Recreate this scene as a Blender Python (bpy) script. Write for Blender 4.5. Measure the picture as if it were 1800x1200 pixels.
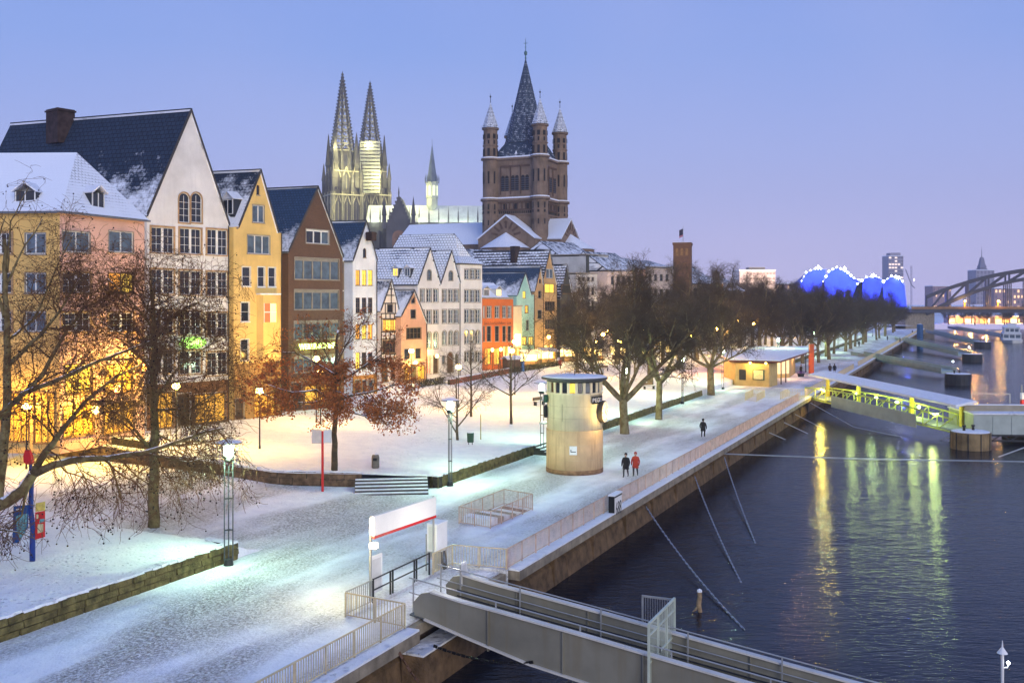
import bpy, bmesh, math, random
import numpy as np
from mathutils import Vector, Matrix
from mathutils.geometry import tessellate_polygon

for o in list(bpy.data.objects): bpy.data.objects.remove(o)
S = bpy.context.scene
COL = S.collection
# ------------------------------------------------------------------ camera
HC = 13.0                      # eye height over the river promenade, on the road bridge
cam = bpy.data.cameras.new("camera"); cam.sensor_width = 36.0; cam.lens = 35.0
cam.shift_y = -70 / 1800.0; cam.clip_start = 0.5; cam.clip_end = 6000
camo = bpy.data.objects.new("camera", cam); COL.objects.link(camo)
camo.location = (0, 0, HC); camo.rotation_euler = (math.radians(90), 0, 0)
S.camera = camo
# ------------------------------------------------------------------ sky
SUN_EL, SUN_AZ = math.radians(16), math.radians(155)
w = bpy.data.worlds.new("World"); S.world = w; w.use_nodes = True
nt = w.node_tree; nt.nodes.clear()
wo = nt.nodes.new("ShaderNodeOutputWorld"); bg = nt.nodes.new("ShaderNodeBackground")
sky = nt.nodes.new("ShaderNodeTexSky"); sky.sky_type = 'NISHITA'; sky.sun_disc = False
sky.sun_elevation = SUN_EL; sky.sun_rotation = SUN_AZ
tc = nt.nodes.new("ShaderNodeTexCoord"); sp = nt.nodes.new("ShaderNodeSeparateXYZ")
nt.links.new(tc.outputs['Generated'], sp.inputs[0])
rp = nt.nodes.new("ShaderNodeValToRGB"); nt.links.new(sp.outputs['Z'], rp.inputs[0])
cr = rp.color_ramp
stops = [(0.0, (.34, .31, .51)), (.06, (.31, .30, .52)), (.14, (.22, .265, .52)), (.24, (.125, .215, .505)), (.34, (.095, .185, .49)), (.6, (.075, .16, .45)), (1, (.065, .145, .42))]
while len(cr.elements) < len(stops): cr.elements.new(.5)
for e, (p, c) in zip(cr.elements, stops): e.position = p; e.color = (*c, 1)
nz = nt.nodes.new("ShaderNodeTexNoise"); nz.inputs['Scale'].default_value = 1.6; nz.inputs['Detail'].default_value = 3
nt.links.new(tc.outputs['Generated'], nz.inputs['Vector'])
mr = nt.nodes.new("ShaderNodeMapRange"); mr.inputs[1].default_value = .35; mr.inputs[2].default_value = .7; mr.inputs[4].default_value = .45
nt.links.new(nz.outputs[0], mr.inputs[0])
mx = nt.nodes.new("ShaderNodeMix"); mx.data_type = 'RGBA'; mx.inputs[7].default_value = (.27, .29, .50, 1)
nt.links.new(mr.outputs[0], mx.inputs[0]); nt.links.new(rp.outputs[0], mx.inputs[6])
ad = nt.nodes.new("ShaderNodeMix"); ad.data_type = 'RGBA'; ad.blend_type = 'ADD'; ad.inputs[0].default_value = .006
nt.links.new(mx.outputs[2], ad.inputs[6]); nt.links.new(sky.outputs[0], ad.inputs[7])
nt.links.new(ad.outputs[2], bg.inputs[0]); bg.inputs[1].default_value = 1.0
nt.links.new(bg.outputs[0], wo.inputs[0])
# ------------------------------------------------------------------ last daylight, very soft, raised to stand in for unseen bridge lamps
sl = bpy.data.lights.new("sun", 'SUN'); sl.energy = 1.05; sl.angle = math.radians(35); sl.color = (1, .93, .86)
so = bpy.data.objects.new("sun", sl); COL.objects.link(so)
so.rotation_euler = (math.radians(90) - SUN_EL, 0, math.radians(180) - SUN_AZ)
# ------------------------------------------------------------------ exposure
S.view_settings.view_transform = 'Standard'; S.view_settings.look = 'None'
S.view_settings.exposure = 0.7; S.view_settings.gamma = 1.0; S.view_settings.use_curve_mapping = False
S.render.engine = 'CYCLES'
S.cycles.use_denoising = True
S.cycles.max_bounces = 5; S.cycles.diffuse_bounces = 2; S.cycles.glossy_bounces = 3; S.cycles.transmission_bounces = 3
S.cycles.volume_bounces = 0; S.cycles.transparent_max_bounces = 4; S.cycles.sample_clamp_indirect = 4
S.cycles.caustics_reflective = False; S.cycles.caustics_refractive = False; S.cycles.blur_glossy = 1.0
S.cycles.use_light_tree = True

# ================================================================== helpers
F = 1750.0; HY = 530.0
WZ = -2.5                                            # river level
US, NS = Vector((.418, .908, 0)), Vector((-.908, .418, 0))    # along the quay, towards the land
def st(s, t, z=0.0): return Vector((0, 48.6, z)) + US * s + NS * t
def to_st(x, y): return (x * .418 + (y - 48.6) * .908, -x * .908 + (y - 48.6) * .418)
def at(px, py, Y): return Vector(((px - 900) / F * Y, Y, HC - (py - HY) / F * Y))
def gnd(px, py, z=0.0):
    Y = (HC - z) * F / (py - HY); return at(px, py, Y)
def sstep(a, b, x):
    x = min(1, max(0, (x - a) / (b - a))); return x * x * (3 - 2 * x)
_SB = [(13.3, 16.8), (13.9, 16.5), (17.5, 14.4), (22.9, 10.8), (43.5, 11.2), (95, 12.5)]
def s_back(t):
    if t <= _SB[0][0]: return _SB[0][1]
    for (t0, s0), (t1, s1) in zip(_SB, _SB[1:]):
        if t <= t1: return s0 + (s1 - s0) * (t - t0) / (t1 - t0)
    return _SB[-1][1]
def z_low(s, t):
    a = .85 + .012 * max(0, t - 25)
    b = a * sstep(13.3, 30, t)
    k = sstep(-4.5, -2.6, s)
    return a * (1 - k) + b * k
def z_up(s, t): return .80 + .05 * min(31, max(0, t - 13.3)) + .05 * math.sin(s * .11) * sstep(14, 24, t) * (1 - sstep(30, 40, t))
def gz(x, y):
    s, t = to_st(x, y)
    if t < 13.3: return 0.0
    return z_up(s, t) if s > s_back(t) else z_low(s, t)
def on_ground(px, py):
    z = 0.0
    for _ in range(12):
        p = gnd(px, py, z); z = gz(p.x, p.y)
    return Vector((p.x, p.y, z))

def tag(o, label=None, cat=None, group=None, kind=None):
    if label: o["label"] = label
    if cat: o["category"] = cat
    if group: o["group"] = group
    if kind: o["kind"] = kind
    return o
def empty(name, loc, rz=0.0, label=None, cat=None, group=None):
    o = bpy.data.objects.new(name, None); o.empty_display_size = .3; COL.objects.link(o)
    o.location = loc; o.rotation_euler = (0, 0, rz)
    return tag(o, label, cat, group)
def link(name, me, parent=None, loc=None, rot=None, scale=None):
    o = bpy.data.objects.new(name, me); COL.objects.link(o)
    if parent: o.parent = parent
    if loc is not None: o.location = loc
    if rot is not None: o.rotation_euler = rot
    if scale is not None: o.scale = scale
    return o
def copy_tree(o, parent=None):
    c = o.copy(); COL.objects.link(c); c.parent = parent
    for ch in list(o.children): copy_tree(ch, c)
    return c

class MB:
    """collects faces, then becomes one mesh object"""
    def __init__(s): s.v = []; s.f = []; s.m = []; s.uv = {}; s.cur = 0
    def add(s, vs, fs):
        b = len(s.v); s.v += [tuple(p) for p in vs]
        for f in fs: s.f.append(tuple(i + b for i in f)); s.m.append(s.cur)
    def quad(s, a, b, c, d, uv=None):
        s.add([a, b, c, d], [(0, 1, 2, 3)])
        if uv: s.uv[len(s.f) - 1] = uv
    def box(s, x0, x1, y0, y1, z0, z1):
        s.add([(x0, y0, z0), (x1, y0, z0), (x1, y1, z0), (x0, y1, z0), (x0, y0, z1), (x1, y0, z1), (x1, y1, z1), (x0, y1, z1)],
              [(0, 3, 2, 1), (4, 5, 6, 7), (0, 1, 5, 4), (1, 2, 6, 5), (2, 3, 7, 6), (3, 0, 4, 7)])
        return s
    def hexa(s, p): s.add(p, [(0, 3, 2, 1), (4, 5, 6, 7), (0, 1, 5, 4), (1, 2, 6, 5), (2, 3, 7, 6), (3, 0, 4, 7)]); return s
    def bar(s, a, b, wd, ht=None, up=(0, 0, 1)):
        a = Vector(a); b = Vector(b); ht = ht or wd
        d = (b - a).normalized(); up = Vector(up)
        if abs(d.dot(up)) > .98: up = Vector((1, 0, 0))
        x = d.cross(up).normalized() * wd / 2; y = x.cross(d).normalized() * ht / 2
        return s.hexa([a - x - y, a + x - y, a + x + y, a - x + y, b - x - y, b + x - y, b + x + y, b - x + y])
    def tube(s, pts, r, n=6, cap=True):
        pts = [Vector(p) for p in pts]
        rr = r if isinstance(r, (list, tuple)) else [r] * len(pts)
        rings = []; prev = None
        for i, p in enumerate(pts):
            d = (pts[min(i + 1, len(pts) - 1)] - pts[max(i - 1, 0)])
            if d.length < 1e-7: d = Vector((0, 0, 1))
            d.normalize()
            ref = prev if prev is not None else (Vector((1, 0, 0)) if abs(d.x) < .9 else Vector((0, 1, 0)))
            x = (ref - d * ref.dot(d)).normalized(); prev = x; y = d.cross(x)
            rings.append([p + (x * math.cos(k * 2 * math.pi / n) + y * math.sin(k * 2 * math.pi / n)) * rr[i] for k in range(n)])
        vs = [q for g in rings for q in g]; fs = []
        for i in range(len(rings) - 1):
            for k in range(n):
                a = i * n + k; b = i * n + (k + 1) % n; fs.append((a, b, b + n, a + n))
        if cap:
            fs.append(tuple(range(n - 1, -1, -1))); m = (len(rings) - 1) * n; fs.append(tuple(range(m, m + n)))
        s.add(vs, fs); return s
    def lathe(s, prof, n=16, c=(0, 0, 0), ph=0.0, cap=True):
        vs = []; fs = []
        for (r, z) in prof:
            for k in range(n):
                a = ph + k * 2 * math.pi / n; vs.append((c[0] + r * math.cos(a), c[1] + r * math.sin(a), c[2] + z))
        for i in range(len(prof) - 1):
            for k in range(n):
                a = i * n + k; b = i * n + (k + 1) % n; fs.append((a, b, b + n, a + n))
        if cap:
            fs.append(tuple(range(n - 1, -1, -1))); m = (len(prof) - 1) * n; fs.append(tuple(range(m, m + n)))
        s.add(vs, fs); return s
    def prism(s, poly, z0, z1):
        n = len(poly)
        s.add([(x, y, z0) for x, y in poly] + [(x, y, z1) for x, y in poly],
              [tuple(range(n - 1, -1, -1)), tuple(range(n, 2 * n))] + [(i, (i + 1) % n, n + (i + 1) % n, n + i) for i in range(n)])
        return s
    def loft(s, A, B, cap=True):
        n = len(A)
        s.add(list(A) + list(B), [(i, (i + 1) % n, n + (i + 1) % n, n + i) for i in range(n)] + ([tuple(range(n - 1, -1, -1)), tuple(range(n, 2 * n))] if cap else []))
        return s
    def mesh(s, name, mats, smooth=False):
        me = bpy.data.meshes.new(name); me.from_pydata(s.v, [], s.f)
        for m in (mats if isinstance(mats, (list, tuple)) else [mats]): me.materials.append(m)
        if any(s.m): me.polygons.foreach_set('material_index', s.m)
        if s.uv:
            u = me.uv_layers.new(name='UVMap')
            for pi, uv in s.uv.items():
                for li, c in zip(me.polygons[pi].loop_indices, uv): u.data[li].uv = c
        if smooth: me.polygons.foreach_set('use_smooth', [True] * len(me.polygons))
        me.update(); return me
    def build(s, name, mats, parent=None, smooth=False, loc=None, rot=None):
        return link(name, s.mesh(name, mats, smooth), parent, loc, rot)

# ------------------------------------------------------------------ materials
_MC = {}
def _base(name):
    m = bpy.data.materials.new(name); m.use_nodes = True
    t = m.node_tree; b = t.nodes['Principled BSDF']; return m, t, b
def _n(t, kind, **kw):
    n = t.nodes.new(kind)
    for k, v in kw.items(): n.inputs[k].default_value = v
    return n
def _ramp(t, src, lo, hi, inv=False):
    m = t.nodes.new("ShaderNodeMapRange"); m.inputs[1].default_value = lo; m.inputs[2].default_value = hi; m.clamp = True
    if inv: m.inputs[3].default_value = 1; m.inputs[4].default_value = 0
    t.links.new(src, m.inputs[0]); return m.outputs[0]
def _mix(t, f, a, b):
    m = t.nodes.new("ShaderNodeMix"); m.data_type = 'RGBA'
    for sock, v in ((0, f), (6, a), (7, b)):
        if isinstance(v, (int, float)): m.inputs[sock].default_value = v
        elif isinstance(v, tuple): m.inputs[sock].default_value = (*v[:3], 1)
        else: t.links.new(v, m.inputs[sock])
    return m.outputs[2]
def _math(t, op, a, b=0.0):
    m = t.nodes.new("ShaderNodeMath"); m.operation = op
    for i, v in enumerate((a, b)):
        if isinstance(v, (int, float)): m.inputs[i].default_value = v
        else: t.links.new(v, m.inputs[i])
    return m.outputs[0]
def _pos(t): return t.nodes.new("ShaderNodeNewGeometry").outputs['Position']
def _obj(t): return t.nodes.new("ShaderNodeTexCoord").outputs['Object']
def _noise(t, vec, scale, detail=3, rough=.55):
    n = _n(t, "ShaderNodeTexNoise", Scale=scale, Detail=detail, Roughness=rough); t.links.new(vec, n.inputs['Vector']); return n.outputs[0]
def _bump(t, b, h, dist, strength=1.0):
    n = _n(t, "ShaderNodeBump", Distance=dist, Strength=strength); t.links.new(h, n.inputs['Height']); t.links.new(n.outputs[0], b.inputs['Normal'])
def mat(name, col, rough=.75, var=.18, scale=1.5, bump=0.0, metal=0.0, dirt=None, spec=.3):
    if name in _MC: return _MC[name]
    m, t, b = _base(name); p = _pos(t)
    f = _noise(t, p, scale, 5)
    dk = tuple(c * (1 - var * 1.6) for c in col); lt = tuple(min(1, c * (1 + var)) for c in col)
    c = _mix(t, _ramp(t, f, .3, .7), dk, lt)
    if dirt:
        mp = _n(t, "ShaderNodeMapping"); mp.inputs['Scale'].default_value = (1.2, 1.2, .12); t.links.new(p, mp.inputs[0])
        c = _mix(t, _math(t, 'MULTIPLY', _ramp(t, _noise(t, mp.outputs[0], 2.2, 4), .52, .75), .55), c, dirt)
    t.links.new(c, b.inputs['Base Color'])
    b.inputs['Roughness'].default_value = rough; b.inputs['Metallic'].default_value = metal; b.inputs['Specular IOR Level'].default_value = spec
    if bump: _bump(t, b, _noise(t, p, scale * 6, 4), bump)
    _MC[name] = m; return m
def emit(name, col, strength, var=0.0):
    if name in _MC: return _MC[name]
    m, t, b = _base(name)
    b.inputs['Base Color'].default_value = (*[c * .5 for c in col], 1); b.inputs['Roughness'].default_value = .4
    b.inputs['Emission Color'].default_value = (*col, 1); b.inputs['Emission Strength'].default_value = strength
    if var:
        mp = _n(t, "ShaderNodeMapping"); mp.inputs['Scale'].default_value = (3.5, 3.5, 1.1); t.links.new(_pos(t), mp.inputs[0])
        f = _ramp(t, _noise(t, mp.outputs[0], 1.3, 3), .32, .68)
        t.links.new(_mix(t, f, tuple(c * (1 - var) for c in col), col), b.inputs['Emission Color'])
    _MC[name] = m; return m
def glass(name, col, rough=.08):
    if name in _MC: return _MC[name]
    m, t, b = _base(name)
    f = _ramp(t, _noise(t, _pos(t), 1.3, 2), .35, .7)
    t.links.new(_mix(t, f, tuple(c * .45 for c in col), col), b.inputs['Base Color'])
    b.inputs['Roughness'].default_value = rough; b.inputs['Specular IOR Level'].default_value = .8
    _MC[name] = m; return m
SNOWC = (.80, .83, .88)
def snow_mat(name, tramp=0.0, warmbrown=(.30, .29, .28), bscale=1.0):
    if name in _MC: return _MC[name]
    m, t, b = _base(name); p = _pos(t)
    n1 = _noise(t, p, .9 * bscale, 4); n2 = _noise(t, p, 7 * bscale, 3, .6)
    c = _mix(t, _ramp(t, n1, .3, .7), (.74, .77, .83), (.86, .88, .91))
    h = _math(t, 'ADD', _math(t, 'MULTIPLY', n1, .9), _math(t, 'MULTIPLY', n2, .25))
    if tramp:
        mp = _n(t, "ShaderNodeMapping"); mp.inputs['Rotation'].default_value = (0, 0, math.radians(24.7)); t.links.new(p, mp.inputs[0])
        m2 = _n(t, "ShaderNodeMapping"); m2.inputs['Scale'].default_value = (.30, .07, 1); t.links.new(mp.outputs[0], m2.inputs[0])
        path = _ramp(t, _noise(t, m2.outputs[0], 1.0, 3), .40, .60)
        m3 = _n(t, "ShaderNodeMapping"); m3.inputs['Scale'].default_value = (1, .65, 1); t.links.new(mp.outputs[0], m3.inputs[0])
        vo = _n(t, "ShaderNodeTexVoronoi", Scale=3.6); t.links.new(m3.outputs[0], vo.inputs['Vector'])
        foot = _ramp(t, _math(t, 'ADD', vo.outputs['Distance'], _math(t, 'MULTIPLY', n2, .35)), .28, .52, True)
        fine = _ramp(t, _noise(t, m3.outputs[0], 8.5, 5, .8), .47, .66)
        k = _math(t, 'MULTIPLY', _math(t, 'MULTIPLY', path, tramp), _math(t, 'MAXIMUM', _math(t, 'MULTIPLY', foot, .8), fine))
        k = _math(t, 'ADD', k, _math(t, 'MULTIPLY', path, .18 * tramp))
        c = _mix(t, k, c, warmbrown)
        h = _math(t, 'SUBTRACT', h, _math(t, 'MULTIPLY', k, .35))
    else:
        vo = _n(t, "ShaderNodeTexVoronoi", Scale=2.4); t.links.new(p, vo.inputs['Vector'])
        dn = _ramp(t, _noise(t, p, .16, 2), .42, .62)
        foot = _math(t, 'MULTIPLY', _ramp(t, _math(t, 'ADD', vo.outputs['Distance'], _math(t, 'MULTIPLY', n2, .3)), .2, .45, True), dn)
        c = _mix(t, _math(t, 'MULTIPLY', foot, .3), c, (.58, .62, .72)); h = _math(t, 'SUBTRACT', h, _math(t, 'MULTIPLY', foot, .7))
    t.links.new(c, b.inputs['Base Color']); b.inputs['Roughness'].default_value = .85; b.inputs['Specular IOR Level'].default_value = .25
    _bump(t, b, h, .22, .9)
    _MC[name] = m; return m
def roof_mat(name, base, eave, ridge, length, nscale=.9, tile=.35, rowsnow=.25, contrast=.12):
    """slates or tiles under wind-blown snow; uv in metres, v from the eave; eave/ridge = snow cover there"""
    if name in _MC: return _MC[name]
    m, t, b = _base(name)
    uv = t.nodes.new("ShaderNodeUVMap").outputs[0]; sp = t.nodes.new("ShaderNodeSeparateXYZ"); t.links.new(uv, sp.inputs[0])
    br = _n(t, "ShaderNodeTexBrick", Scale=1.0); br.inputs['Brick Width'].default_value = tile * 1.1; br.inputs['Row Height'].default_value = tile
    br.inputs['Mortar Size'].default_value = tile * .07; br.inputs['Color1'].default_value = (.8, .8, .8, 1); br.inputs['Color2'].default_value = (1, 1, 1, 1)
    br.inputs['Mortar'].default_value = (.1, .1, .1, 1); br.inputs['Mortar Smooth'].default_value = .3
    t.links.new(uv, br.inputs['Vector'])
    bc = t.nodes.new("ShaderNodeRGBToBW"); t.links.new(br.outputs[0], bc.inputs[0])
    slate = _mix(t, _math(t, 'MULTIPLY', bc.outputs[0], _math(t, 'ADD', _noise(t, uv, 2.5, 3), .45)), tuple(c * .35 for c in base), tuple(c * 1.9 for c in base))
    row = _math(t, 'FRACT', _math(t, 'DIVIDE', sp.outputs['Y'], tile))
    n = _noise(t, uv, nscale, 6, .62); nf = _noise(t, uv, nscale * 7, 3, .7)
    cov = _n(t, "ShaderNodeMapRange"); cov.inputs[2].default_value = length; cov.inputs[3].default_value = eave; cov.inputs[4].default_value = ridge; cov.clamp = True
    t.links.new(sp.outputs['Y'], cov.inputs[0])
    v = _math(t, 'ADD', _math(t, 'MULTIPLY', n, .75), _math(t, 'MULTIPLY', nf, .25))
    v = _math(t, 'ADD', v, _math(t, 'MULTIPLY', _math(t, 'SUBTRACT', row, .5), rowsnow * .35))
    v = _math(t, 'ADD', v, _math(t, 'MULTIPLY', _math(t, 'SUBTRACT', bc.outputs[0], .75), rowsnow * .5))
    v = _math(t, 'ADD', v, _math(t, 'MULTIPLY', _math(t, 'SUBTRACT', cov.outputs[0], .5), .8))
    k = _ramp(t, v, .5 - contrast / 2, .5 + contrast / 2)
    t.links.new(_mix(t, k, slate, (.78, .82, .88)), b.inputs['Base Color'])
    b.inputs['Roughness'].default_value = .7; b.inputs['Specular IOR Level'].default_value = .12
    _bump(t, b, _math(t, 'ADD', _math(t, 'MULTIPLY', bc.outputs[0], .3), _math(t, 'MULTIPLY', k, .8)), .06)
    _MC[name] = m; return m
def brick_mat(name, c1, c2, mortar, bw=.25, rh=.085):
    if name in _MC: return _MC[name]
    m, t, b = _base(name)
    sp = t.nodes.new("ShaderNodeSeparateXYZ"); t.links.new(_obj(t), sp.inputs[0])
    cb = t.nodes.new("ShaderNodeCombineXYZ"); t.links.new(_math(t, 'ADD', sp.outputs[0], sp.outputs[1]), cb.inputs[0]); t.links.new(sp.outputs[2], cb.inputs[1])
    br = _n(t, "ShaderNodeTexBrick", Scale=1.0); br.inputs['Brick Width'].default_value = bw; br.inputs['Row Height'].default_value = rh
    br.inputs['Mortar Size'].default_value = .008; br.inputs['Color1'].default_value = (*c1, 1); br.inputs['Color2'].default_value = (*c2, 1); br.inputs['Mortar'].default_value = (*mortar, 1)
    t.links.new(cb.outputs[0], br.inputs['Vector'])
    n = _ramp(t, _noise(t, _obj(t), .7, 5), .3, .75)
    t.links.new(_mix(t, _math(t, 'MULTIPLY', n, .5), br.outputs[0], tuple(c * .55 for c in c1)), b.inputs['Base Color'])
    b.inputs['Roughness'].default_value = .85
    _MC[name] = m; return m
def bark_mat(name, c1, c2, snow=.0):
    if name in _MC: return _MC[name]
    m, t, b = _base(name); p = _pos(t)
    f = _ramp(t, _noise(t, p, 2.5, 4), .4, .6); c = _mix(t, f, c1, c2)
    if snow:
        g = t.nodes.new("ShaderNodeNewGeometry"); sp = t.nodes.new("ShaderNodeSeparateXYZ"); t.links.new(g.outputs['Normal'], sp.inputs[0])
        k = _ramp(t, _math(t, 'ADD', sp.outputs['Z'], _math(t, 'MULTIPLY', _math(t, 'SUBTRACT', _noise(t, p, 1.7, 3), .5), 1.6)), 1.0 - snow, 1.12 - snow)
        c = _mix(t, k, c, (.78, .82, .88))
    t.links.new(c, b.inputs['Base Color']); b.inputs['Roughness'].default_value = .9; b.inputs['Specular IOR Level'].default_value = .15
    _bump(t, b, _noise(t, p, 14, 4), .02)
    _MC[name] = m; return m

SNOW = snow_mat("snow_lawn"); PROM = snow_mat("snow_trodden", 1.0); SNOWP = snow_mat("snow_cap", 0, bscale=2.5)
CONC = mat("concrete", (.27, .23, .17), .85, .25, 1.2, .03, dirt=(.07, .06, .045))
DARKM = mat("dark_metal", (.03, .032, .035), .5, .2, 3, 0, .3)
STEEL = mat("grey_steel", (.36, .37, .36), .45, .12, 1.5, 0, .3)
TANP = mat("tan_paint", (.55, .46, .30), .5, .15, 2.5, 0, 0)
RUSTP = mat("rusty_pink_paint", (.56, .40, .32), .55, .2, 2.0, 0, 0)
WHITEP = mat("white_paint", (.78, .78, .76), .5, .06, 1.5)
BLACK = mat("black_paint", (.012, .012, .013), .4, .1, 2)
RED = mat("red_paint", (.55, .02, .02), .45, .08, 2)
GRN = mat("green_paint", (.02, .06, .035), .5, .1, 2)
BLUEP = mat("blue_paint", (.01, .035, .22), .45, .1, 2)

def plight(parent, loc, col, watts, r=.12, name="lamp_light"):
    l = bpy.data.lights.new(name, 'POINT'); l.color = col; l.energy = watts; l.shadow_soft_size = r
    o = bpy.data.objects.new(name, l); COL.objects.link(o); o.parent = parent; o.location = loc; return o
def text(parent, body, size, loc, rot, m, name="lettering", ext=.01, align='CENTER', xs=1.0):
    c = bpy.data.curves.new(name, 'FONT'); c.body = body; c.size = size; c.extrude = ext; c.align_x = align; c.align_y = 'CENTER'
    c.materials.append(m); o = bpy.data.objects.new(name, c); me = bpy.data.meshes.new_from_object(o); bpy.data.objects.remove(o)
    return link(name, me, parent, loc, rot, (xs, 1, 1))
# ================================================================== the setting
rnd = random.Random(7)
def water_mat():
    m, t, b = _base("river_water")
    p = _pos(t)
    mp = _n(t, "ShaderNodeMapping"); mp.inputs['Rotation'].default_value = (0, 0, math.radians(18)); mp.inputs['Scale'].default_value = (.6, 1.6, 1); t.links.new(p, mp.inputs[0])
    h = _math(t, 'ADD', _noise(t, mp.outputs[0], 2.2, 3, .55), _math(t, 'MULTIPLY', _noise(t, mp.outputs[0], .2, 2), 1.5))
    b.inputs['Base Color'].default_value = (.004, .007, .016, 1); b.inputs['Roughness'].default_value = .13
    b.inputs['IOR'].default_value = 1.2; b.inputs['Specular IOR Level'].default_value = .5
    _bump(t, b, h, .055, 1.0); return m
b = MB(); b.quad((-60, -60, WZ), (900, -60, WZ), (900, 560, WZ), (-60, 560, WZ))
tag(b.build("river", water_mat()), "dark blue rippled river beside the quay", kind="structure")
b = MB()
b.quad((-2500, 470, 1.6), (190, 470, 1.6), (190, 3500, 1.6), (-2500, 3500, 1.6)); b.quad((190, 552, .6), (2500, 552, .6), (2500, 3500, .6), (190, 3500, .6))
b.quad((-2500, -100, .3), (-70, -100, .3), (-70, 470, 1.6), (-2500, 470, 1.6))
b.quad(st(60, 93, 2.3), st(12, 93, 2.3), (-70, 100, 1.5), (-70, 470, 2.2)); b.quad(st(60, 93, 2.3), (-70, 470, 2.2), (190, 470, 1.6), st(540, 93, 2.3))
tag(b.build("ground", SNOW), "snow covered ground of the old town and far bank", kind="structure")
# promenade, with the notch where the near gangway lands
b = MB()
def strip(s0, s1, t0, t1, z=0.0): b.quad(st(s0, t0, z), st(s1, t0, z), st(s1, t1, z), st(s0, t1, z))
strip(-70, -9.8, 0, 13.6); strip(-9.8, -.5, 3.0, 13.6)
s = -.5
while s < 540: strip(s, s + 20, 0, 13.6); s += 20
b.quad(st(-9.8, 3, -.7), st(-.5, 3, -.7), st(-.5, 3, 0), st(-9.8, 3, 0)); b.quad(st(-.5, 3, -.7), st(-.5, -.02, -.7), st(-.5, -.02, 0), st(-.5, 3, 0)); b.quad(st(-9.8, 3, -.7), st(-9.8, -.02, -.7), st(-9.8, -.02, 0), st(-9.8, 3, 0))
tag(b.build("promenade", PROM), "trodden snow on the riverside promenade", kind="structure")
# lawns
def grid(name, label, ss, ts, zf, sf, trod=None):
    vs = []; n = len(ss); mi = []
    for t_ in ts:
        for a in ss:
            s_ = sf(a, t_); vs.append(tuple(st(s_, t_, zf(s_, t_) + .02 * math.sin(s_ * 2.1 + t_) * math.sin(t_ * 1.7))))
    fs = [(j * n + i, j * n + i + 1, (j + 1) * n + i + 1, (j + 1) * n + i) for j in range(len(ts) - 1) for i in range(n - 1)]
    q = MB(); q.add(vs, fs)
    if trod: q.m = [1 if trod(sf(ss[i], ts[j]), ts[j]) else 0 for j in range(len(ts) - 1) for i in range(n - 1)]
    e_ = list(range(n)); q.add([vs[i] for i in e_] + [(vs[i][0], vs[i][1], -.3) for i in e_], [(i + 1, i, n + i, n + i + 1) for i in range(n - 1)]); tag(q.build(name, [SNOW, PROM], smooth=True), label, kind="structure")
tl = [13.46 + .88 * i for i in range(12)] + [25 + 2 * i for i in range(36)]
grid("lower_lawn", "smooth snow on the lower lawn behind the stone retaining wall", [i / 60 for i in range(61)], tl, z_low, lambda a, t: -70 + (s_back(t) + 70 - .02) * (1 - (1 - a) ** 1.6), lambda s, t: s > -4.2 and t < 32)
grid("upper_lawn", "snow slope rising to the old town houses", [(i / 70) ** 1.6 for i in range(71)], tl, z_up, lambda a, t: s_back(t) + (540 - s_back(t)) * a)

# ---- quay wall
STN = mat("quay_stone", (.15, .095, .05), .85, .35, 1.6, .05, dirt=(.05, .04, .02))  # brown stone, darkened to paint in the shade beneath the coping
q = empty("quay_wall", st(-9.9, 0), 0, "stained concrete quay wall with overhanging snow topped coping", "quay wall")
def rel(o, p): return Vector(p) - Vector(o.location)
def st_box(mb, o, s0, s1, t0, t1, z0, z1):
    mb.hexa([rel(o, st(a, c, z)) for z in (z0, z1) for a, c in ((s0, t0), (s1, t0), (s1, t1), (s0, t1))])
def ledge_run(a, bb, step=6.2):
    x = a
    while x < bb - .1:
        e = min(bb, x + step)
        m_ = MB(); st_box(m_, q, x + .01, e - .01, -.55, .3, -.48, -.03); cp = m_.build("coping", CONC, q)
        m_ = MB(); st_box(m_, q, x + .0, e - .0, -.52, .02, -.03, .05); m_.build("snow_strip", SNOWP, cp)
        m_ = MB(); st_box(m_, q, x + .2, x + .55, .25, .72, -4.2, -.48); m_.build("pillar", STN, q)
        x = e
ledge_run(-70, -9.9); ledge_run(-.3, 190); ledge_run(190, 500, 40)
for a, bb in ((-70, 540),):
    m_ = MB(); st_box(m_, q, a, bb, .7, 1.2, -4.6, -.3); m_.build("recessed_wall", mat("shaded_concrete", (.09, .06, .04), .8, .35, .7, .04, dirt=(.03, .02, .015)), q)  # wall colour darkened to stand in for shade under the overhang
x = -70
while x < 200:
    m_ = MB(); L = 3.4
    A = [rel(q, st(x + .02, .68, -1.25)), rel(q, st(x + .02, .45, -1.4)), rel(q, st(x + .02, .0, -4.2)), rel(q, st(x + .02, .68, -4.2))]
    B = [rel(q, st(x + L - .02, .68, -1.25)), rel(q, st(x + L - .02, .45, -1.4)), rel(q, st(x + L - .02, .0, -4.2)), rel(q, st(x + L - .02, .68, -4.2))]
    m_.loft(A, B); m_.build("footing_block", STN, q); x += L
m_ = MB(); st_box(m_, q, -9.8, -.5, .1, 3.0, -.6, -.16); fl = m_.build("landing_slab", CONC, q)
m_ = MB(); st_box(m_, q, -9.7, -.6, .4, 2.95, -.16, -.1); m_.build("landing_snow", PROM, q)
m_ = MB(); st_box(m_, q, -9.9, -.3, -.75, .3, -4, -1.05); le_ = m_.build("lower_ledge", STN, q); m_ = MB(); st_box(m_, q, -9.9, -.3, -.7, .3, -1.05, -.97); m_.build("ledge_snow", SNOWP, le_)

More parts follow.
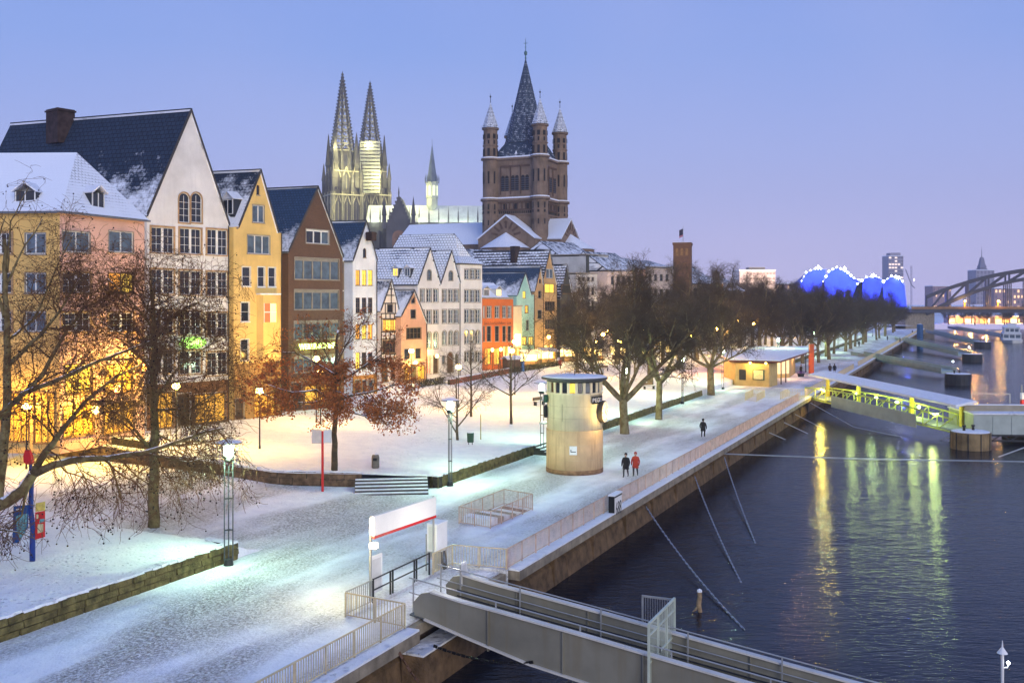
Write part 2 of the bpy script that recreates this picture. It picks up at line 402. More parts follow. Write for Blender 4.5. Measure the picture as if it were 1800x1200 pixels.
# ---- walls of single stones
def _stone(seed):
    r = random.Random(seed); bm = bmesh.new(); bmesh.ops.create_cube(bm, size=1.0)
    bmesh.ops.bevel(bm, geom=bm.edges[:], offset=.06, segments=1, affect='EDGES')
    for v in bm.verts: v.co += Vector((r.uniform(-.03, .03), r.uniform(-.12, .12), r.uniform(-.03, .03)))
    me = bpy.data.meshes.new("stone"); bm.to_mesh(me); bm.free(); return me
STONES = {}
def stone_mesh(mname, m, k):
    if (mname, k) not in STONES:
        me = _stone(k); me.materials.append(m); STONES[(mname, k)] = me
    return STONES[(mname, k)]
ST1 = mat("mossy_wall_stone", (.15, .125, .045), .9, .4, 2.2, .05, dirt=(.045, .05, .02))
ST2 = mat("brown_wall_stone", (.17, .11, .065), .9, .4, 2.2, .05, dirt=(.05, .035, .02))
MORT = mat("wall_mortar", (.05, .043, .03), .95, .3, 4)
def stone_wall(name, label, pts, zb, zt, side, m, slen=.75, courses=3, thick=.42, stones=True, snow=True):
    """pts: (s,t) line of the visible face; side = +1 if the body lies to the left of the run"""
    P = [st(*p) for p in pts]; root = empty(name, (P[0].x, P[0].y, zb(*pts[0])), 0, label, "wall")
    core = MB(); cap = MB(); k = 0
    for i in range(len(P) - 1):
        d = (P[i + 1] - P[i]); L = d.length; d.normalize(); nn = Vector((-d.y, d.x, 0)) * side; rz = math.atan2(d.y, d.x)
        n = max(1, int(L / 1.5))
        for j in range(n):
            f0, f1 = j / n, (j + 1) / n
            def sp_(f): return (pts[i][0] + (pts[i + 1][0] - pts[i][0]) * f, pts[i][1] + (pts[i + 1][1] - pts[i][1]) * f)
            a0, a1 = P[i] + d * L * f0, P[i] + d * L * f1
            z0, z1 = zb(*sp_(f0)), zb(*sp_(f1)); h0, h1 = zt(*sp_(f0)), zt(*sp_(f1))
            ins = nn * (.06 if stones else 0)
            core.hexa([rel(root, Vector((p.x, p.y, z))) for p, z in ((a0 + ins, z0 - .2), (a1 + ins, z1 - .2), (a1 + nn * thick, z1 - .2), (a0 + nn * thick, z0 - .2), (a0 + ins, h0), (a1 + ins, h1), (a1 + nn * thick, h1), (a0 + nn * thick, h0))])
            if snow:
                for u in range(3):
                    g0 = a0 + (a1 - a0) * u / 3; g1 = a0 + (a1 - a0) * (u + 1) / 3; o0 = nn * rnd.uniform(-.03, .12); o1 = nn * rnd.uniform(-.03, .12); hh = rnd.uniform(.05, .1); hz = h0 + (h1 - h0) * u / 3
                    cap.hexa([rel(root, Vector((p.x, p.y, z))) for p, z in ((g0 + o0, hz - .02), (g1 + o1, hz - .02), (g1 + nn * thick * 1.2, hz - .02), (g0 + nn * thick * 1.2, hz - .02), (g0 + o0 + nn * .06, hz + hh), (g1 + o1 + nn * .06, hz + hh), (g1 + nn * thick * 1.1, hz + hh), (g0 + nn * thick * 1.1, hz + hh))])
        if stones:
            for c in range(courses):
                x = -.4 * (c % 2)
                while x < L:
                    ln = slen * rnd.uniform(.7, 1.35); x0, x1 = max(0, x), min(L, x + ln); x += ln
                    if x1 - x0 < .15: continue
                    f = (x0 + x1) / 2 / L; sp_ = (pts[i][0] + (pts[i + 1][0] - pts[i][0]) * f, pts[i][1] + (pts[i + 1][1] - pts[i][1]) * f)
                    z0, h0 = zb(*sp_) - .05, zt(*sp_); ch = (h0 - z0) / courses
                    p = P[i] + d * (x0 + x1) / 2 + nn * .12
                    k += 1
                    link("stone", stone_mesh(m.name, m, k % 6), root, rel(root, Vector((p.x, p.y, z0 + ch * (c + .5)))), (0, 0, rz), (x1 - x0 - .025, .24 + rnd.uniform(-.03, .05), ch - .022))
    core.build("wall_core", MORT if stones else m, root)
    if snow: cap.build("snow_cap", SNOWP, root)
    return root
Z0 = lambda s, t: 0.0
stone_wall("retaining_wall", "mossy stone retaining wall below the blue banner pole, broken off at the lantern", [(-34, 13.3), (-4.2, 13.3), (-4.0, 15.2)], Z0, lambda s, t: .84, 1, ST1)
stone_wall("retaining_wall", "brown stone wall at the foot of the snow slope, running away from the promenade steps", [(11.3, 44), (10.9, 23.4), (14.2, 18.0)], lambda s, t: z_low(s - .3, t), lambda s, t: max(z_up(s, t), z_low(s - .3, t) + .5) + .03, 1, ST2, 1.0, 2)
stone_wall("retaining_wall", "dark stone wall between the promenade steps and the round gauge tower", [(16.9, 14.2), (16.7, 13.35), (33.4, 13.35)], Z0, lambda s, t: .80, 1, ST1)
stone_wall("retaining_wall", "long dark stone wall behind the big plane trees, beyond the gauge tower", [(38.2, 13.35), (92, 13.35)], Z0, lambda s, t: .78, 1, ST1, 1.1, 2)
stone_wall("retaining_wall", "far end of the low promenade wall beyond the flat roofed kiosk", [(128, 13.35), (330, 13.35)], Z0, lambda s, t: .78, 1, ST1, stones=False)
stone_wall("terrace_wall", "low brown terrace wall in front of the pink corner house", [(12.2, 46), (12.6, 35.5)], z_up, lambda s, t: z_up(s, t) + .6, -1, ST2, 1.1, 2)
stone_wall("garden_wall", "low red brick wall in front of the orange house", [(70, 41), (92, 42.5)], z_up, lambda s, t: z_up(s, t) + .7, 1, mat("red_brick_wall", (.22, .06, .035), .85, .3, 3, .03), 1.0, 2)
def steps(name, label, A, B, out, n, rise, run):
    """A-B is the top edge in (s,t); the steps go down along out"""
    a, b_ = st(*A), st(*B); o3 = st(*out) - st(0, 0); o3.normalize()
    root = empty(name, (a.x, a.y, 0), 0, label, "steps")
    for i in range(n):
        z1 = rise * (n - i); f0 = o3 * run * i; f1 = o3 * run * (i + 1)
        m_ = MB(); m_.hexa([rel(root, p + Vector((0, 0, z))) for z in (-.1, z1 - .055) for p in (a + f0, b_ + f0, b_ + f1, a + f1)])
        sp_ = m_.build("step", mat("step_stone", (.075, .07, .055), .9, .3, 3), root)
        m_ = MB(); m_.hexa([rel(root, p + Vector((0, 0, z))) for z in (z1 - .055, z1) for p in (a + f0, b_ + f0, b_ + f1 - o3 * .06, a + f1 - o3 * .06)])
        m_.build("snow", SNOWP, sp_)
steps("stone_steps", "wide snowy stone steps between two low walls by the red post", (13.7, 18.2), (16.3, 14.0), (-.8, -.5), 5, .16, .42)
steps("stone_steps", "short snowy steps half hidden behind the round gauge tower", (33.5, 13.6), (38.1, 13.6), (0, -1), 5, .16, .40)

# ---- railings
def railing(name, label, path, h=1.0, post=1.75, gap=.14, m=TANP, one_by_one=300, bar_w=.024, post_w=.055, skip=(), cat="railing"):
    P = [Vector(p) for p in path]; root = empty(name, P[0], 0, label, cat); n1 = 0
    pm = MB().box(-post_w / 2, post_w / 2, -post_w / 2, post_w / 2, 0, h).mesh("post", m)
    bm_ = MB().box(-bar_w / 2, bar_w / 2, -bar_w / 2, bar_w / 2, .1, h - .03).mesh("bar", m); rest = MB()
    for i in range(len(P) - 1):
        if i in skip: continue
        a, b_ = P[i], P[i + 1]; d = b_ - a; L = d.length; rz = math.atan2(d.y, d.x); n = max(1, round(L / post))
        up = Vector((0, 0, 1))
        MB().bar(rel(root, a + up * h), rel(root, b_ + up * h), .06, .045).build("top_rail", m, root)
        MB().bar(rel(root, a + up * .1), rel(root, b_ + up * .1), .04, .035).build("bottom_rail", m, root)
        for j in range(n + 1):
            if j == n and i + 1 < len(P) - 1 and i + 1 not in skip: continue
            link("post", pm, root, rel(root, a + d * j / n), (0, 0, rz))
        nb = int(L / gap)
        for j in range(1, nb):
            f = j / nb
            if abs(f * n - round(f * n)) * L / n < .04: continue
            p = rel(root, a + d * f)
            if n1 < one_by_one: link("bar", bm_, root, p, (0, 0, rz)); n1 += 1
            else: rest.box(p.x - bar_w / 2, p.x + bar_w / 2, p.y - bar_w / 2, p.y + bar_w / 2, p.z + .1, p.z + h - .03)
    if rest.v: tag(rest.build("far_bars", m, root), kind="stuff")
    return root
railing("quay_railing", "tan bar railing on the quay edge before the near gangway", [st(-26, .12, 0), st(-9.95, .12, 0), st(-9.7, 3.1, 0)])
railing("quay_railing", "bar railing behind the gangway landing under the long white board", [st(-9.6, 3.15, 0), st(-7.6, 3.12, 0)], m=STEEL)
railing("quay_railing", "bar railing running from the white cabinet down to the quay edge", [st(-2.6, 2.95, 0), st(-.72, 2.9, 0), st(-.35, .15, 0)])
railing("quay_railing", "long rusty pink bar railing along the quay past the kilometre board", [st(-.3, .12, 0), st(12.0, .12, 0), st(90, .12, 0)], m=RUSTP, one_by_one=300)
railing("quay_railing", "far bar railing on the quay between the roofed gangway and the first open gangway", [st(96, 2.2, 0), st(96, .12, 0), st(158, .12, 0), st(158, 3, 0)], m=TANP, one_by_one=0, gap=.3, post=3)
railing("quay_railing", "distant pale railing on the quay towards the arched bridge", [st(166, .12, 0), st(300, .12, 0), st(420, .12, 0)], m=TANP, one_by_one=0, gap=.4, post=4)
# ================================================================== old town houses
GD = glass("pane_dark", (.02, .025, .03)); GB = glass("pane_blue", (.10, .15, .19), .12); GW = glass("pane_curtain", (.22, .24, .24), .3)
LY = emit("pane_lit_yellow", (1.0, .66, .08), 1.15, .55); LO = emit("pane_lit_orange", (1.0, .42, .05), .95, .6); LW = emit("pane_lit_warm", (1.0, .72, .22), 1.8, .4)
LR = emit("pane_lit_red", (.95, .16, .05), .7, .3); LG = emit("pane_green", (.05, .28, .04), .35, .3); SHOP = emit("shop_lit", (1.0, .52, .05), .75, .85)
FW = mat("window_white", (.72, .72, .68), .5, .08); FB = mat("window_brown", (.20, .12, .06), .6, .2); FG = mat("window_grey", (.24, .22, .18), .6, .15)
SAND = mat("sandstone_trim", (.40, .26, .13), .8, .2, 2); GREYT = mat("grey_trim", (.30, .27, .22), .8, .15, 2); BLIND = mat("white_blind", (.75, .75, .72), .6, .06)
ZN = mat("zinc", (.16, .18, .2), .4, .15, 2, 0, .4)
STY = {
 'cross': dict(nx=2, muntx=1, munty=3, sur=.16, smat=SAND, f=FW, p=[GD, GD], post=.22, pm=SAND),
 'arch2': dict(nx=1, muntx=1, munty=4, sur=.11, smat=SAND, f=FW, p=[GD, GB], post=.14, pm=SAND, arch=True),
 'plain': dict(nx=1, munty=2, sur=.05, smat=FW, f=FW, p=[GD]),
 'tri': dict(nx=3, sur=.06, smat=GREYT, f=FW, p=[GB, GB, GB], post=.1),
 'duo': dict(nx=2, sur=.06, smat=GREYT, f=FW, p=[GB, GB], post=.1),
 'strip5': dict(nx=5, sur=.07, smat=GREYT, f=FG, p=[GB] * 5, post=.16, pm=GREYT, blind=.12),
 'strip3': dict(nx=3, sur=.07, smat=GREYT, f=FW, p=[GD, GD, GB], post=.14, pm=GREYT, blind=.1),
 'slim': dict(nx=1, munty=3, muntx=1, sur=.0, f=FB, p=[GD]),
 'slimlit': dict(nx=1, munty=3, muntx=1, sur=.0, f=FB, p=[LY]),
 'slimor': dict(nx=1, munty=3, muntx=1, sur=.0, f=FB, p=[LO]),
 'frame': dict(nx=2, munty=3, sur=.11, smat=GREYT, f=FW, p=[GD, GB], post=.07),
 'framearch': dict(nx=2, munty=3, sur=.11, smat=GREYT, f=FW, p=[GD, GB], post=.07, arch=True),
 'niche': dict(nx=1, munty=3, muntx=1, sur=.09, smat=GREYT, f=FG, p=[GB], arch=True),
 'lit': dict(nx=2, munty=2, sur=.06, smat=FB, f=FB, p=[LY, LY]),
 'litorange': dict(nx=2, munty=2, sur=.06, smat=FB, f=FB, p=[LO, LY]),
 'row4': dict(nx=4, munty=2, sur=.06, smat=FB, f=FB, p=[GD, GD, GD, GD]),
 'row4lit': dict(nx=5, munty=3, sur=.06, smat=FB, f=FB, p=[LO, LY, LY, LO, LY]),
 'small': dict(nx=1, munty=1, sur=.05, smat=GREYT, f=FB, p=[GD]),
 'dark': dict(nx=1, munty=2, sur=.06, smat=GREYT, f=FG, p=[GD]),
 'shop': dict(nx=3, munty=1, sur=.08, smat=FB, f=FB, p=[SHOP, SHOP, SHOP]),
 'door': dict(nx=1, munty=2, sur=.12, smat=GREYT, f=FB, p=[mat("door_brown", (.10, .045, .02), .6, .2)], arch=True),
 'doorflat': dict(nx=1, munty=2, sur=.08, smat=GREYT, f=FB, p=[mat("door_dark", (.05, .035, .025), .6, .2)]),
 'doorpink': dict(nx=2, munty=3, sur=.06, smat=GREYT, f=FW, p=[mat("door_pink", (.5, .2, .17), .6, .1)] * 2),
 'pub': dict(nx=4, munty=1, sur=.1, smat=FB, f=FB, p=[LW, SHOP, LW, SHOP]),
 'slot': dict(nx=1, sur=.0, f=FB, p=[GD], arch=True),
}
class Facade:
    def __init__(s, pxl, Yl, pxr, Yr, zb):
        s.L = Vector(((pxl - 900) / F * Yl, Yl, zb)); s.R = Vector(((pxr - 900) / F * Yr, Yr, zb))
        d = s.R - s.L; s.W = d.length; s.u = d.normalized(); s.n = Vector((-s.u.y, s.u.x, 0)); s.zb = zb; s.rz = math.atan2(d.y, d.x)
    def uz(s, px, py, off=0.0):
        d = Vector(((px - 900) / F, 1, -(py - HY) / F)); o = Vector((0, 0, HC)); q = s.L + s.n * off
        k = (q - o).dot(s.n) / d.dot(s.n); p = o + d * k
        return (p - s.L).dot(s.u), p.z - s.zb
    def local(s, p): d = p - s.L; return Vector((d.dot(s.u), d.dot(s.n), p.z - s.zb))
def arch_poly(u0, u1, z0, z1, n=7):
    r = (u1 - u0) / 2; c = (u0 + u1) / 2; rr = min(r, (z1 - z0) * .6); zc = z1 - rr
    return [(u0, z0), (u1, z0)] + [(c + r * math.cos(a * math.pi / n), zc + rr * math.sin(a * math.pi / n)) for a in range(n + 1)]
def window(parent, u0, u1, z0, z1, sty, v0=0.0, rnd_=None, name="window"):
    """a framed opening in the plane v=v0 of its parent; origin at the opening's lower left corner"""
    c = STY[sty]; w, h = u1 - u0, z1 - z0; fw = min(.055, w * .12); arch = c.get('arch')
    fr = MB(); dp0, dp1 = .05, .11
    for a, b_, d_, e in ((0, fw, 0, h), (w - fw, w, 0, h), (fw, w - fw, 0, fw)): fr.box(a, b_, dp0, dp1, d_, e)
    if not arch: fr.box(fw, w - fw, dp0, dp1, h - fw, h)
    else:
        pl = arch_poly(0, w, 0, h, 8)[1:]
        for p, q_ in zip(pl, pl[1:]): fr.bar((p[0], .08, p[1] - .02), (q_[0], .08, q_[1] - .02), .07, fw)
    nx = c['nx']; pw = c.get('post', .05); cw = (w - 2 * fw - (nx - 1) * pw) / nx; xs = []
    hh = h if not arch else h - min(w / 2, h * .6) * .35
    for i in range(nx):
        x0 = fw + i * (cw + pw); xs.append(x0)
        if i: fr.box(x0 - pw, x0, dp0 - .02, dp1, fw, hh - fw)
        for j in range(1, c.get('munty', 1)): z_ = fw + (hh - 2 * fw) * j / c['munty']; fr.box(x0, x0 + cw, .07, .1, z_ - .014, z_ + .014)
        for j in range(1, c.get('muntx', 0) + 1): x_ = x0 + cw * j / (c['muntx'] + 1); fr.box(x_ - .014, x_ + .014, .068, .102, fw, hh - fw)
        if c.get('blind'): fr.box(x0, x0 + cw, .03, .1, h - fw - h * c['blind'], h - fw)
    o = fr.build(name, c['f'], parent, loc=(u0, v0, z0))
    for i, x0 in enumerate(xs):
        m_ = MB()
        if arch:
            a_, b_ = x0, x0 + cw
            pl = [p for p in arch_poly(0, w, 0, h, 12)[2:]]
            top = lambda x: max([h - min(w / 2, h * .6) + min(w / 2, h * .6) * math.sqrt(max(0, 1 - ((x - w / 2) / (w / 2)) ** 2))])
            pts = [(a_, fw), (b_, fw)] + [(b_ + (a_ - b_) * k / 5, max(fw + .01, top(b_ + (a_ - b_) * k / 5) - .01)) for k in range(6)]
            m_.add([(x, .1, z) for x, z in pts], [tuple(range(len(pts)))])
        else: m_.box(x0, x0 + cw, .09, .1, fw, h - fw)
        m_.build("pane", c['p'][i % len(c['p'])], o)
    s_ = c.get('sur', 0)
    if s_:
        m_ = MB()
        if arch:
            hz = h - min(w / 2, h * .6)
            m_.box(-s_, 0, -.05, .03, -s_, hz); m_.box(w, w + s_, -.05, .03, -s_, hz); m_.box(-s_, w + s_, -.08, .03, -s_ - .02, -.001)
            pl = arch_poly(-s_ / 2, w + s_ / 2, 0, h + s_ / 2, 8)[2:]
            for p, q_ in zip(pl, pl[1:]): m_.bar((p[0], -.01, p[1]), (q_[0], -.01, q_[1]), .082, s_)
        else:
            m_.box(-s_, 0, -.05, .03, 0, h); m_.box(w, w + s_, -.05, .03, 0, h); m_.box(-s_, w + s_, -.052, .03, h, h + s_); m_.box(-s_ - .03, w + s_ + .03, -.1, .03, -.1, -.001)
        m_.build("surround", c['smat'], o)
    else:
        MB().box(-.04, w + .04, -.08, .03, -.08, -.001).build("sill", GREYT, o)
    return o
def facade_mesh(poly, holes, V, rev=.17):
    """front wall with real openings and their reveals"""
    m_ = MB(); loops = [[Vector((u, 0, z)) for u, z in poly]] + [[Vector((u, 0, z)) for u, z in h] for h in holes]
    flat = [p for l in loops for p in l]
    tris = tessellate_polygon([[Vector((p.x, p.z, 0)) for p in l] for l in loops])
    fs = []
    for a, b_, c in tris:
        n = (flat[b_] - flat[a]).cross(flat[c] - flat[a])
        fs.append((a, b_, c) if n.y < 0 else (a, c, b_))
    m_.add(flat, fs)
    for h in holes:
        n = len(h)
        for i in range(n):
            a, b_ = h[i], h[(i + 1) % n]
            m_.quad((a[0], 0, a[1]), (b_[0], 0, b_[1]), (b_[0], rev, b_[1]), (a[0], rev, a[1]))
    return m_
def slab(m_, e0, e1, r1, r0, th=.16):
    """roof slab over eave e0-e1 and ridge r0-r1, uv in metres with v measured from the eave"""
    e0, e1, r1, r0 = map(Vector, (e0, e1, r1, r0)); n = (e1 - e0).cross(r0 - e0).normalized()
    if n.z < 0: n = -n
    dn = n * th; x = (e1 - e0).normalized()
    def uv(p): q_ = p - e0; a = q_.dot(x); return (a, (q_ - x * a).length)
    m_.quad(e0, e1, r1, r0, [uv(e0), uv(e1), uv(r1), uv(r0)])
    m_.quad(e0 - dn, r0 - dn, r1 - dn, e1 - dn)
    for a, b_ in ((e0, e1), (e1, r1), (r1, r0), (r0, e0)): m_.quad(a, a - dn, b_ - dn, b_, [(0, 90), (0, 90), (.1, 90), (.1, 90)])
def house(name, label, pxl, Yl, pxr, Yr, top, wall, roof, depth, k=-.3, wins=(), zb=None, plinth=None, flat=False, over=.22, downpipe=True, hip=None):
    if zb is None:
        m = ((pxl + pxr) / 2 - 900) / F * (Yl + Yr) / 2; zb = gz(m, (Yl + Yr) / 2)
    fc = Facade(pxl, Yl, pxr, Yr, zb); root = empty(name, fc.L, fc.rz, label, "house"); W = fc.W
    tp = [fc.uz(*p) for p in top]; tp[0] = (W, tp[0][1]); tp[-1] = (0, tp[-1][1])
    poly = [(0, 0), (W, 0)] + tp
    holes = []; specs = []
    for wv in wins:
        x0, y0, x1, y1, sty = wv[:5]; ym, xm = (y0 + y1) / 2, (x0 + x1) / 2
        u0, u1 = fc.uz(x0, ym)[0], fc.uz(x1, ym)[0]; z1, z0 = fc.uz(xm, y0)[1], fc.uz(xm, y1)[1]
        u0, u1 = max(.06, u0), min(W - .06, u1); z0 = max(.05, z0)
        if u1 - u0 < .12 or z1 - z0 < .12: continue
        holes.append(arch_poly(u0, u1, z0, z1, 8) if STY[sty].get('arch') else [(u0, z0), (u1, z0), (u1, z1), (u0, z1)]); specs.append((u0, u1, z0, z1, sty))
    D = depth
    m_ = facade_mesh(poly, holes, D)
    n = len(poly)
    for i in range(1, n):                                  # side walls and, under the roof, nothing
        a, b_ = poly[i], poly[(i + 1) % n]
        if i == 1 or i == n - 1: m_.quad((a[0], 0, a[1]), (b_[0], 0, b_[1]), (b_[0] + k * D, D, b_[1]), (a[0] + k * D, D, a[1]))
    m_.add([(u + k * D, D, z) for u, z in poly], [tuple(range(n - 1, -1, -1))])
    m_.build("wall", wall, root)
    for sp_ in specs: window(root, *sp_)
    ia = max(range(len(tp)), key=lambda i: tp[i][1]); A = tp[ia]; EL, ER = tp[-1], tp[0]
    if len(tp) == 5: EL, ER = tp[3], tp[1]
    if flat:
        m_ = MB(); z_ = max(EL[1], ER[1]) + .02
        m_.hexa([(-.12, -.12, z_), (W + .12, -.12, z_), (W + .12 + k * D, D, z_), (-.12 + k * D, D, z_), (-.12, -.12, z_ + .22), (W + .12, -.12, z_ + .22), (W + .12 + k * D, D, z_ + .22), (-.12 + k * D, D, z_ + .22)])
        m_.build("parapet", GREYT, root)
    else:
        for nm, E, sg in (("roof_slope", EL, -1), ("roof_slope", ER, 1)):
            du, dz = E[0] - A[0], E[1] - A[1]; L = math.hypot(du, dz); ou, oz = du / L * over, dz / L * over
            e = Vector((E[0] + ou, 0, E[1] + oz + .14)); r = Vector((A[0], 0, A[1] + .16)); va, vb = -.10, D
            sh = lambda p, v: Vector((p.x + k * v, v, p.z))
            m_ = MB()
            if sg < 0: slab(m_, sh(e, va), sh(e, vb), sh(r, vb), sh(r, va))
            else: slab(m_, sh(e, vb), sh(e, va), sh(r, va), sh(r, vb))
            m_.build(nm, roof, root)
            if sg < 0:
                m_ = MB(); m_.bar((sh(e, va) + Vector((-.05, 0, -.12))), (sh(e, vb) + Vector((-.05, 0, -.12))), .13, .12); m_.build("gutter", ZN, root)
        m_ = MB(); m_.bar((A[0] + k * -.1, -.1, A[1] + .17), (A[0] + k * D, D, A[1] + .17), .22, .1); m_.build("ridge_cap", mat("ridge_dark", (.03, .035, .045), .7, .2), root)
        m_ = MB()
        for E in (EL, ER): m_.bar((E[0], -.11, E[1] + .05), (A[0], -.11, A[1] + .08), .05, .2)
        m_.build("verge_board", mat("verge_dark", (.045, .045, .05), .6, .2), root)
    if plinth:
        h = fc.uz((pxl + pxr) / 2, plinth[0])[1]
        cut = [s_ for s_ in specs if s_[2] < h]; xs = sorted([(s_[0], s_[1], s_[3]) for s_ in cut]); m_ = MB(); x = 0.0
        for a, b_, zt in xs:
            if a - .13 > x: m_.box(x, a - .13, -.09, -.004, 0, h)
            if zt + .13 < h: m_.box(max(x, a - .13), b_ + .13, -.09, -.004, zt + .13, h)
            x = max(x, b_ + .13)
        if W > x: m_.box(x, W, -.09, -.004, 0, h)
        m_.build("ground_floor_cladding", plinth[1], root)
    if downpipe and not flat:
        m_ = MB(); m_.tube([(W - .08, -.1, .05), (W - .08, -.1, ER[1] - .1)], .055, 6); m_.build("downpipe", mat("downpipe_dark", (.06, .05, .045), .5, .2, 2, 0, .3), root)
    root['_'] = 0; del root['_']
    return root, fc, dict(A=A, EL=EL, ER=ER, k=k, D=D)
def dormer(hs, px, py, w=1.0, h=1.1, pane=GD, roofm=None, wallm=None, lit=False):
    """gabled dormer standing on the slope that faces away from the facade's right end"""
    root, fc, g = hs; A, E, k = g['A'], g['EL'], g['k']
    p0 = fc.L + fc.u * E[0] + Vector((0, 0, E[1])); p1 = fc.L + fc.u * A[0] + Vector((0, 0, A[1])); dv = fc.n + fc.u * k
    nn = (p1 - p0).cross(dv); d = Vector(((px - 900) / F, 1, -(py - HY) / F)); o = Vector((0, 0, HC))
    p = o + d * ((p0 - o).dot(nn) / d.dot(nn)); l = fc.local(p)
    run = h * 1.4 * (A[0] - E[0]) / max(.1, A[1] - E[1])
    ob = MB().box(-.05, run, -w / 2, w / 2, -.2, h).build("dormer", wallm or mat("dormer_slate", (.03, .035, .045), .6, .2), root, loc=l)
    m_ = MB().box(-.1, -.06, -w / 2 + .1, w / 2 - .1, .1, h - .1); m_.build("pane", pane, ob)
    m_ = MB()
    for a, b_ in ((-w / 2 + .05, -w / 2 + .13), (-.035, .035), (w / 2 - .13, w / 2 - .05)): m_.box(-.14, -.07, a, b_, .05, h - .05)
    m_.box(-.135, -.068, -w / 2 + .05, w / 2 - .05, .05, .12); m_.box(-.135, -.068, -w / 2 + .05, w / 2 - .05, h - .12, h - .05); m_.build("frame", FW, ob)
    m_ = MB(); rh = h + w * .45; rr = run * 1.35
    slab(m_, (-.25, -w / 2 - .15, h), (rr, -w / 2 - .15, h), (rr, 0, rh), (-.25, 0, rh), .08); slab(m_, (rr, w / 2 + .15, h), (-.25, w / 2 + .15, h), (-.25, 0, rh), (rr, 0, rh), .08)
    m_.add([(-.08, -w / 2, h), (-.08, w / 2, h), (-.08, 0, rh - .08)], [(0, 1, 2)])
    m_.build("dormer_roof", roofm or SNOWP, ob)
    return ob
def chimney(hs, px, py, w=.9, d=.9, h=2.2, m=None):
    root, fc, g = hs; A, k = g['A'], g['k']
    p = fc.L + fc.u * A[0] + Vector((0, 0, A[1])); dv = fc.n + fc.u * k; dirx = (px - 900) / F
    v = (dirx * p.y - p.x) / (dv.x - dirx * dv.y); l = Vector((A[0] + k * v, v, A[1]))
    z1 = (HC - (py - HY) / F * (p.y + dv.y * v)) - fc.zb
    m_ = MB().box(l.x - w * .9, l.x + w * .2, l.y - d / 2, l.y + d / 2, l.z - 2.2, z1); m_.box(l.x - w * .95, l.x + w * .25, l.y - d * .56, l.y + d * .56, z1 - .25, z1 - .1)
    m_.build("chimney", m or mat("chimney_brick", (.045, .03, .03), .9, .3, 2), root)

def plaster(n, c): return mat("plaster_" + n, c, .85, .11, .45, .01, dirt=tuple(x * .8 for x in c))
SLATE = (.016, .025, .043)
R_dark = roof_mat("roof_slate_big", SLATE, .66, .05, 10.0, .5, .42, .08, .16)
R_mid = roof_mat("roof_slate_patchy", SLATE, .76, .32, 6.0, .6, .3, .10, .18)
R_navy = roof_mat("roof_slate_navy", (.02, .04, .075), .66, .04, 6.5, .6, .3, .08, .18)
R_tile = roof_mat("roof_tiles_snowy", (.03, .05, .09), .86, .40, 8.5, .3, .40, 1.5, .12)
R_snow = roof_mat("roof_snow", SLATE, 1.0, .85, 7, .5, .35, .15)
R_patch = roof_mat("roof_patchy", (.03, .045, .07), .62, .45, 6, .9, .4, .4)
R_bands = roof_mat("roof_banded", (.014, .018, .028), .34, .52, 8, .22, .55, 1.2, .08)

# tall white house
A = house("white_gable_house", "tall white gabled house with twin arched attic window and huge dark slate roof", 258, 83, 402, 89.6, [(402, 395), (335, 195), (258, 378)], plaster("white", (.70, .69, .65)), R_dark, 19.5, -.30,
  [(314.5, 339, 333, 391, 'arch2'), (336, 339, 354.5, 391, 'arch2')] + [(a, y0 + d, b_, y1 + d, 'cross') for y0, y1 in ((400, 444), (474, 516), (546, 586), (615, 655)) for a, b_, d in ((266, 305, 0), (316, 353, 2), (364, 399, 4))] + [(272, 690, 304, 752, 'shop'), (312, 692, 334, 748, 'doorflat'), (342, 692, 396, 742, 'shop')], plinth=(672, mat("brown_shopfront", (.20, .10, .04), .7, .2)))
chimney(A, 116, 195, 1.5, 2.0)
root, fc, g = A
u, z = fc.uz(336, 602); sg = empty("hanging_sign", fc.L + fc.u * u - fc.n * .35 + Vector((0, 0, z)), fc.rz, "glowing green oval restaurant sign on the tall white house", "sign")
m_ = MB(); m_.add([(1.35 * math.cos(a * math.pi / 12), y, .5 * math.sin(a * math.pi / 12)) for y in (0, .15) for a in range(24)], [tuple(range(24)), tuple(range(47, 23, -1))] + [(i, 24 + i, 24 + (i + 1) % 24, (i + 1) % 24) for i in range(24)])
m_.build("sign_box", emit("sign_green_back", (.35, .75, .12), 1.1, .3), sg); text(sg, "KOMM", .55, (0, -.02, 0), (math.pi / 2, 0, 0), emit("sign_green", (.75, 1.0, .35), 3.0))
plight(sg, (0, -.8, 0), (.6, 1, .25), 60)

# yellow house
B = house("yellow_gable_house", "yellow gabled house with a small bay window and oval attic opening", 410.5, 91, 495, 95.5, [(495, 410), (488, 408), (457.5, 301), (419, 398), (410.5, 399)], plaster("yellow", (.68, .47, .16)), R_mid, 14, -.34,
  [(450.8, 325, 456.4, 343, 'slot'), (444, 361, 464, 391, 'duo'), (435, 414, 474, 446, 'tri'), (425.5, 469, 440, 503, 'plain'), (453, 469, 465, 504, 'plain'), (471.5, 470, 484, 504, 'plain'), (423.5, 531, 438, 565, 'plain'), (423, 596, 437, 633, 'plain'), (455, 596, 466, 632, 'plain'), (471, 595, 478, 631, 'plain'), (417.5, 673, 423.5, 690, 'slot'), (414, 701, 428, 741, 'doorflat'), (447, 692, 484, 733, 'shop')],
  plinth=(637, brick_mat("ochre_block", (.34, .20, .06), (.28, .16, .05), (.16, .09, .03), 1.0, .35)))
dormer(B, 402, 378, 1.6, 1.5)
root, fc, g = B
u0, zt = fc.uz(451, 518); u1, z0 = fc.uz(486, 634); zm = fc.uz(468, 566)[1]
bay = MB(); pl = [(u0, 0), (u1, 0), (u1 - .35, -.55), (u0 + .35, -.55)]
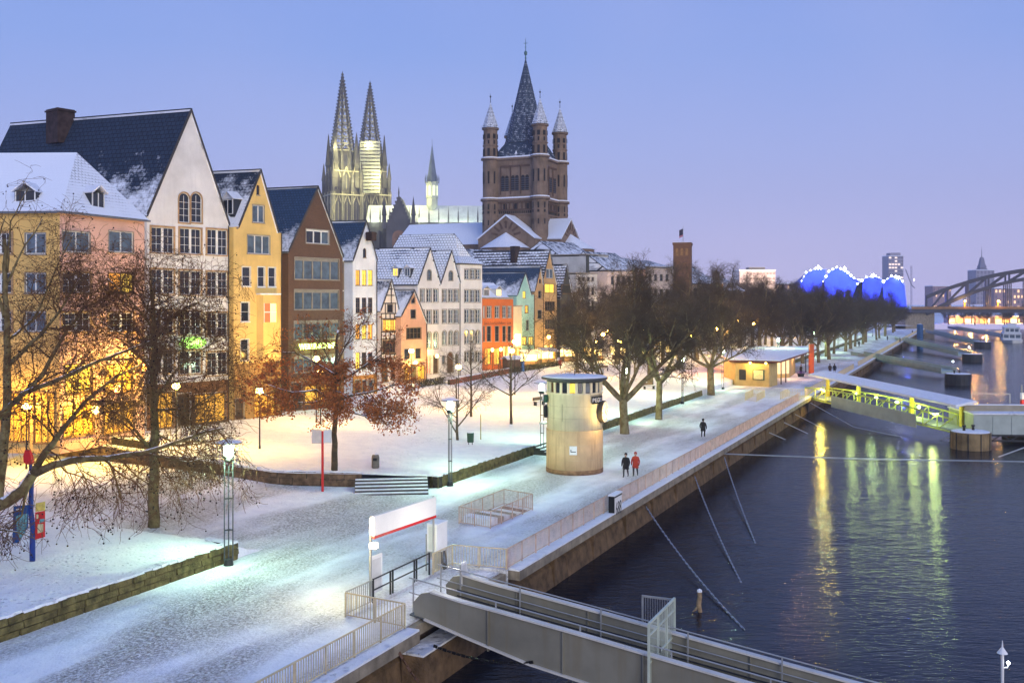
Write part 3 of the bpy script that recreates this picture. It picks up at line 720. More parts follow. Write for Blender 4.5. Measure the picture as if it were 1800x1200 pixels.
bay.add([(x, y, z0) for x, y in pl] + [(x, y, zt) for x, y in pl], [(0, 3, 7, 4), (1, 5, 6, 2), (2, 6, 7, 3), (4, 7, 6, 5), (0, 1, 2, 3)])
bo = bay.build("bay_window", plaster("yellow", (0, 0, 0)), root)
MB().box(u0 - .05, u1 + .05, -.62, -.002, zt, zt + .14).build("bay_snow", SNOWP, bo)
for i, m in enumerate((LR, LW)):
    a = u0 + .45 + i * (u1 - u0 - .9) / 2; MB().box(a, a + (u1 - u0 - 1.05) / 2, -.575, -.552, zm, zm + 1.75).build("pane", m, bo)
    MB().box(a - .05, a, -.6, -.552, zm - .05, zm + 1.8).build("frame", FW, bo); MB().box(a, a + (u1 - u0 - 1.05) / 2, -.598, -.578, zm + .9, zm + 1.0).build("frame", FW, bo)

# brown brick house
BRK = brick_mat("brown_brick", (.115, .055, .03), (.085, .04, .024), (.13, .095, .07))
C = house("brick_gable_house", "brown brick gabled house with rows of five wide windows", 507, 98, 602.5, 103.8, [(602.5, 451), (558, 330), (507, 441)], BRK, R_navy, 14, -.30,
  [(538, 404, 578, 428, 'strip3'), (518, 454, 595.5, 491, 'strip5'), (517.5, 509.5, 595, 543.5, 'strip5'), (517, 564, 595, 595.5, 'strip5'), (518, 625, 594, 652, 'strip5'), (511, 672, 530, 722, 'doorflat'), (536, 676, 596, 708, 'shop')], plinth=(662, mat("brown_shopfront", (0, 0, 0))), downpipe=False)
root, fc, g = C
gm = brick_mat("grey_brick", (.22, .17, .12), (.18, .14, .10), (.12, .10, .08))
h1 = fc.uz(602, 458)[1]
m_ = MB(); m_.box(fc.W + .01, fc.W + 1.35, 1.2, 9, 0, h1); m_.box(-.62, -.01, .9, 9, 0, h1 - .1); wg = m_.build("side_wing", gm, root)
for y0, y1 in ((460, 481), (512, 532), (563, 580), (612, 632)):
    z1, z0 = fc.uz(606, y0, 1.2)[1], fc.uz(606, y1, 1.2)[1]; m_ = MB().box(fc.W + .45, fc.W + 1.15, 1.16, 1.19, z0, z1); m_.build("pane", GB, wg)
    MB().box(fc.W + .38, fc.W + 1.22, 1.13, 1.195, z1, z1 + .12).build("blind_box", BLIND, wg)
u, z = fc.uz(556, 608.5); sg = empty("neon_sign", fc.L + fc.u * u - fc.n * .14 + Vector((0, 0, z)), fc.rz, "green neon letters across the brown brick house", "sign")
NG = emit("neon_green", (.72, 1.0, .22), 7.0); text(sg, "WEBER-SCHIFF", .78, (0, 0, 0), (math.pi / 2, 0, 0), NG, ext=.03, xs=.92)
MB().box(-2.9, 2.9, .05, .1, -.05, .03).build("support_rail", DARKM, sg)
for dx in (-2, 0, 2): plight(sg, (dx, -.7, 0), (.65, 1, .2), 45)

# narrow white house
D = house("narrow_white_house", "narrow white gabled house with slim tall windows in threes", 620, 113, 662.3, 116.1, [(662.3, 458), (643, 390), (620, 457)], plaster("cool_white", (.70, .72, .74)), R_navy, 13, -.36,
  [(638, 436, 644, 453, 'slot')] + [(a, y0, b_, y1, s_) for y0, y1, ss in ((474.6, 501.5, ('slimor', 'slimlit', 'slimlit')), (523, 550, ('slim',) * 3), (570, 596, ('slimor', 'slimlit', 'slimor')), (619, 649, ('slimlit', 'slim', 'slim'))) for (a, b_), s_ in zip(((625.2, 632.8), (636.2, 644), (647, 654.8)), ss)] + [(624, 668, 633, 695, 'doorflat'), (637, 668, 645, 690, 'dark'), (648, 668, 656, 688, 'dark')], plinth=(659, mat("orange_shopfront", (.45, .2, .04), .7, .15)))
chimney(D, 655, 408, .7, .9)
for hs, px, py in (): pass

# half timbered house
E = house("half_timbered_house", "small half timbered house with dark beams on cream panels", 668.6, 126, 702, 128.8, [(702, 551), (687.6, 493), (668.6, 546)], plaster("cream", (.66, .58, .50)), R_mid, 12, -.36,
  [(680.5, 535, 690.5, 549, 'small'), (673, 562, 697, 581, 'row4lit'), (672.5, 598, 697, 620, 'row4'), (671, 639, 681, 671, 'doorflat'), (687, 639, 697.5, 666, 'dark')], downpipe=False)
root, fc, g = E; TB = mat("timber_dark", (.035, .022, .015), .8, .2)
def beam(p, q_, wd=.13):
    a, b_ = fc.uz(*p), fc.uz(*q_); MB().bar((a[0], -.02, a[1]), (b_[0], -.02, b_[1]), .09, wd, (0, 1, 0)).build("beam", TB, root)
def bmm(a, b_, wd=.13):
    a, b_ = fc.uz(*a), fc.uz(*b_); d = Vector((b_[0] - a[0], 0, b_[1] - a[1])); nn = Vector((-d.z, 0, d.x)).normalized() * wd / 2
    m_ = MB(); P4 = [Vector((a[0], 0, a[1])) - nn, Vector((b_[0], 0, b_[1])) - nn, Vector((b_[0], 0, b_[1])) + nn, Vector((a[0], 0, a[1])) + nn]
    m_.loft([p + Vector((0, -.06, 0)) for p in P4], [p + Vector((0, -.004, 0)) for p in P4]); m_.build("beam", TB, root)
for y in (551, 560, 583.5, 596, 622, 630): bmm((669.2, y), (701.4, y))
for x in (670, 678, 685.5, 693, 700.8):
    bmm((x, 551), (x, 560)); bmm((x, 583.5), (x, 596)); bmm((x, 622), (x, 630))
for x in (670, 700.8): bmm((x, 560), (x, 583.5)); bmm((x, 596), (x, 622))
bmm((687.5, 500), (687.5, 534)); bmm((680, 519), (695, 519)); bmm((675, 533), (699, 533)); bmm((684.5, 508), (690.5, 508)); bmm((677, 534), (677, 551)); bmm((694.5, 534), (694.5, 551))

# small pink house
Fh = house("small_pink_house", "small salmon pink gabled house above a brightly lit doorway", 705, 128, 750, 131.9, [(750, 567), (727.5, 511), (705, 555)], plaster("salmon", (.66, .36, .22)), R_mid, 13, -.36,
  [(723, 519.6, 729.5, 533, 'small'), (722, 544, 730.6, 559.5, 'small'), (714.4, 576, 740, 595, 'row4'), (711, 613, 720, 631, 'small'), (730, 612, 739.6, 630, 'small'), (711, 644, 720, 668, 'shop'), (723, 640, 732, 671, 'doorflat'), (735, 643, 746, 666, 'shop')], downpipe=True)
root, fc, g = Fh
u, z = fc.uz(726, 637); wl = empty("wall_lantern", fc.L + fc.u * u - fc.n * .45 + Vector((0, 0, z)), fc.rz, "bright yellow lantern over the doorway of the small pink house", "lantern")
MB().lathe([(.05, .2), (.18, .12), (.2, -.1), (.08, -.22)], 10).build("glass", emit("lantern_yellow", (1, .8, .3), 30), wl); MB().bar((0, .45, .22), (0, 0, .22), .04).build("bracket", DARKM, wl); plight(wl, (0, -.5, -.1), (1, .72, .12), 420)

# white double gable and hipped house
WT = plaster("warm_white", (.68, .65, .60))
rows = lambda xs, ys: [(a, y0, b_, y1, s_) for y0, y1, s_ in ys for a, b_ in xs]
G1 = house("white_gable_house", "white gabled house with grey framed windows and a long tiled roof with two dormers", 734, 136, 774, 139.8, [(774, 499), (755.5, 437), (734, 499)], WT, R_tile, 13, -.30,
  [(751, 474, 758, 492, 'niche')] + rows(((738.8, 745.6), (750, 758), (762, 769.6)), ((508, 530.5, 'frame'), (545, 568.5, 'frame'), (583, 612, 'framearch'))) + [(750, 625, 757, 657, 'doorpink'), (761.5, 625, 770, 656, 'doorflat')], downpipe=False)
dormer(G1, 696, 486, 1.1, 1.2, LY); dormer(G1, 717, 486, 1.1, 1.2, GB)
G2 = house("white_gable_house", "white gabled house with an arched brown front door beside the hipped house", 774, 139.8, 808.5, 143.2, [(808.5, 497), (793, 442), (774, 499)], WT, R_tile, 13, -.30,
  [(789, 476, 796, 493, 'niche')] + rows(((777.4, 784.6), (788.4, 795.6), (798.4, 805.6)), ((508.8, 530.5, 'frame'), (544, 568, 'frame'), (581, 606, 'framearch'))) + [(777, 625, 782, 640, 'niche'), (786, 619, 796.5, 654, 'door'), (800, 622, 805, 639, 'niche')])
Hh = house("white_hipped_house", "white house with bell shaped snowy hipped roof next to the orange house", 809, 143.2, 847.4, 147.2, [(847.4, 466), (828, 465.5), (809, 465)], WT, R_tile, 13, -.30,
  rows(((816.6, 824), (826.8, 834), (836.2, 843.4)), ((473.5, 490.5, 'frame'), (509.5, 531, 'frame'), (544, 567, 'frame'), (580, 604, 'framearch'), (618, 636, 'frame'))), flat=True)
root, fc, g = Hh
zr = fc.uz(809, 465)[1]; zp = HC + (HY - 413) / F * 149 - fc.zb; W = fc.W; k = -.30; Dp = 13
m_ = MB(); z1 = zr + (zp - zr) * .28
def fr4(o, z, ): return [(-o, -o, z), (W + o, -o, z), (W + o + k * Dp, Dp + o, z), (-o + k * Dp, Dp + o, z)]
lo, mi = fr4(.35, zr + .2), fr4(-1.1, z1); rf, rb = (W / 2 + k * 2.4 - .2, 2.4, zp), (W / 2 + k * 11 - .2, 11, zp)
for i in range(4): slab(m_, lo[i], lo[(i + 1) % 4], mi[(i + 1) % 4], mi[i], .1)
slab(m_, mi[0], mi[1], rf, rf, .1); slab(m_, mi[1], mi[2], rb, rf, .1); slab(m_, mi[3], mi[0], rf, rb, .1); slab(m_, mi[2], mi[3], rb, rb, .1)
m_.build("hipped_roof", R_tile, root)

# orange house
I = house("orange_house", "flat fronted orange house with painted lettering and snowy mansard behind", 848, 154, 902, 160.4, [(902, 526), (875, 525.5), (848, 525)], plaster("orange", (.62, .15, .03)), R_snow, 10, -.3,
  rows(((849.5, 852), (856, 863), (870, 877), (883.2, 889), (892.6, 898)), ((538.5, 558.5, 'frame'), (573, 600, 'dark'))) + [(852, 612, 862, 640, 'litorange'), (868, 612, 878, 640, 'litorange'), (884, 608, 900, 640, 'pub')], flat=True)
root, fc, g = I; W = fc.W; zr = fc.uz(875, 525)[1]
m_ = MB(); slab(m_, (.2, .6, zr + .2), (W - .2, .6, zr + .2), (W - .5, 3.6, zr + 2.6), (.5, 3.6, zr + 2.6)); slab(m_, (W, 8, zr), (0, 8, zr), (.5, 3.6, zr + 2.6), (W - .5, 3.6, zr + 2.6)); m_.build("mansard_roof", R_snow, root)
for u_ in (1.4, 4.6):
    d_ = MB().box(u_, u_ + 1.5, .9, 3, zr + .3, zr + 1.6).build("dormer", WT, root); MB().box(u_ + .2, u_ + 1.3, .86, .89, zr + .55, zr + 1.4).build("pane", LW if u_ > 2 else GW, d_)
    m_ = MB(); slab(m_, (u_ - .15, .7, zr + 1.6), (u_ - .15 + .9, .7, zr + 2.1), (u_ + .75, 3.2, zr + 2.1), (u_ - .15, 3.2, zr + 1.6), .08); slab(m_, (u_ + .75, .7, zr + 2.1), (u_ + 1.65, .7, zr + 1.6), (u_ + 1.65, 3.2, zr + 1.6), (u_ + .75, 3.2, zr + 2.1), .08); m_.build("dormer_roof", SNOWP, d_)
rr = random.Random(3); m_ = MB(); zl = fc.uz(875, 568)[1]; x = .5
while x < W - .6:                                        # faded, unreadable painted letters
    if rr.random() > .15:
        h_ = rr.choice((.35, .35, .5)); m_.box(x, x + .07, -.02, -.003, zl - .2, zl - .2 + h_); m_.box(x + .07, x + .2, -.02, -.003, zl - .2 + rr.choice((0, .14, .28)), zl - .13 + rr.choice((0, .14)))
    x += .29
m_.build("faded_lettering", mat("lettering_brown", (.16, .05, .03), .8, .2), root)
for px in (851, 866, 881.5):
    u, z = fc.uz(px, 614); ll = empty("globe_lantern", fc.L + fc.u * u - fc.n * 1.6 + Vector((0, 0, -.0)), fc.rz, "warm globe lantern on a post before the orange house", "lantern", "globe lanterns before the orange house")
    MB().lathe([(.09, 0), (.05, .3), (.04, 2.9)], 8).build("post", DARKM, ll); MB().lathe([(.05, 2.9), (.2, 3.05), (.24, 3.25), (.16, 3.45), (.03, 3.5)], 12).build("globe", emit("globe_warm", (1, .62, .16), 14), ll); plight(ll, (0, -.3, 3.3), (1, .55, .12), 130)

# mint house, and the cream annexe before it
J = house("mint_house", "mint green gabled house overgrown with frosted creeper", 908, 166, 939, 170, [(939, 518), (934, 518), (923, 480), (909, 518), (908, 518.5)], plaster("mint", (.34, .60, .52)), R_navy, 14, -.30,
  [(919, 512, 924, 524, 'slimlit'), (923, 537, 928, 550, 'litorange'), (925, 563, 929, 580, 'dark'), (915, 592, 925, 606, 'lit'), (929, 592, 937, 606, 'lit'), (912, 615, 936, 637, 'pub')])
Jc = house("cream_annexe", "low cream annexe with a lit sign box between the orange and mint houses", 902.5, 161.5, 917, 163.4, [(917, 539), (910, 539), (902.5, 539)], plaster("cream_lit", (.66, .56, .36)), R_snow, 4, -.3, [(904, 612, 915, 638, 'pub')], flat=True)
root, fc, g = Jc
u, z = fc.uz(907.5, 597); MB().box(u - .45, u + .45, -.5, -.1, z - .9, z + .9).build("light_box", emit("light_box", (1, .86, .5), 4.5), root); plight(root, (u, -1.4, z), (1, .75, .3), 160)
root, fc, g = J; rr = random.Random(9); m_ = MB()
for i in range(1700):
    a = rr.random(); u, z = rr.uniform(.05, fc.W * .98), rr.uniform(2.8, 9.6)
    if z > 5 and rr.random() < (z - 5) / 5: continue
    s_ = rr.uniform(.06, .13); y = -rr.uniform(.02, .22); m_.add([(u, y, z), (u + s_, y - .03, z + s_ * rr.uniform(-1, 1)), (u + s_ * .4, y + .03, z + s_)], [(0, 1, 2)])
tag(m_.build("creeper", mat("frosted_creeper", (.16, .24, .22), .8, .6, 9), root), kind="stuff")

# tan houses, dark gable, modern block and the long houses behind the trees
TAN = plaster("tan", (.46, .31, .15))
house("tan_narrow_house", "narrow tan gabled house squeezed beside the mint house", 940, 178, 955, 180, [(955, 500), (950, 469), (940, 511)], TAN, R_navy, 16, -.30, [(947.5, 490, 951, 498, 'slot'), (946, 511, 951, 524, 'dark'), (945, 545, 952, 560, 'dark'), (944, 610, 953, 634, 'pub')])
K2 = house("tan_gable_house", "tan gabled house with lit attic windows and long dark banded roof", 954.5, 182, 979, 185, [(979, 502), (966, 440), (954.5, 490)], TAN, R_bands, 15, -.30, [(960, 473, 971.6, 488.7, 'duo'), (957.5, 499, 974, 514.7, 'lit'), (958, 530, 975, 546, 'row4'), (958, 562, 975, 578, 'row4'), (957, 606, 977, 636, 'pub')])
chimney(K2, 908, 433, 1.2, 1.2)
house("dark_gable_house", "house with dark metal clad gable and one big yellow lit window", 985, 190, 1007, 192.6, [(1007, 524), (996.5, 466), (985, 524)], mat("dark_cladding", (.05, .055, .05), .6, .15), R_bands, 13, -.32, [(987, 501, 1004.5, 515.5, 'lit'), (988, 540, 1004, 556, 'row4'), (988, 572, 1004, 588, 'row4'), (987, 606, 1005, 632, 'pub')])
house("modern_house", "modern pale house with dark roof storey among the old houses", 1012, 198, 1050, 203, [(1050, 482), (1031, 482), (1012, 482.5)], plaster("pale", (.55, .54, .50)), R_patch, 12, -.3, rows(((1016, 1020), (1024, 1028), (1032, 1036), (1040, 1044)), ((487, 494, 'dark'), (505, 519, 'dark'), (530, 546, 'dark'), (556, 572, 'dark'))) + [(1015, 606, 1045, 628, 'pub')], flat=True)
mb_ = house("modern_block", "square dark and white penthouse block with one window", 1030, 206, 1069, 211, [(1069, 450), (1050, 450), (1030, 450)], plaster("pale", (0, 0, 0)), R_patch, 9, -.3, [(1058.5, 460, 1067, 474, 'dark')], flat=True)
root, fc, g = mb_; u, z = fc.uz(1050.5, 450); MB().box(-.02, u, -.1, -.01, 2, z).build("dark_cladding", mat("dark_cladding", (0, 0, 0)), root)
N1 = house("long_pale_house", "long pale house with patchy blue snow on its roof, behind the plane trees", 1068, 205, 1121, 213, [(1121, 477), (1094, 477), (1068, 477)], plaster("pale_pink", (.60, .50, .44)), R_patch, 10, -.3, rows(((1074, 1079), (1084, 1089), (1094, 1099), (1104, 1109), (1113, 1118)), ((486, 500, 'dark'), (514, 530, 'dark'), (543, 560, 'dark'), (574, 590, 'litorange'))) + [(1072, 604, 1116, 624, 'pub')], flat=True)
def cross_roof(hs, h, name="roof"):
    root, fc, g = hs; W = fc.W; z0 = g['EL'][1] + .25; k, D_ = g['k'], g['D']
    m_ = MB(); slab(m_, (-.2, -.3, z0), (W + .2, -.3, z0), (W + .2 + k * D_ * .5, D_ * .5, z0 + h), (-.2 + k * D_ * .5, D_ * .5, z0 + h)); slab(m_, (W + k * D_, D_, z0), (k * D_, D_, z0), (-.2 + k * D_ * .5, D_ * .5, z0 + h), (W + .2 + k * D_ * .5, D_ * .5, z0 + h))
    for u_ in (-.15, W + .15): m_.add([(u_, -.2, z0 - .1), (u_ + k * D_, D_, z0 - .1), (u_ + k * D_ * .5, D_ * .5, z0 + h - .1)], [(0, 1, 2)])
    m_.build(name, R_patch, root)
cross_roof(N1, 4.0)
N2 = house("terrace_house", "salmon terrace house with a half snow covered roof beside the long pale house", 1121, 214, 1135, 216.5, [(1135, 474), (1128, 474), (1121, 474)], plaster("salmon_pale", (.58, .36, .28)), R_patch, 8, -.3, [(1124, 486, 1131, 500, 'dark'), (1124, 514, 1131, 530, 'dark'), (1123, 604, 1133, 624, 'pub')], flat=True); cross_roof(N2, 2.4)
N3 = house("terrace_house", "long terrace house under a flat snow field roof left of the brick tower", 1135, 219, 1184, 226, [(1184, 471), (1160, 471), (1135, 471)], plaster("pale_grey", (.40, .36, .34)), R_snow, 12, -.3, rows(((1140, 1145), (1150, 1155), (1160, 1165), (1170, 1175)), ((482, 494, 'dark'), (508, 522, 'dark'), (536, 550, 'litorange'))) + [(1140, 600, 1180, 620, 'pub')], flat=True); cross_roof(N3, 1.8)
N4 = house("gabled_hall", "stone hall with steep snow patched roof beside the brick tower", 1214, 231, 1262, 239, [(1262, 500), (1238, 500), (1214, 500)], plaster("hall_stone", (.34, .26, .18)), R_patch, 12, -.3, rows(((1219, 1226), (1233, 1240), (1247, 1254)), ((506, 520, 'dark'), (536, 556, 'litorange'))), flat=True); cross_roof(N4, 4.2)
N5 = house("terrace_house", "distant terrace house with one orange lit dormer near the office block", 1262, 246, 1308, 256, [(1308, 512), (1285, 512), (1262, 512)], plaster("pale_pink", (0, 0, 0)), R_patch, 11, -.3, rows(((1268, 1274), (1281, 1287), (1295, 1301)), ((518, 530, 'dark'), (542, 554, 'lit'))), flat=True); cross_roof(N5, 3.6)
root, fc, g = N5; z0 = g['EL'][1]; d_ = MB().box(2.0, 3.4, .4, 3, z0 + .6, z0 + 2.2).build("dormer", WT, root); MB().box(2.2, 3.2, .36, .39, z0 + .8, z0 + 1.9).build("pane", LO, d_)

# roofs of the second row, seen over the front houses
for lab, pxl, Yl, pxr, Yr, top in (("back house with dark snow banded roof behind the white double gables", 640, 160, 720, 166, [(720, 452), (690, 436), (640, 452)]), ("back house with dark roof between the hipped house and the church", 850, 205, 900, 210, [(900, 470), (880, 438), (850, 470)]), ("back house with snow powdered roof right of the church choir", 985, 232, 1042, 240, [(1042, 452), (1015, 424), (985, 452)])):
    hs = house("back_house", lab, pxl, Yl, pxr, Yr, [(pxr, top[0][1]), ((pxl + pxr) / 2, top[0][1]), (pxl, top[2][1])], plaster("back", (.30, .26, .22)), R_patch, 10, -.3, flat=True)
    cross_roof(hs, (top[0][1] - top[1][1]) * Yl / F * 1.0)

# pink corner house
zb = 2.1; c0 = Vector(((105 - 900) / F * 71.3, 71.3, zb)); cR = Vector(((254 - 900) / F * 79.2, 79.2, zb)); cL = Vector(((-75 - 900) / F * 72.0, 72.0, zb))
PK = plaster("rose", (.64, .40, .31)); OC = plaster("ochre_wall", (.66, .43, .14))
root = empty("corner_house", c0, 0, "pink and ochre corner house with snow covered hipped roof behind the near plane trees", "house")
eave = HC + (HY - 374) / F * 71.3 - zb
for nm, pl_, pr_, wm, wl in (("right", (105, 71.3), (254, 79.2), PK, [(a, y0 + 2, b_, y1 + 2, s_) for y0, y1, ss in ((405, 441, ('duo', 'duo')), (478, 512, ('cross', 'litorange')), (548, 580, ('cross', 'cross'))) for (a, b_), s_ in zip(((109.5, 158), (191, 234)), ss)] + [(115, 640, 160, 690, 'lit'), (185, 640, 232, 690, 'shop'), (112, 712, 165, 765, 'shop'), (182, 708, 236, 760, 'shop')]), ("left", (-75, 72.0), (105, 71.3), OC, [(a, y0, b_, y1, s_) for y0, y1 in ((410, 446), (480, 515), (548, 582)) for a, b_, s_ in ((-20, 20, 'cross'), (45, 80, 'duo'))] + [(10, 690, 50, 775, 'shop'), (60, 690, 95, 778, 'shop')])):
    fc = Facade(pl_[0], pl_[1], pr_[0], pr_[1], zb); W = fc.W; poly = [(0, 0), (W, 0), (W, eave), (0, eave)]; holes = []; specs = []
    for x0, y0, x1, y1, sty in wl:
        ym, xm = (y0 + y1) / 2, (x0 + x1) / 2; u0, u1 = fc.uz(x0, ym)[0], fc.uz(x1, ym)[0]; z1, z0 = fc.uz(xm, y0)[1], max(.05, fc.uz(xm, y1)[1])
        holes.append([(u0, z0), (u1, z0), (u1, z1), (u0, z1)]); specs.append((u0, u1, z0, z1, sty))
    wo_ = facade_mesh(poly, holes, 1).build("facade", wm, root, loc=rel(root, fc.L), rot=(0, 0, fc.rz))
    for sp_ in specs: window(wo_, *sp_)
back = cR + (cL - c0); m_ = MB()
for a, b_ in ((cR, back), (back, cL)): m_.quad(rel(root, a), rel(root, b_), rel(root, b_) + Vector((0, 0, eave)), rel(root, a) + Vector((0, 0, eave)))
m_.build("rear_wall", PK, root)
e0, eR, eL, eB = [rel(root, p) + Vector((0, 0, eave + .12)) for p in (c0 + Vector((.25, -.4, 0)), cR + Vector((.4, -.1, 0)), cL + Vector((0, -.4, 0)), back)]
pk = rel(root, at(135, 268, 77.0)); pk2 = Vector((pk.x - 12, pk.y + .5, pk.z))
m_ = MB(); slab(m_, e0, eR, pk, pk); m_.build('roof_slope', roof_mat('roof_snow_shingle', SLATE, .95, .50, 9, .35, .3, .55, .12), root); m_ = MB(); slab(m_, eL, e0, pk, pk2); slab(m_, eR, eB, pk2, pk)
m_.build("hipped_roof", R_snow, root)
m_ = MB(); m_.bar(e0 + Vector((.03, -.08, -.1)), eR + Vector((.08, 0, -.1)), .14, .14); m_.bar(eL + Vector((0, -.08, -.1)), e0 + Vector((.03, -.08, -.1)), .14, .14); m_.build("gutter", ZN, root)
def hip_dormer(px, py, Y, w, h, rz):
    p = rel(root, at(px, py, Y)); o = MB().box(-w / 2, w / 2, 0, 2.6, -.3, h).build("dormer", mat("dormer_slate", (0, 0, 0)), root, loc=p, rot=(0, 0, rz))
    MB().box(-w / 2 + .14, w / 2 - .14, -.04, -.01, .1, h - .1).build("pane", GD, o)
    m_ = MB()
    for a in (-w / 2 + .06, -.04, w / 2 - .14): m_.box(a, a + .08, -.07, -.012, .05, h - .04)
    m_.box(-w / 2 + .06, w / 2 - .06, -.068, -.014, .03, .1); m_.build("frame", FW, o)
    m_ = MB(); slab(m_, (-w / 2 - .15, -.3, h), (-w / 2 - .15, 3, h), (0, 3, h + w * .45), (0, -.3, h + w * .45), .1); slab(m_, (w / 2 + .15, 3, h), (w / 2 + .15, -.3, h), (0, -.3, h + w * .45), (0, 3, h + w * .45), .1); m_.build("dormer_roof", SNOWP, o)
hip_dormer(172, 369, 74.8, 1.3, 1.3, math.radians(66)); hip_dormer(45, 365, 72.2, 1.6, 1.2, 0)
# ================================================================== great church with four turrets
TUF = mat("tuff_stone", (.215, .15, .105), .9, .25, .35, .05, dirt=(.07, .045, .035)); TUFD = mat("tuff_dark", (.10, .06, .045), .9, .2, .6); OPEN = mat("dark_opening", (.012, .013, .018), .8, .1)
SPIRE = roof_mat("spire_slate", (.02, .035, .06), .36, .27, 30, 1.1, .5, .3, .2); TROOF = roof_mat("turret_slate", (.045, .06, .10), .58, .50, 7, .9, .4, .8, .2)
CH = at(924, 530, 256); zb = 3.0
ch = empty("great_church", (CH.x, CH.y, zb), math.radians(-24), "romanesque church tower with four corner turrets and tall slate spire", "church")
a = 6.8; z = lambda py: HC - (py - HY) / F * 256 - zb
H1, H2, Hb = z(283), z(353), z(380)
m_ = MB(); m_.box(-a, a, -a, a, 0, H1); m_.build("tower", TUF, ch)
m_ = MB()
for s_, o in ((1, .0), (-1, .0)): pass
for hh, ex, th in ((H1, .45, .5), (H2, .55, .6), (Hb, .3, .3)): co = MB().box(-a - ex, a + ex, -a - ex, a + ex, hh - th, hh).build("cornice", TUF, ch)
m_ = MB()
for hh, ex in ((H1, .4), (H2, .5)): m_.box(-a - ex, a + ex, -a - ex, a + ex, hh + .004, hh + .35)
m_.build("snow_ledge", SNOWP, co)
def face(rz):                                                  # openings of one tower side, in a frame turned to it
    f = empty("tower_side", (0, 0, 0), rz); f.parent = ch; return f
for rz in (0, math.pi / 2, math.pi, -math.pi / 2):
    fo = MB(); tr = MB(); bl = MB()
    c, s_ = math.cos(rz), math.sin(rz); R = lambda x, y, z_: (x * c - y * s_, x * s_ + y * c, z_)
    def bx(mb, x0, x1, y0, y1, z0, z1): mb.hexa([R(x, y, zz) for zz in (z0, z1) for x, y in ((x0, y0), (x1, y0), (x1, y1), (x0, y1))])
    for i in (-1, 0, 1):
        for d in (-.55, .55):
            x = i * 2.75 + d; zz0, zz1 = z(340), z(313.5)
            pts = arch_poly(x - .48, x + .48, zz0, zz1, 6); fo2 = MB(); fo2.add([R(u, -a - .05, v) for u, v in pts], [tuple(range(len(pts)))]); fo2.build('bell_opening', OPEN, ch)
            bl = MB()
            for j in range(6): bx(bl, x - .46, x + .46, -a - .13, -a - .055, zz0 + .2 + j * .55, zz0 + .38 + j * .55)
            bl.build("louvre", mat("louvre_blue", (.06, .07, .10), .6, .1), ch)
        bx(tr, i * 2.75 - 1.28, i * 2.75 - 1.05, -a - .22, -a, z(346), z(296)); bx(tr, i * 2.75 - 1.05, i * 2.75 + 1.28, -a - .2, -a, z(299), z(296))
    for i in range(16):
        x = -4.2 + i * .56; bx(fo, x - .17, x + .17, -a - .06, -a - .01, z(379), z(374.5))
        if i % 2: bx(tr, x - .1, x + .1, -a - .28, -a, z(371), z(361))
    for x in (-2.7, .2, 3.3): bx(fo, x - .5, x + .5, -a - .05, -a - .01, z(372), z(362))
    bx(tr, -4.6, 4.6, -a - .3, -a, z(373.5), z(371.5)); bx(tr, -4.6, 4.6, -a - .3, -a, z(361), z(359.5))
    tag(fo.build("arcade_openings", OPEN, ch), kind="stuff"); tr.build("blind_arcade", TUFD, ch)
for i, (sx, sy) in enumerate(((-1, -1), (1, -1), (1, 1), (-1, 1))):
    cx, cy = sx * a, sy * a; top = z(234); r = 1.95
    m_ = MB(); m_.lathe([(r * 1.05, 0), (r * 1.05, H2 - .7), (r * 1.3, H2 - .5), (r * 1.3, H2), (r, H2 + .02), (r, H1 - .5), (r * 1.25, H1 - .4), (r * 1.25, H1), (r * .93, H1 + .02), (r * .93, z(262)), (r * 1.02, z(262) + .02), (r * 1.02, z(260)), (r * .9, z(260) + .02), (r * .9, top), (r * 1.1, top + .2), (r * 1.1, top + .6)], 16, (cx, cy, 0))
    tu = m_.build("turret", TUF, ch)
    m_ = MB()
    for hh, rr_ in ((H1, 1.2), (H2, 1.25)): m_.lathe([(r * rr_, hh + .004), (r * rr_, hh + .3), (r * .9, hh + .4)], 16, (cx, cy, 0))
    m_.build("snow_ring", SNOWP, tu)
    m_ = MB()
    for kk in range(8):
        an = kk * math.pi / 4 + .2; dx, dy = math.cos(an), math.sin(an)
        def slot(rad, wd, z0, z1):
            t_ = Vector((-dy, dx, 0)) * wd; p = Vector((cx + dx * rad, cy + dy * rad, 0)); m_.quad(p - t_ + Vector((0, 0, z0)), p + t_ + Vector((0, 0, z0)), p + t_ + Vector((0, 0, z1)), p - t_ + Vector((0, 0, z1)))
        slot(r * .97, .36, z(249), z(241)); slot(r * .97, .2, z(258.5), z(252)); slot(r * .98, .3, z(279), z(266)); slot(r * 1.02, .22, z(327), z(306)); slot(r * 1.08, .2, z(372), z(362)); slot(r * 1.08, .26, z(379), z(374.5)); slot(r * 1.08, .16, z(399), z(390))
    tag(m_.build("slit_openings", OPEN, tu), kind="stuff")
    m_ = MB(); n = 8; zt = z(190) + .8
    for kk in range(n):
        a0, a1 = kk * 2 * math.pi / n, (kk + 1) * 2 * math.pi / n; p0, p1 = [(cx + r * 1.16 * math.cos(q_), cy + r * 1.16 * math.sin(q_), top + .55) for q_ in (a0, a1)]
        slab(m_, p0, p1, (cx, cy, zt), (cx, cy, zt), .05)
        am = (a0 + a1) / 2; q0 = Vector((cx + r * 1.13 * math.cos(am), cy + r * 1.13 * math.sin(am), top + .5)); t_ = Vector((-math.sin(am), math.cos(am), 0)) * r * .42
        m_.add([q0 - t_, q0 + t_, q0 + Vector((0, 0, 1.2))], [(0, 1, 2)])
    rf_ = m_.build("turret_roof", TROOF, tu)
    MB().lathe([(.09, 0), (.06, 1.2), (.22, 1.4), (.22, 1.6), (.03, 1.8), (.02, 2.4)], 8, (cx, cy, zt - .1)).build("finial", DARKM, tu)
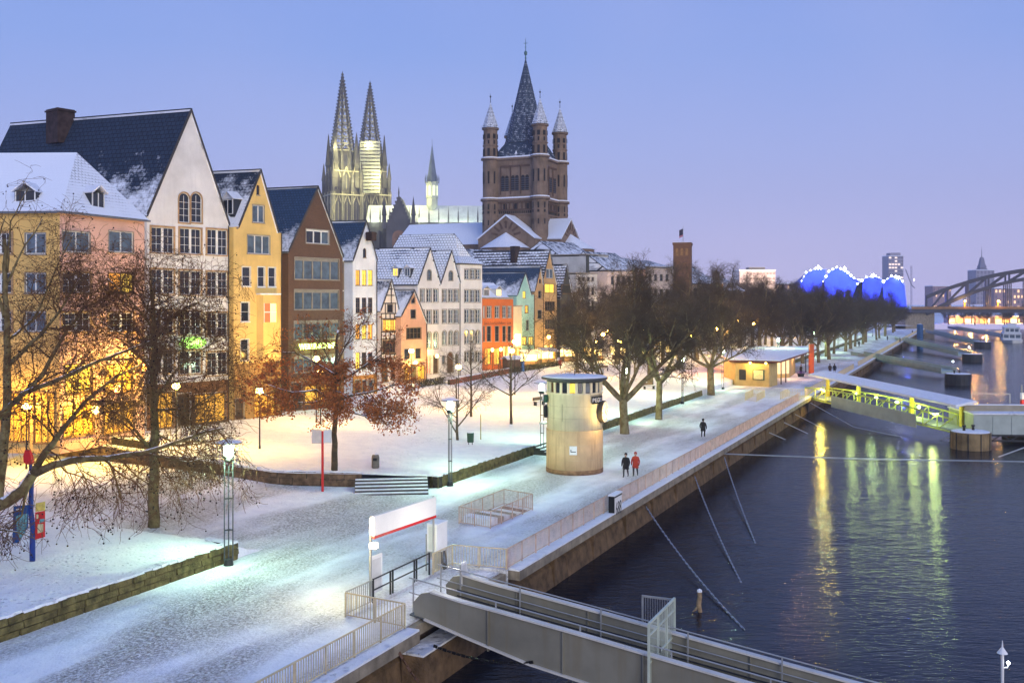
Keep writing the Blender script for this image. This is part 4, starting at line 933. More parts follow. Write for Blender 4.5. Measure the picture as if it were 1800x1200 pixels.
# main roof and spire
m_ = MB(); n = 8; zs = z(250); R8 = 5.0; tip = z(101)
oc = [(R8 * math.cos(math.pi / 8 + k * math.pi / 4), R8 * math.sin(math.pi / 8 + k * math.pi / 4), zs) for k in range(8)]
sq = [(a - .2, -a + .2, H1), (a - .2, a - .2, H1), (-a + .2, a - .2, H1), (-a + .2, -a + .2, H1)]
for k in range(8):
    k2 = (k + 1) % 8
    if k % 2 == 0: c = sq[(k // 2 + 1) % 4]; slab(m_, oc[k], oc[k2], c, c, .05) if False else m_.add([oc[k], oc[k2], c], [(0, 1, 2)])
    else: c0_, c1_ = sq[((k - 1) // 2 + 1) % 4], sq[((k + 1) // 2 + 1) % 4]; slab(m_, c0_, c1_, oc[k2], oc[k], .05)
m_.build("roof_skirt", roof_mat("skirt_slate", (.02, .035, .06), .40, .20, 8, .8, .4, .3, .12), ch)
m_ = MB()
for k in range(8):
    p, q_ = Vector(oc[k]), Vector(oc[(k + 1) % 8]); fl = 1.1
    p2, q2 = Vector((p.x * fl, p.y * fl, zs - .7)), Vector((q_.x * fl, q_.y * fl, zs - .7)); p3, q3 = Vector((p.x * .9, p.y * .9, zs + 2.6)), Vector((q_.x * .9, q_.y * .9, zs + 2.6)); t3 = Vector((0, 0, tip))
    slab(m_, p2, q2, q3, p3, .05); slab(m_, p3, q3, t3, t3, .05)
m_.build("spire", SPIRE, ch)
for k in range(4):
    an = k * math.pi / 2; m_ = MB(); dx, dy = math.cos(an), math.sin(an); b0 = Vector((dx * (a - .6), dy * (a - .6), H1 + .3)); t_ = Vector((-dy, dx, 0)) * .7
    m_.add([b0 - t_, b0 + t_, b0 + Vector((0, 0, 1.5)), b0 + Vector((-dx * 2, -dy * 2, 1.5))], [(0, 1, 2), (0, 2, 3), (1, 3, 2)]); m_.build("lucarne", SNOWP, ch)
m_ = MB().lathe([(.25, 0), (.12, .8), (.45, 1.2), (.45, 1.7), (.1, 2.1), (.06, 5.2)], 8, (0, 0, tip - .4)); m_.bar((-.6, 0, tip + 3.6), (.6, 0, tip + 3.6), .12); m_.bar((-.35, 0, tip + 2.6), (.35, 0, tip + 2.6), .1); m_.build("cross_finial", mat("verdigris", (.07, .16, .16), .5, .2), ch)
# the two gabled arms, apse roofs and the long nave
for rz, wd, py_apex in ((0, 7.6, 386), (math.pi / 2, 6.8, 389)):
    c, s_ = math.cos(rz), math.sin(rz); R = lambda x, y, z_: Vector((x * c - y * s_, x * s_ + y * c, z_)); za, ze, y0, y1 = z(py_apex), z(423), -a - 5.5, -a
    m_ = MB(); pl = [(-wd, 0), (wd, 0), (wd, ze), (0, za), (-wd, ze)]
    m_.loft([R(x, y0, zz) for x, zz in pl], [R(x, y1, zz) for x, zz in pl]); ga = m_.build("gabled_arm", TUF, ch)
    m_ = MB(); slab(m_, R(wd + .4, y0 - .3, ze - .1), R(wd + .4, y1, ze - .1), R(0, y1, za + .4), R(0, y0 - .3, za + .4), .3); slab(m_, R(-wd - .4, y1, ze - .1), R(-wd - .4, y0 - .3, ze - .1), R(0, y0 - .3, za + .4), R(0, y1, za + .4), .3); m_.build("arm_roof", R_snow, ga)
    m_ = MB()
    for kk in range(7):                                        # the fan of niches over the apse
        an = math.radians(15 + kk * 25); p0, p1 = (2.2 * math.cos(an), ze + .2 + 2.2 * math.sin(an)), (4.1 * math.cos(an), ze + .2 + 4.1 * math.sin(an) * .95); m_.bar(R(p0[0], y0 - .04, p0[1]), R(p1[0], y0 - .04, p1[1]), .5, .1, tuple(R(0, 1, 0)))
    for x in (-5.2, 5.2):
        m_.add([R(x + dx, y0 - .06, ze - 2.2 + dz) for dx, dz in ((-.7, 0), (0, -.8), (.7, 0), (0, .8))], [(0, 1, 2, 3)])
    m_.add([R(dx, y0 - .06, za - 1.6 + dz) for dx, dz in ((-.5, 0), (0, -.5), (.5, 0), (0, .5))], [(0, 1, 2, 3)])
    m_.build("niche", TUFD, ga)
    m_ = MB(); cc = R(0, y0, 0); ap = z(414)
    m_.lathe([(6.0, 0), (6.0, ap - 3.9)], 16, (cc.x, cc.y, 0)); m_.build("apse", TUF, ch); m_ = MB().lathe([(6.4, ap - 3.9), (.1, ap)], 16, (cc.x, cc.y, 0)); m_.build("apse_roof", SNOWP, ch)
m_ = MB(); zr, ze = z(388), z(430); m_.loft([(-a, -8, 0), (-a, 8, 0), (-a, 8, ze), (-a, 0, zr - .3), (-a, -8, ze)], [(-34, -8, 0), (-34, 8, 0), (-34, 8, ze), (-34, 0, zr - .3), (-34, -8, ze)]); nv = m_.build("nave", TUF, ch)
m_ = MB(); slab(m_, (-34.3, -8.5, ze), (-a, -8.5, ze), (-a, 0, zr), (-34.3, 0, zr)); slab(m_, (-a, 8.5, ze), (-34.3, 8.5, ze), (-34.3, 0, zr), (-a, 0, zr)); m_.build("nave_roof", R_snow, nv)

# ================================================================== gothic cathedral
GO = mat("gothic_stone", (.085, .08, .075), .9, .3, .12, .1, dirt=(.04, .035, .03)); GOL = mat("gothic_stone_highlit", (.36, .33, .22), .9, .25, .15); WINR = mat("gothic_window", (.03, .03, .045), .5, .2, .5)  # tracery stone paled yellow: floodlit highlights are put into its colour
Yc = 640.0; k_ = Yc / F
def cz(py): return HC - (py - HY) * k_
cd = empty("gothic_cathedral", at(640, 530, Yc) - Vector((0, 0, HC - 4)), 0, "floodlit gothic cathedral with twin openwork spires, one tower scaffolded", "cathedral")
def L(p): return Vector(p) - Vector(cd.location)
def pinn(mb, c, r, z0, h, n=4): mb.lathe([(r, z0), (r, z0 + h * .4), (r * 1.35, z0 + h * .42), (.02, z0 + h)], n, (c[0], c[1], 0), math.pi / 4)
def gothic_tower(px, Y, tip_py, name):
    c = L(at(px, 530, Y)); c.z = 0; kk = Y / F; o4 = cd.location.z; zz = lambda py: HC - (py - HY) * kk - o4; dt = (tip_py - 125)
    w = 34 * kk * .95; rz = math.radians(28)
    tw = empty(name, (c.x, c.y, 0), rz); tw.parent = cd
    body = MB().box(-w * .78, w * .78, -w * .78, w * .78, 0, zz(345)); body.box(-w * .62, w * .62, -w * .62, w * .62, zz(345), zz(303)); body.lathe([(w * .58, zz(303)), (w * .52, zz(262 + dt * .3))], 8, (0, 0, 0), math.pi / 8)
    ob = body.build("tower_body", GO, cd, loc=(c.x, c.y, 0), rot=(0, 0, rz))
    bt = MB(); wn = MB(); lt = MB()
    for q_ in range(4):
        cs, sn = round(math.cos(q_ * math.pi / 2)), round(math.sin(q_ * math.pi / 2)); R = lambda x, y: (x * cs - y * sn, x * sn + y * cs)
        def bx(mb, x0, x1, y0, y1, z0, z1):
            P4 = [R(*p) for p in ((x0, y0), (x1, y0), (x1, y1), (x0, y1))]; mb.hexa([(x, y, z0) for x, y in P4] + [(x, y, z1) for x, y in P4])
        for x in (-.78, -.27, .27, .78):
            bx(bt, x * w - .9, x * w + .9, -w * .9, -w * .7, 0, zz(338)); p = R(x * w, -w * .82); pinn(bt, p, 1.1, zz(338), 19 if abs(x) > .5 else 13)
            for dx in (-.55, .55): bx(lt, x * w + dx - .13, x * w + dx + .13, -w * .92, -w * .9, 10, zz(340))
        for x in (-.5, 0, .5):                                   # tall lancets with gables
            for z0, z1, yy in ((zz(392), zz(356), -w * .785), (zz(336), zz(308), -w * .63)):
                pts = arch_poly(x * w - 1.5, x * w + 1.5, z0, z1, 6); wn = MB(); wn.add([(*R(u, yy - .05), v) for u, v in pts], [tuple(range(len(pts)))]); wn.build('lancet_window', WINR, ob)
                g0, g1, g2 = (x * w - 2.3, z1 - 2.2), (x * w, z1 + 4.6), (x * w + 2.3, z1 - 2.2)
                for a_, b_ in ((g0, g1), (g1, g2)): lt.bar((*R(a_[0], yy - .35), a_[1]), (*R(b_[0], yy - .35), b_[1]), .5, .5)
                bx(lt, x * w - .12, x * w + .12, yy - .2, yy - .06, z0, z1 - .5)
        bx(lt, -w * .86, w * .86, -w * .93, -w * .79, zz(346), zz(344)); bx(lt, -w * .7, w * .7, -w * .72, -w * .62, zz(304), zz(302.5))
        for x in (-.5, .5): p = R(x * w * 1.15, -w * .62); pinn(bt, p, 1.6, zz(332), 36)
    for q_ in range(8):
        an = q_ * math.pi / 4 + math.pi / 8; p = (w * .6 * math.cos(an), w * .6 * math.sin(an)); pinn(bt, p, .8, zz(303), 21); lt.bar((p[0], p[1], zz(303)), (p[0] * .93, p[1] * .93, zz(272)), .35)
        am = q_ * math.pi / 4; P0 = Vector((w * .53 * math.cos(am), w * .53 * math.sin(am), 0)); t_ = Vector((-math.sin(am), math.cos(am), 0)); pts = arch_poly(-1.1, 1.1, zz(299), zz(274), 6); wn = MB(); wn.add([P0 + t_ * u + Vector((0, 0, v)) for u, v in pts], [tuple(range(len(pts)))]); wn.build('lancet_window', WINR, ob)
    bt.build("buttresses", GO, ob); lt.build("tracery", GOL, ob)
    # openwork spire: eight crocketed ribs with tracery rings
    sp_ = MB(); ri = MB(); z0, z1 = zz(266 + dt * .3), zz(tip_py + 12); r0 = w * .62
    for q_ in range(8):
        an = q_ * math.pi / 4 + math.pi / 8; d = Vector((math.cos(an), math.sin(an), 0)); a0, a1 = d * r0 + Vector((0, 0, z0)), d * .35 + Vector((0, 0, z1)); sp_.bar(a0, a1, .62, .8, tuple(d))
        for j in range(22): p = a0.lerp(a1, j / 22) + d * .45; sp_.box(p.x - .5, p.x + .5, p.y - .5, p.y + .5, p.z, p.z + .9)
    for j in range(10):
        f = j / 10.5; r = r0 + (.35 - r0) * f; zc = z0 + (z1 - z0) * f; f2 = (j + 1) / 10.5; r2 = r0 + (.35 - r0) * f2; zc2 = z0 + (z1 - z0) * f2; P8 = [Vector((math.cos(q_ * math.pi / 4 + math.pi / 8), math.sin(q_ * math.pi / 4 + math.pi / 8), 0)) for q_ in range(8)]
        for q_ in range(8):
            A0, A1 = P8[q_] * r, P8[(q_ + 1) % 8] * r; B0, B1 = P8[q_] * r2, P8[(q_ + 1) % 8] * r2; zv = Vector((0, 0, zc)); zv2 = Vector((0, 0, zc2))
            ri.bar(A0 + zv, A1 + zv, .3, .9); ri.bar(A0 + zv, B1.lerp(B0, .5) + zv2, .22, .4); ri.bar(A1 + zv, B1.lerp(B0, .5) + zv2, .22, .4)
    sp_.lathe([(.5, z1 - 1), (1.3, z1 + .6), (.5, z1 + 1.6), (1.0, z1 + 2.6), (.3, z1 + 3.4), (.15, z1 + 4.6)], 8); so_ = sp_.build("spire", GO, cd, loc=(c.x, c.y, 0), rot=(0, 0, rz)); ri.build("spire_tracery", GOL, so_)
    bpy.data.objects.remove(tw)
    return c, w, zz, rz
cA, wA, zA, rz = gothic_tower(602, 640, 126, "south")
cB, wB, zB, rz = gothic_tower(650.5, 672, 142, "north")
# scaffold on the far tower
sc_ = MB(); wx = wB * .52
cS = cB + Vector((2.0, -wB * 1.05, 0))
for j in range(15):
    zz_ = zB(343) + (zB(258) - zB(343)) * j / 14; sc_.box(cS.x - wx, cS.x + wx, cS.y - 1.2, cS.y + 1.2, zz_, zz_ + .45); sc_.box(cS.x - wx, cS.x + wx, cS.y - 1.25, cS.y - 1.15, zz_ + .45, zz_ + 1.5)
for i in range(6):
    x = cS.x - wx + i * wx * .4; sc_.box(x - .15, x + .15, cS.y - 1.3, cS.y - 1.1, zB(345), zB(254))
sc_.build("scaffold", mat("scaffold_white", (.40, .40, .32), .6, .1), cd)
# nave, choir roof, transept gable and crossing spire
LEAD = mat("lead_roof_snow", (.62, .66, .60), .6, .12, .2); o4 = cd.location.z
nv0, nv1 = L(at(648, 530, 650)), L(at(900, 530, 655)); ridge, ev = cz(361) - o4 + 1, cz(391) - o4
m_ = MB()
for y0, yr, y1 in ((-13, 0, 13),):
    m_.loft([(nv0.x, nv0.y - 13, 0), (nv0.x, nv0.y + 13, 0), (nv0.x, nv0.y + 13, ev), (nv0.x, nv0.y - 13, ev)], [(nv1.x, nv1.y - 13, 0), (nv1.x, nv1.y + 13, 0), (nv1.x, nv1.y + 13, ev), (nv1.x, nv1.y - 13, ev)])
m_.build("nave_wall", GO, cd)
m_ = MB(); slab(m_, (nv0.x, nv0.y - 13, ev), (nv1.x, nv1.y - 13, ev), (nv1.x, nv1.y, ridge), (nv0.x, nv0.y, ridge)); slab(m_, (nv1.x, nv1.y + 13, ev), (nv0.x, nv0.y + 13, ev), (nv0.x, nv0.y, ridge), (nv1.x, nv1.y, ridge)); m_.build("nave_roof", LEAD, cd)
m_ = MB()
for i in range(15):
    x = nv0.x + (nv1.x - nv0.x) * (i + .5) / 15; pinn(m_, (x, nv0.y - 14), .55, ev - 4, 14)
    m_.box(x - .5, x + .5, nv0.y - 22, nv0.y - 13, 0, ev - 6)
m_.build("pinnacles", GO, cd)
t0 = L(at(701, 530, 612)); m_ = MB(); gz0, gz1 = cz(402) - o4, cz(352) - o4
m_.loft([(t0.x - 7.6, t0.y, 0), (t0.x + 7.6, t0.y, 0), (t0.x + 7.6, t0.y, gz0), (t0.x, t0.y, gz1), (t0.x - 7.6, t0.y, gz0)], [(t0.x - 7.6, t0.y + 28, 0), (t0.x + 7.6, t0.y + 28, 0), (t0.x + 7.6, t0.y + 28, gz0), (t0.x, t0.y + 28, gz1), (t0.x - 7.6, t0.y + 28, gz0)]); tr_ = m_.build("transept", GO, cd)
m_ = MB(); pinn(m_, (t0.x, t0.y), .5, gz1 - 2, 8)
for sg in (-1, 1):
    pinn(m_, (t0.x + sg * 9, t0.y), 1.5, gz0 - 2, 20)
    for j in range(8): f = j / 8; x = t0.x + sg * 7.6 * (1 - f); zz_ = gz0 + (gz1 - gz0) * f; m_.box(x - .4, x + .4, t0.y - .5, t0.y + .5, zz_, zz_ + 1.3)
m_.build("gable_crockets", GO, tr_)
pts = arch_poly(t0.x - 4, t0.x + 4, gz0 - 16, gz0 - 3, 8); MB_ = MB(); MB_.add([(u, t0.y - .1, v) for u, v in pts], [tuple(range(len(pts)))]); MB_.build("rose_window", mat("rose_window", (.20, .10, .05), .6, .3, .3), tr_)
cs = L(at(760, 530, 652)); m_ = MB(); z_ = lambda py: HC - (py - HY) * 652 / F - o4
m_.lathe([(.6, z_(380)), (3.6, z_(362)), (3.6, z_(350)), (4.3, z_(349)), (3.9, z_(347)), (3.9, z_(323)), (4.6, z_(321))], 8, (cs.x, cs.y - 2, 0)); cl = m_.build("crossing_lantern", mat("lantern_lead", (.42, .45, .36), .6, .15, .2), cd)
m_ = MB(); m_.lathe([(3.4, z_(321)), (.15, z_(256)), (.1, z_(246))], 8, (cs.x, cs.y - 2, 0))
for q_ in range(8): an = q_ * math.pi / 4; pinn(m_, (cs.x + 4.4 * math.cos(an), cs.y - 2 + 4.4 * math.sin(an)), .4, z_(323), 6)
m_.build("crossing_spire", mat("spire_lead", (.12, .15, .19), .6, .2, .3), cl)
m_ = MB()
for q_ in range(8):
    an = q_ * math.pi / 4 + math.pi / 8; P0 = Vector((cs.x + 3.68 * math.cos(an), cs.y - 2 + 3.68 * math.sin(an), 0)); t_ = Vector((-math.sin(an), math.cos(an), 0)); pts = arch_poly(-.9, .9, z_(345), z_(327), 6); m_.add([P0 + t_ * u + Vector((0, 0, v)) for u, v in pts], [tuple(range(len(pts)))])
m_.build("lantern_openings", emit("lantern_glow", (.9, .95, .55), .7), cl)
# floodlights standing on the roofs and ledges
FLC = (1.0, .93, .42)
for p, w_ in (((cA.x + 4, cA.y - wA * 1.5, zA(300)), 15000), ((cA.x + 13, cA.y - wA * 1.2, zA(318)), 13000), ((cA.x - 3, cA.y - wA * 1.1, zA(262)), 6000), ((cB.x + 10, cB.y - wB * 1.7, zB(320)), 16000), ((cB.x + 1, cB.y - wB * 1.2, zB(262)), 6000), ((cA.x + 2, cA.y - wA * 2.2, zA(378)), 9000), ((cs.x - 9, cs.y - 12, z_(352)), 5000)):
    plight(cd, p, FLC, w_, 1.0, "floodlight")
for i in range(6):
    x = nv0.x + 6 + (nv1.x - nv0.x) * i / 6.5; plight(cd, (x, nv0.y - 15.5, ev + 1.0), (.85, 1.0, .75), 2000, .6, "floodlight")

# ================================================================== brick tower with flag
bt = empty("brick_tower", at(1200, 530, 228) * 1 - Vector((0, 0, HC - 2.6)), math.radians(-15), "square brown brick tower with a flag on its flat top", "tower")
z = lambda py: HC - (py - HY) / F * 228 - 2.6
BT = brick_mat("tower_brick", (.17, .085, .045), (.12, .06, .035), (.09, .06, .04), .5, .2)
MB().box(-1.95, 1.95, -1.95, 1.95, 0, z(429)).build("shaft", BT, bt); MB().box(-2.1, 2.1, -2.1, 2.1, z(431.5), z(427)).build("crown_course", BT, bt); MB().box(-2.05, 2.05, -2.05, 2.05, z(427), z(426.3)).build("snow", SNOWP, bt)
m_ = MB()
for x in (-1.1, 0, 1.1): pts = arch_poly(x - .3, x + .3, z(450), z(437), 6); m_.add([(u, -1.97, v) for u, v in pts], [tuple(range(len(pts)))]); m_.add([(1.97, u, v) for u, v in pts], [tuple(range(len(pts)))])
m_.build("arch_niches", mat("niche_ochre", (.26, .15, .06), .8, .2), bt)
MB().tube([(.1, 0, z(427)), (.1, 0, z(397))], [.07, .04], 6).build("flagpole", STEEL, bt)
m_ = MB(); P_ = [[(.05 - i * .28, .09 * math.sin(i * 1.7 + j), z(402) - j * .45 - i * .12) for i in range(4)] for j in range(5)]
for j in range(4):
    m_.cur = 0 if j < 3 else 1
    for i in range(3): m_.quad(P_[j][i], P_[j][i + 1], P_[j + 1][i + 1], P_[j + 1][i])
m_.build("flag", [mat("flag_dark", (.03, .03, .06), .8, .2), mat("flag_pink", (.5, .2, .25), .8, .1)], bt)

# ================================================================== far skyline
def block(name, label, cat, x0, x1, Y, yt, yb, wall, rows_, cols, pane, pw=.6, ph=.5, depth=18, extra=None, lit=None):
    a, b_ = at(x0, yt, Y), at(x1, yt, Y); zb_ = HC - (yb - HY) / F * Y; root = empty(name, (a.x, Y, zb_), 0, label, cat); W, H = b_.x - a.x, a.z - zb_
    MB().box(0, W, 0, depth, 0, H).build("wall", wall, root); r = random.Random(len(label))
    wm = MB().box(-W / cols * pw / 2, W / cols * pw / 2, -.12, -.02, -H / rows_ * ph / 2, H / rows_ * ph / 2); me = wm.mesh("window", pane); me2 = wm.mesh("window", lit or pane)
    for j in range(rows_):
        for i in range(cols):
            if r.random() < .9: link("window", me2 if r.random() < .4 else me, root, (W * (i + .5) / cols, 0, H * (j + .5) / rows_))
    MB().box(-.3, W + .3, -.3, depth, H + .02, H + .6).build("roof_slab", SNOWP, root)
    return root, W, H
ob, W, H = block("office_block", "pale pink office block with rows of dark windows behind the trees", "office", 1300, 1363, 520, 476, 540, mat("office_facade", (.62, .52, .46), .8, .08, .1), 7, 11, mat("office_window", (.35, .25, .22), .5, .2), .7, .32)
MB().box(W * .3, W * .75, 3, 10, H + .6, H + 2.0).build("roof_plant", GREYT, ob)
for f_ in (.25, .75): plight(ob, (W * f_, -16, H * .75), (1, .72, .5), 9000, .5, "floodlight")
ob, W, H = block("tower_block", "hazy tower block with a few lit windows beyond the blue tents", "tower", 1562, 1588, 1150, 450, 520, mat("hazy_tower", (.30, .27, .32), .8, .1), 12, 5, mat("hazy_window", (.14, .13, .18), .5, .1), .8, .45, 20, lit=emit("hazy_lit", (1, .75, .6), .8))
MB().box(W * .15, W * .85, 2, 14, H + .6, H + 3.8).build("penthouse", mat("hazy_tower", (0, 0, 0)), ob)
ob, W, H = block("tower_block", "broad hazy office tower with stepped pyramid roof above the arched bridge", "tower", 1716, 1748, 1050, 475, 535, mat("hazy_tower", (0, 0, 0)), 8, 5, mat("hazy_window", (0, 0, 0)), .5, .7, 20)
m_ = MB()
for a_, h0, h1 in ((.38, 0, 3), (.28, 3, 8), (.18, 8, 14)): m_.lathe([(W * a_, H + h0), (W * a_ * .55, H + h1)], 4, (W / 2, 8, 0), math.pi / 4)
m_.tube([(W / 2, 8, H + 14), (W / 2, 8, H + 26)], [.5, .1], 5); m_.build("spire_roof", mat("hazy_roof", (.18, .17, .24), .7, .1), ob)
for x0, x1, Y, yt, lab in ((1365, 1402, 640, 499, "low pink lit building beside the blue tents"), (1230, 1300, 700, 500, "far snowy roofed block behind the distant terrace house"), (1640, 1672, 900, 503, "far red lit station hall left of the arched bridge"), (1748, 1800, 860, 507, "far low buildings behind the arched bridge")):
    block("city_block", lab, "building", x0, x1, Y, yt, 545, mat("far_wall_" + str(x0), (.34, .22, .22), .8, .2), 4, 8, mat("far_window", (.12, .10, .14), .5, .2), .5, .5, lit=emit("far_lit", (1, .6, .3), .9))
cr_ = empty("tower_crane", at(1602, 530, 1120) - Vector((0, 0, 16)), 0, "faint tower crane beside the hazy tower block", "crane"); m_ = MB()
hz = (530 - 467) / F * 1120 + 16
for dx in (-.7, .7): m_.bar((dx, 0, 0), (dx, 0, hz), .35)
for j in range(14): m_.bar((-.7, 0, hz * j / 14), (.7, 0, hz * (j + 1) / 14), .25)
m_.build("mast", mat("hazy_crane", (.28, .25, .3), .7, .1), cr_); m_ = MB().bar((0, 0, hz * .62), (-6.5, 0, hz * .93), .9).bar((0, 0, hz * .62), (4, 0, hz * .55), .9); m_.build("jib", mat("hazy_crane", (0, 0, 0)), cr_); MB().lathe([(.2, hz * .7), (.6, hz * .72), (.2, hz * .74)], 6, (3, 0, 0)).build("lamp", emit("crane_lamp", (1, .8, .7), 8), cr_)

# blue show tents
BLU = emit("tent_blue", (.03, .07, .62), .6, .75); BLU2 = mat("tent_membrane", (.05, .10, .62), .6, .4, .06); WL = emit("tent_lamps", (.62, .74, 1.0), 22)
td = empty("show_tent", at(1490, 530, 560) - Vector((0, 0, HC - 2)), 0, "huge blue lit tents with strings of white lamps along their arches", "tent")
z = lambda py: HC - (py - HY) / F * 560 - 2; X = lambda px: (px - 1490) / F * 560
for pts_ in ([(1405, 540), (1408, 495), (1416, 480), (1432, 473), (1452, 474), (1446, 540)], [(1440, 540), (1446, 496), (1456, 478), (1470, 471), (1484, 476), (1500, 490), (1516, 495), (1516, 540)], [(1492, 540), (1506, 500), (1522, 488), (1538, 486), (1550, 492), (1556, 540)], [(1540, 540), (1552, 496), (1566, 486), (1580, 489), (1590, 502), (1594, 540)]):
    pl = [(X(a_), z(b_)) for a_, b_ in pts_]; cx_ = sum(p[0] for p in pl) / len(pl); m_ = MB()
    m_.loft([(x, 0, zz) for x, zz in pl], [(cx_ + (x - cx_) * .5, 30, zz * .8) for x, zz in pl]); tn = m_.build("tent_shell", BLU2, td)
    m_ = MB(); lp = MB()
    for p, q_ in zip(pl[1:-1], pl[2:-1]):
        m_.bar((p[0], -.6, p[1] + .2), (q_[0], -.6, q_[1] + .2), .5)
        n = max(2, int(math.hypot(q_[0] - p[0], q_[1] - p[1]) / 2.2))
        for i in range(n): x, zz = p[0] + (q_[0] - p[0]) * i / n, p[1] + (q_[1] - p[1]) * i / n; s_ = rnd.uniform(.2, .8); lp.lathe([(.02, -s_), (s_, 0), (.02, s_)], 6, (x, -1.0, zz + .4))
    m_.build("arch_truss", STEEL, tn); lp.build("lamp_string", WL, tn)
for x, y in ((1437, 470), (1483, 472), (1533, 484), (1577, 488)): MB().lathe([(.05, -1.0), (.75, 0), (.05, 1.0)], 8, (X(x), -1.6, z(y))).build("spotlight", emit("tent_spot", (.85, .9, 1.0), 40), td)
for x in (1420, 1470, 1530, 1575): plight(td, (X(x), -14, z(520)), (.10, .16, 1), 16000, .5, "floodlight")

# ================================================================== arched railway bridge
br_ = empty("arch_bridge", at(1650, 530, 480) - Vector((0, 0, HC)), 0, "dark steel arched railway bridge over the river", "bridge")
BS = mat("bridge_steel", (.045, .05, .075), .6, .2, .3); o = Vector(br_.location)
def BP(px, py, Y): return at(px, py, Y) - o
for Y0, nm in ((480, "arch_truss"), (505, "arch_truss")):
    dX = (Y0 - 480) * .42; up, lo = [], []
    for i in range(29):
        x = i * 5.0 - 6; f = (x + 6) / 134; hu = 15.2 + 14.2 * (1 - (2 * f - 1) ** 2); hl = 7.05 + 18.4 * (1 - (2 * f - 1) ** 2); up.append(Vector((x + dX, Y0 - 480, hu))); lo.append(Vector((x + dX, Y0 - 480, hl)))
    m_ = MB()
    for ch_ in (up, lo):
        for p, q_ in zip(ch_, ch_[1:]): m_.bar(p, q_, 1.4, 1.5)
    tr_ = m_.build(nm, BS, br_); m_ = MB()
    for i in range(28):
        if i % 2 == 0: m_.bar(up[i], lo[i], .7); m_.bar(lo[i], up[min(28, i + 2)], .7)
    m_.build("web_members", BS, tr_)
    for i in range(2, 27):
        if i % 2 == 0 and lo[i].z > 9.5:
            for dx in (-.9, 0, .9): MB().bar(lo[i] + Vector((dx, 0, 0)), Vector((lo[i].x + dx, lo[i].y, 8.6)), .38).build("hanger", BS, tr_)
MB().box(-14, 134, -2, 30, 7.6, 9.4).build("deck", BS, br_); MB().box(-14, 134, -2.6, -2.1, 9.4, 10.6).build("parapet", mat("bridge_parapet", (.30, .16, .07), .7, .2, .5), br_)
MB().box(-16, -2, 0, 28, -4, 7.6).build("pier", CONC, br_); MB().box(118, 130, -4, 32, -5, 7.6).build("pier", CONC, br_)
for x in (12, 28, 44, 60):
    lm = MB().box(x - .3, x + .3, -1.2, -.8, 9.4, 13.2).build("lamp_mast", mat("mast_lit", (.5, .3, .06), .7, .1), br_); MB().lathe([(.1, 12.8), (.45, 13.3), (.1, 13.8)], 8, (x, -1.6, 0)).build("lamp_head", emit("sodium", (1, .55, .10), 26), lm); plight(br_, (x, -3.0, 13), (1, .5, .08), 1800, .4)
plight(br_, (20, 6, 12), (1, .45, .08), 3000, .5); plight(br_, (55, 6, 12), (1, .45, .08), 3000, .5)

# lit stalls and houses on the bank beyond the bridge
rr = random.Random(12)
for i in range(11):
    x0 = 1668 + i * 13.5; Y = 566 + rr.uniform(-6, 14); wpx = 12.0; yt = rr.uniform(553, 557); a_ = at(x0, yt, Y); wd = wpx / F * Y; h = a_.z - .6
    sh_ = empty("riverside_stall", (a_.x, Y, .6), 0, "brightly lit stall in the row on the bank under the arched bridge", "stall", "lit stalls on the far bank"); MB().box(0, wd, 0, 7, 0, h).build("wall", mat("stall_wall", (.36, .26, .2), .8, .2, .4), sh_)
    MB().box(.25, wd - .25, -.1, -.03, .4, h * .62).build("shop_front", emit(("stall_a", "stall_b", "stall_c")[i % 3], ((1, .62, .16), (1, .42, .08), (1, .8, .45))[i % 3], rr.choice((2.2, 3.2, 4.2)), .7), sh_); MB().box(-.3, wd + .3, -1.2, 7.2, h, h + .35).build("snowy_roof", SNOWP, sh_)
    if i % 2 == 0: plight(sh_, (wd / 2, -4, h * .7), (1, .5, .12), 2600, .4)
# ================================================================== trees
def mesh_np(name, verts, faces, m):
    me = bpy.data.meshes.new(name); nv, nf, k = len(verts), len(faces), faces.shape[1]
    me.vertices.add(nv); me.vertices.foreach_set('co', verts.astype(np.float32).ravel())
    me.loops.add(nf * k); me.loops.foreach_set('vertex_index', faces.astype(np.int32).ravel())
    me.polygons.add(nf); me.polygons.foreach_set('loop_start', np.arange(0, nf * k, k, dtype=np.int32))
    me.materials.append(m); me.update(calc_edges=True); return me
def twigs_mesh(name, segs, m):
    a = np.array(segs, dtype=np.float64); p0, p1, r0, r1 = a[:, 0:3], a[:, 3:6], a[:, 6:7], a[:, 7:8]
    d = p1 - p0; d /= np.maximum(1e-9, np.linalg.norm(d, axis=1, keepdims=True))
    ref = np.where(np.abs(d[:, 2:3]) < .9, np.array([[0, 0, 1.0]]), np.array([[1.0, 0, 0]])); x = np.cross(d, ref); x /= np.linalg.norm(x, axis=1, keepdims=True); y = np.cross(d, x)
    V = np.zeros((len(a), 6, 3))
    for k in range(3):
        c, s_ = math.cos(k * 2.0944), math.sin(k * 2.0944); V[:, k] = p0 + (x * c + y * s_) * r0; V[:, 3 + k] = p1 + (x * c + y * s_) * r1
    i = np.arange(len(a))[:, None, None] * 6; q_ = np.array([[0, 1, 4, 3], [1, 2, 5, 4], [2, 0, 3, 5]])[None]
    return mesh_np(name, V.reshape(-1, 3), (i + q_).reshape(-1, 4), m)
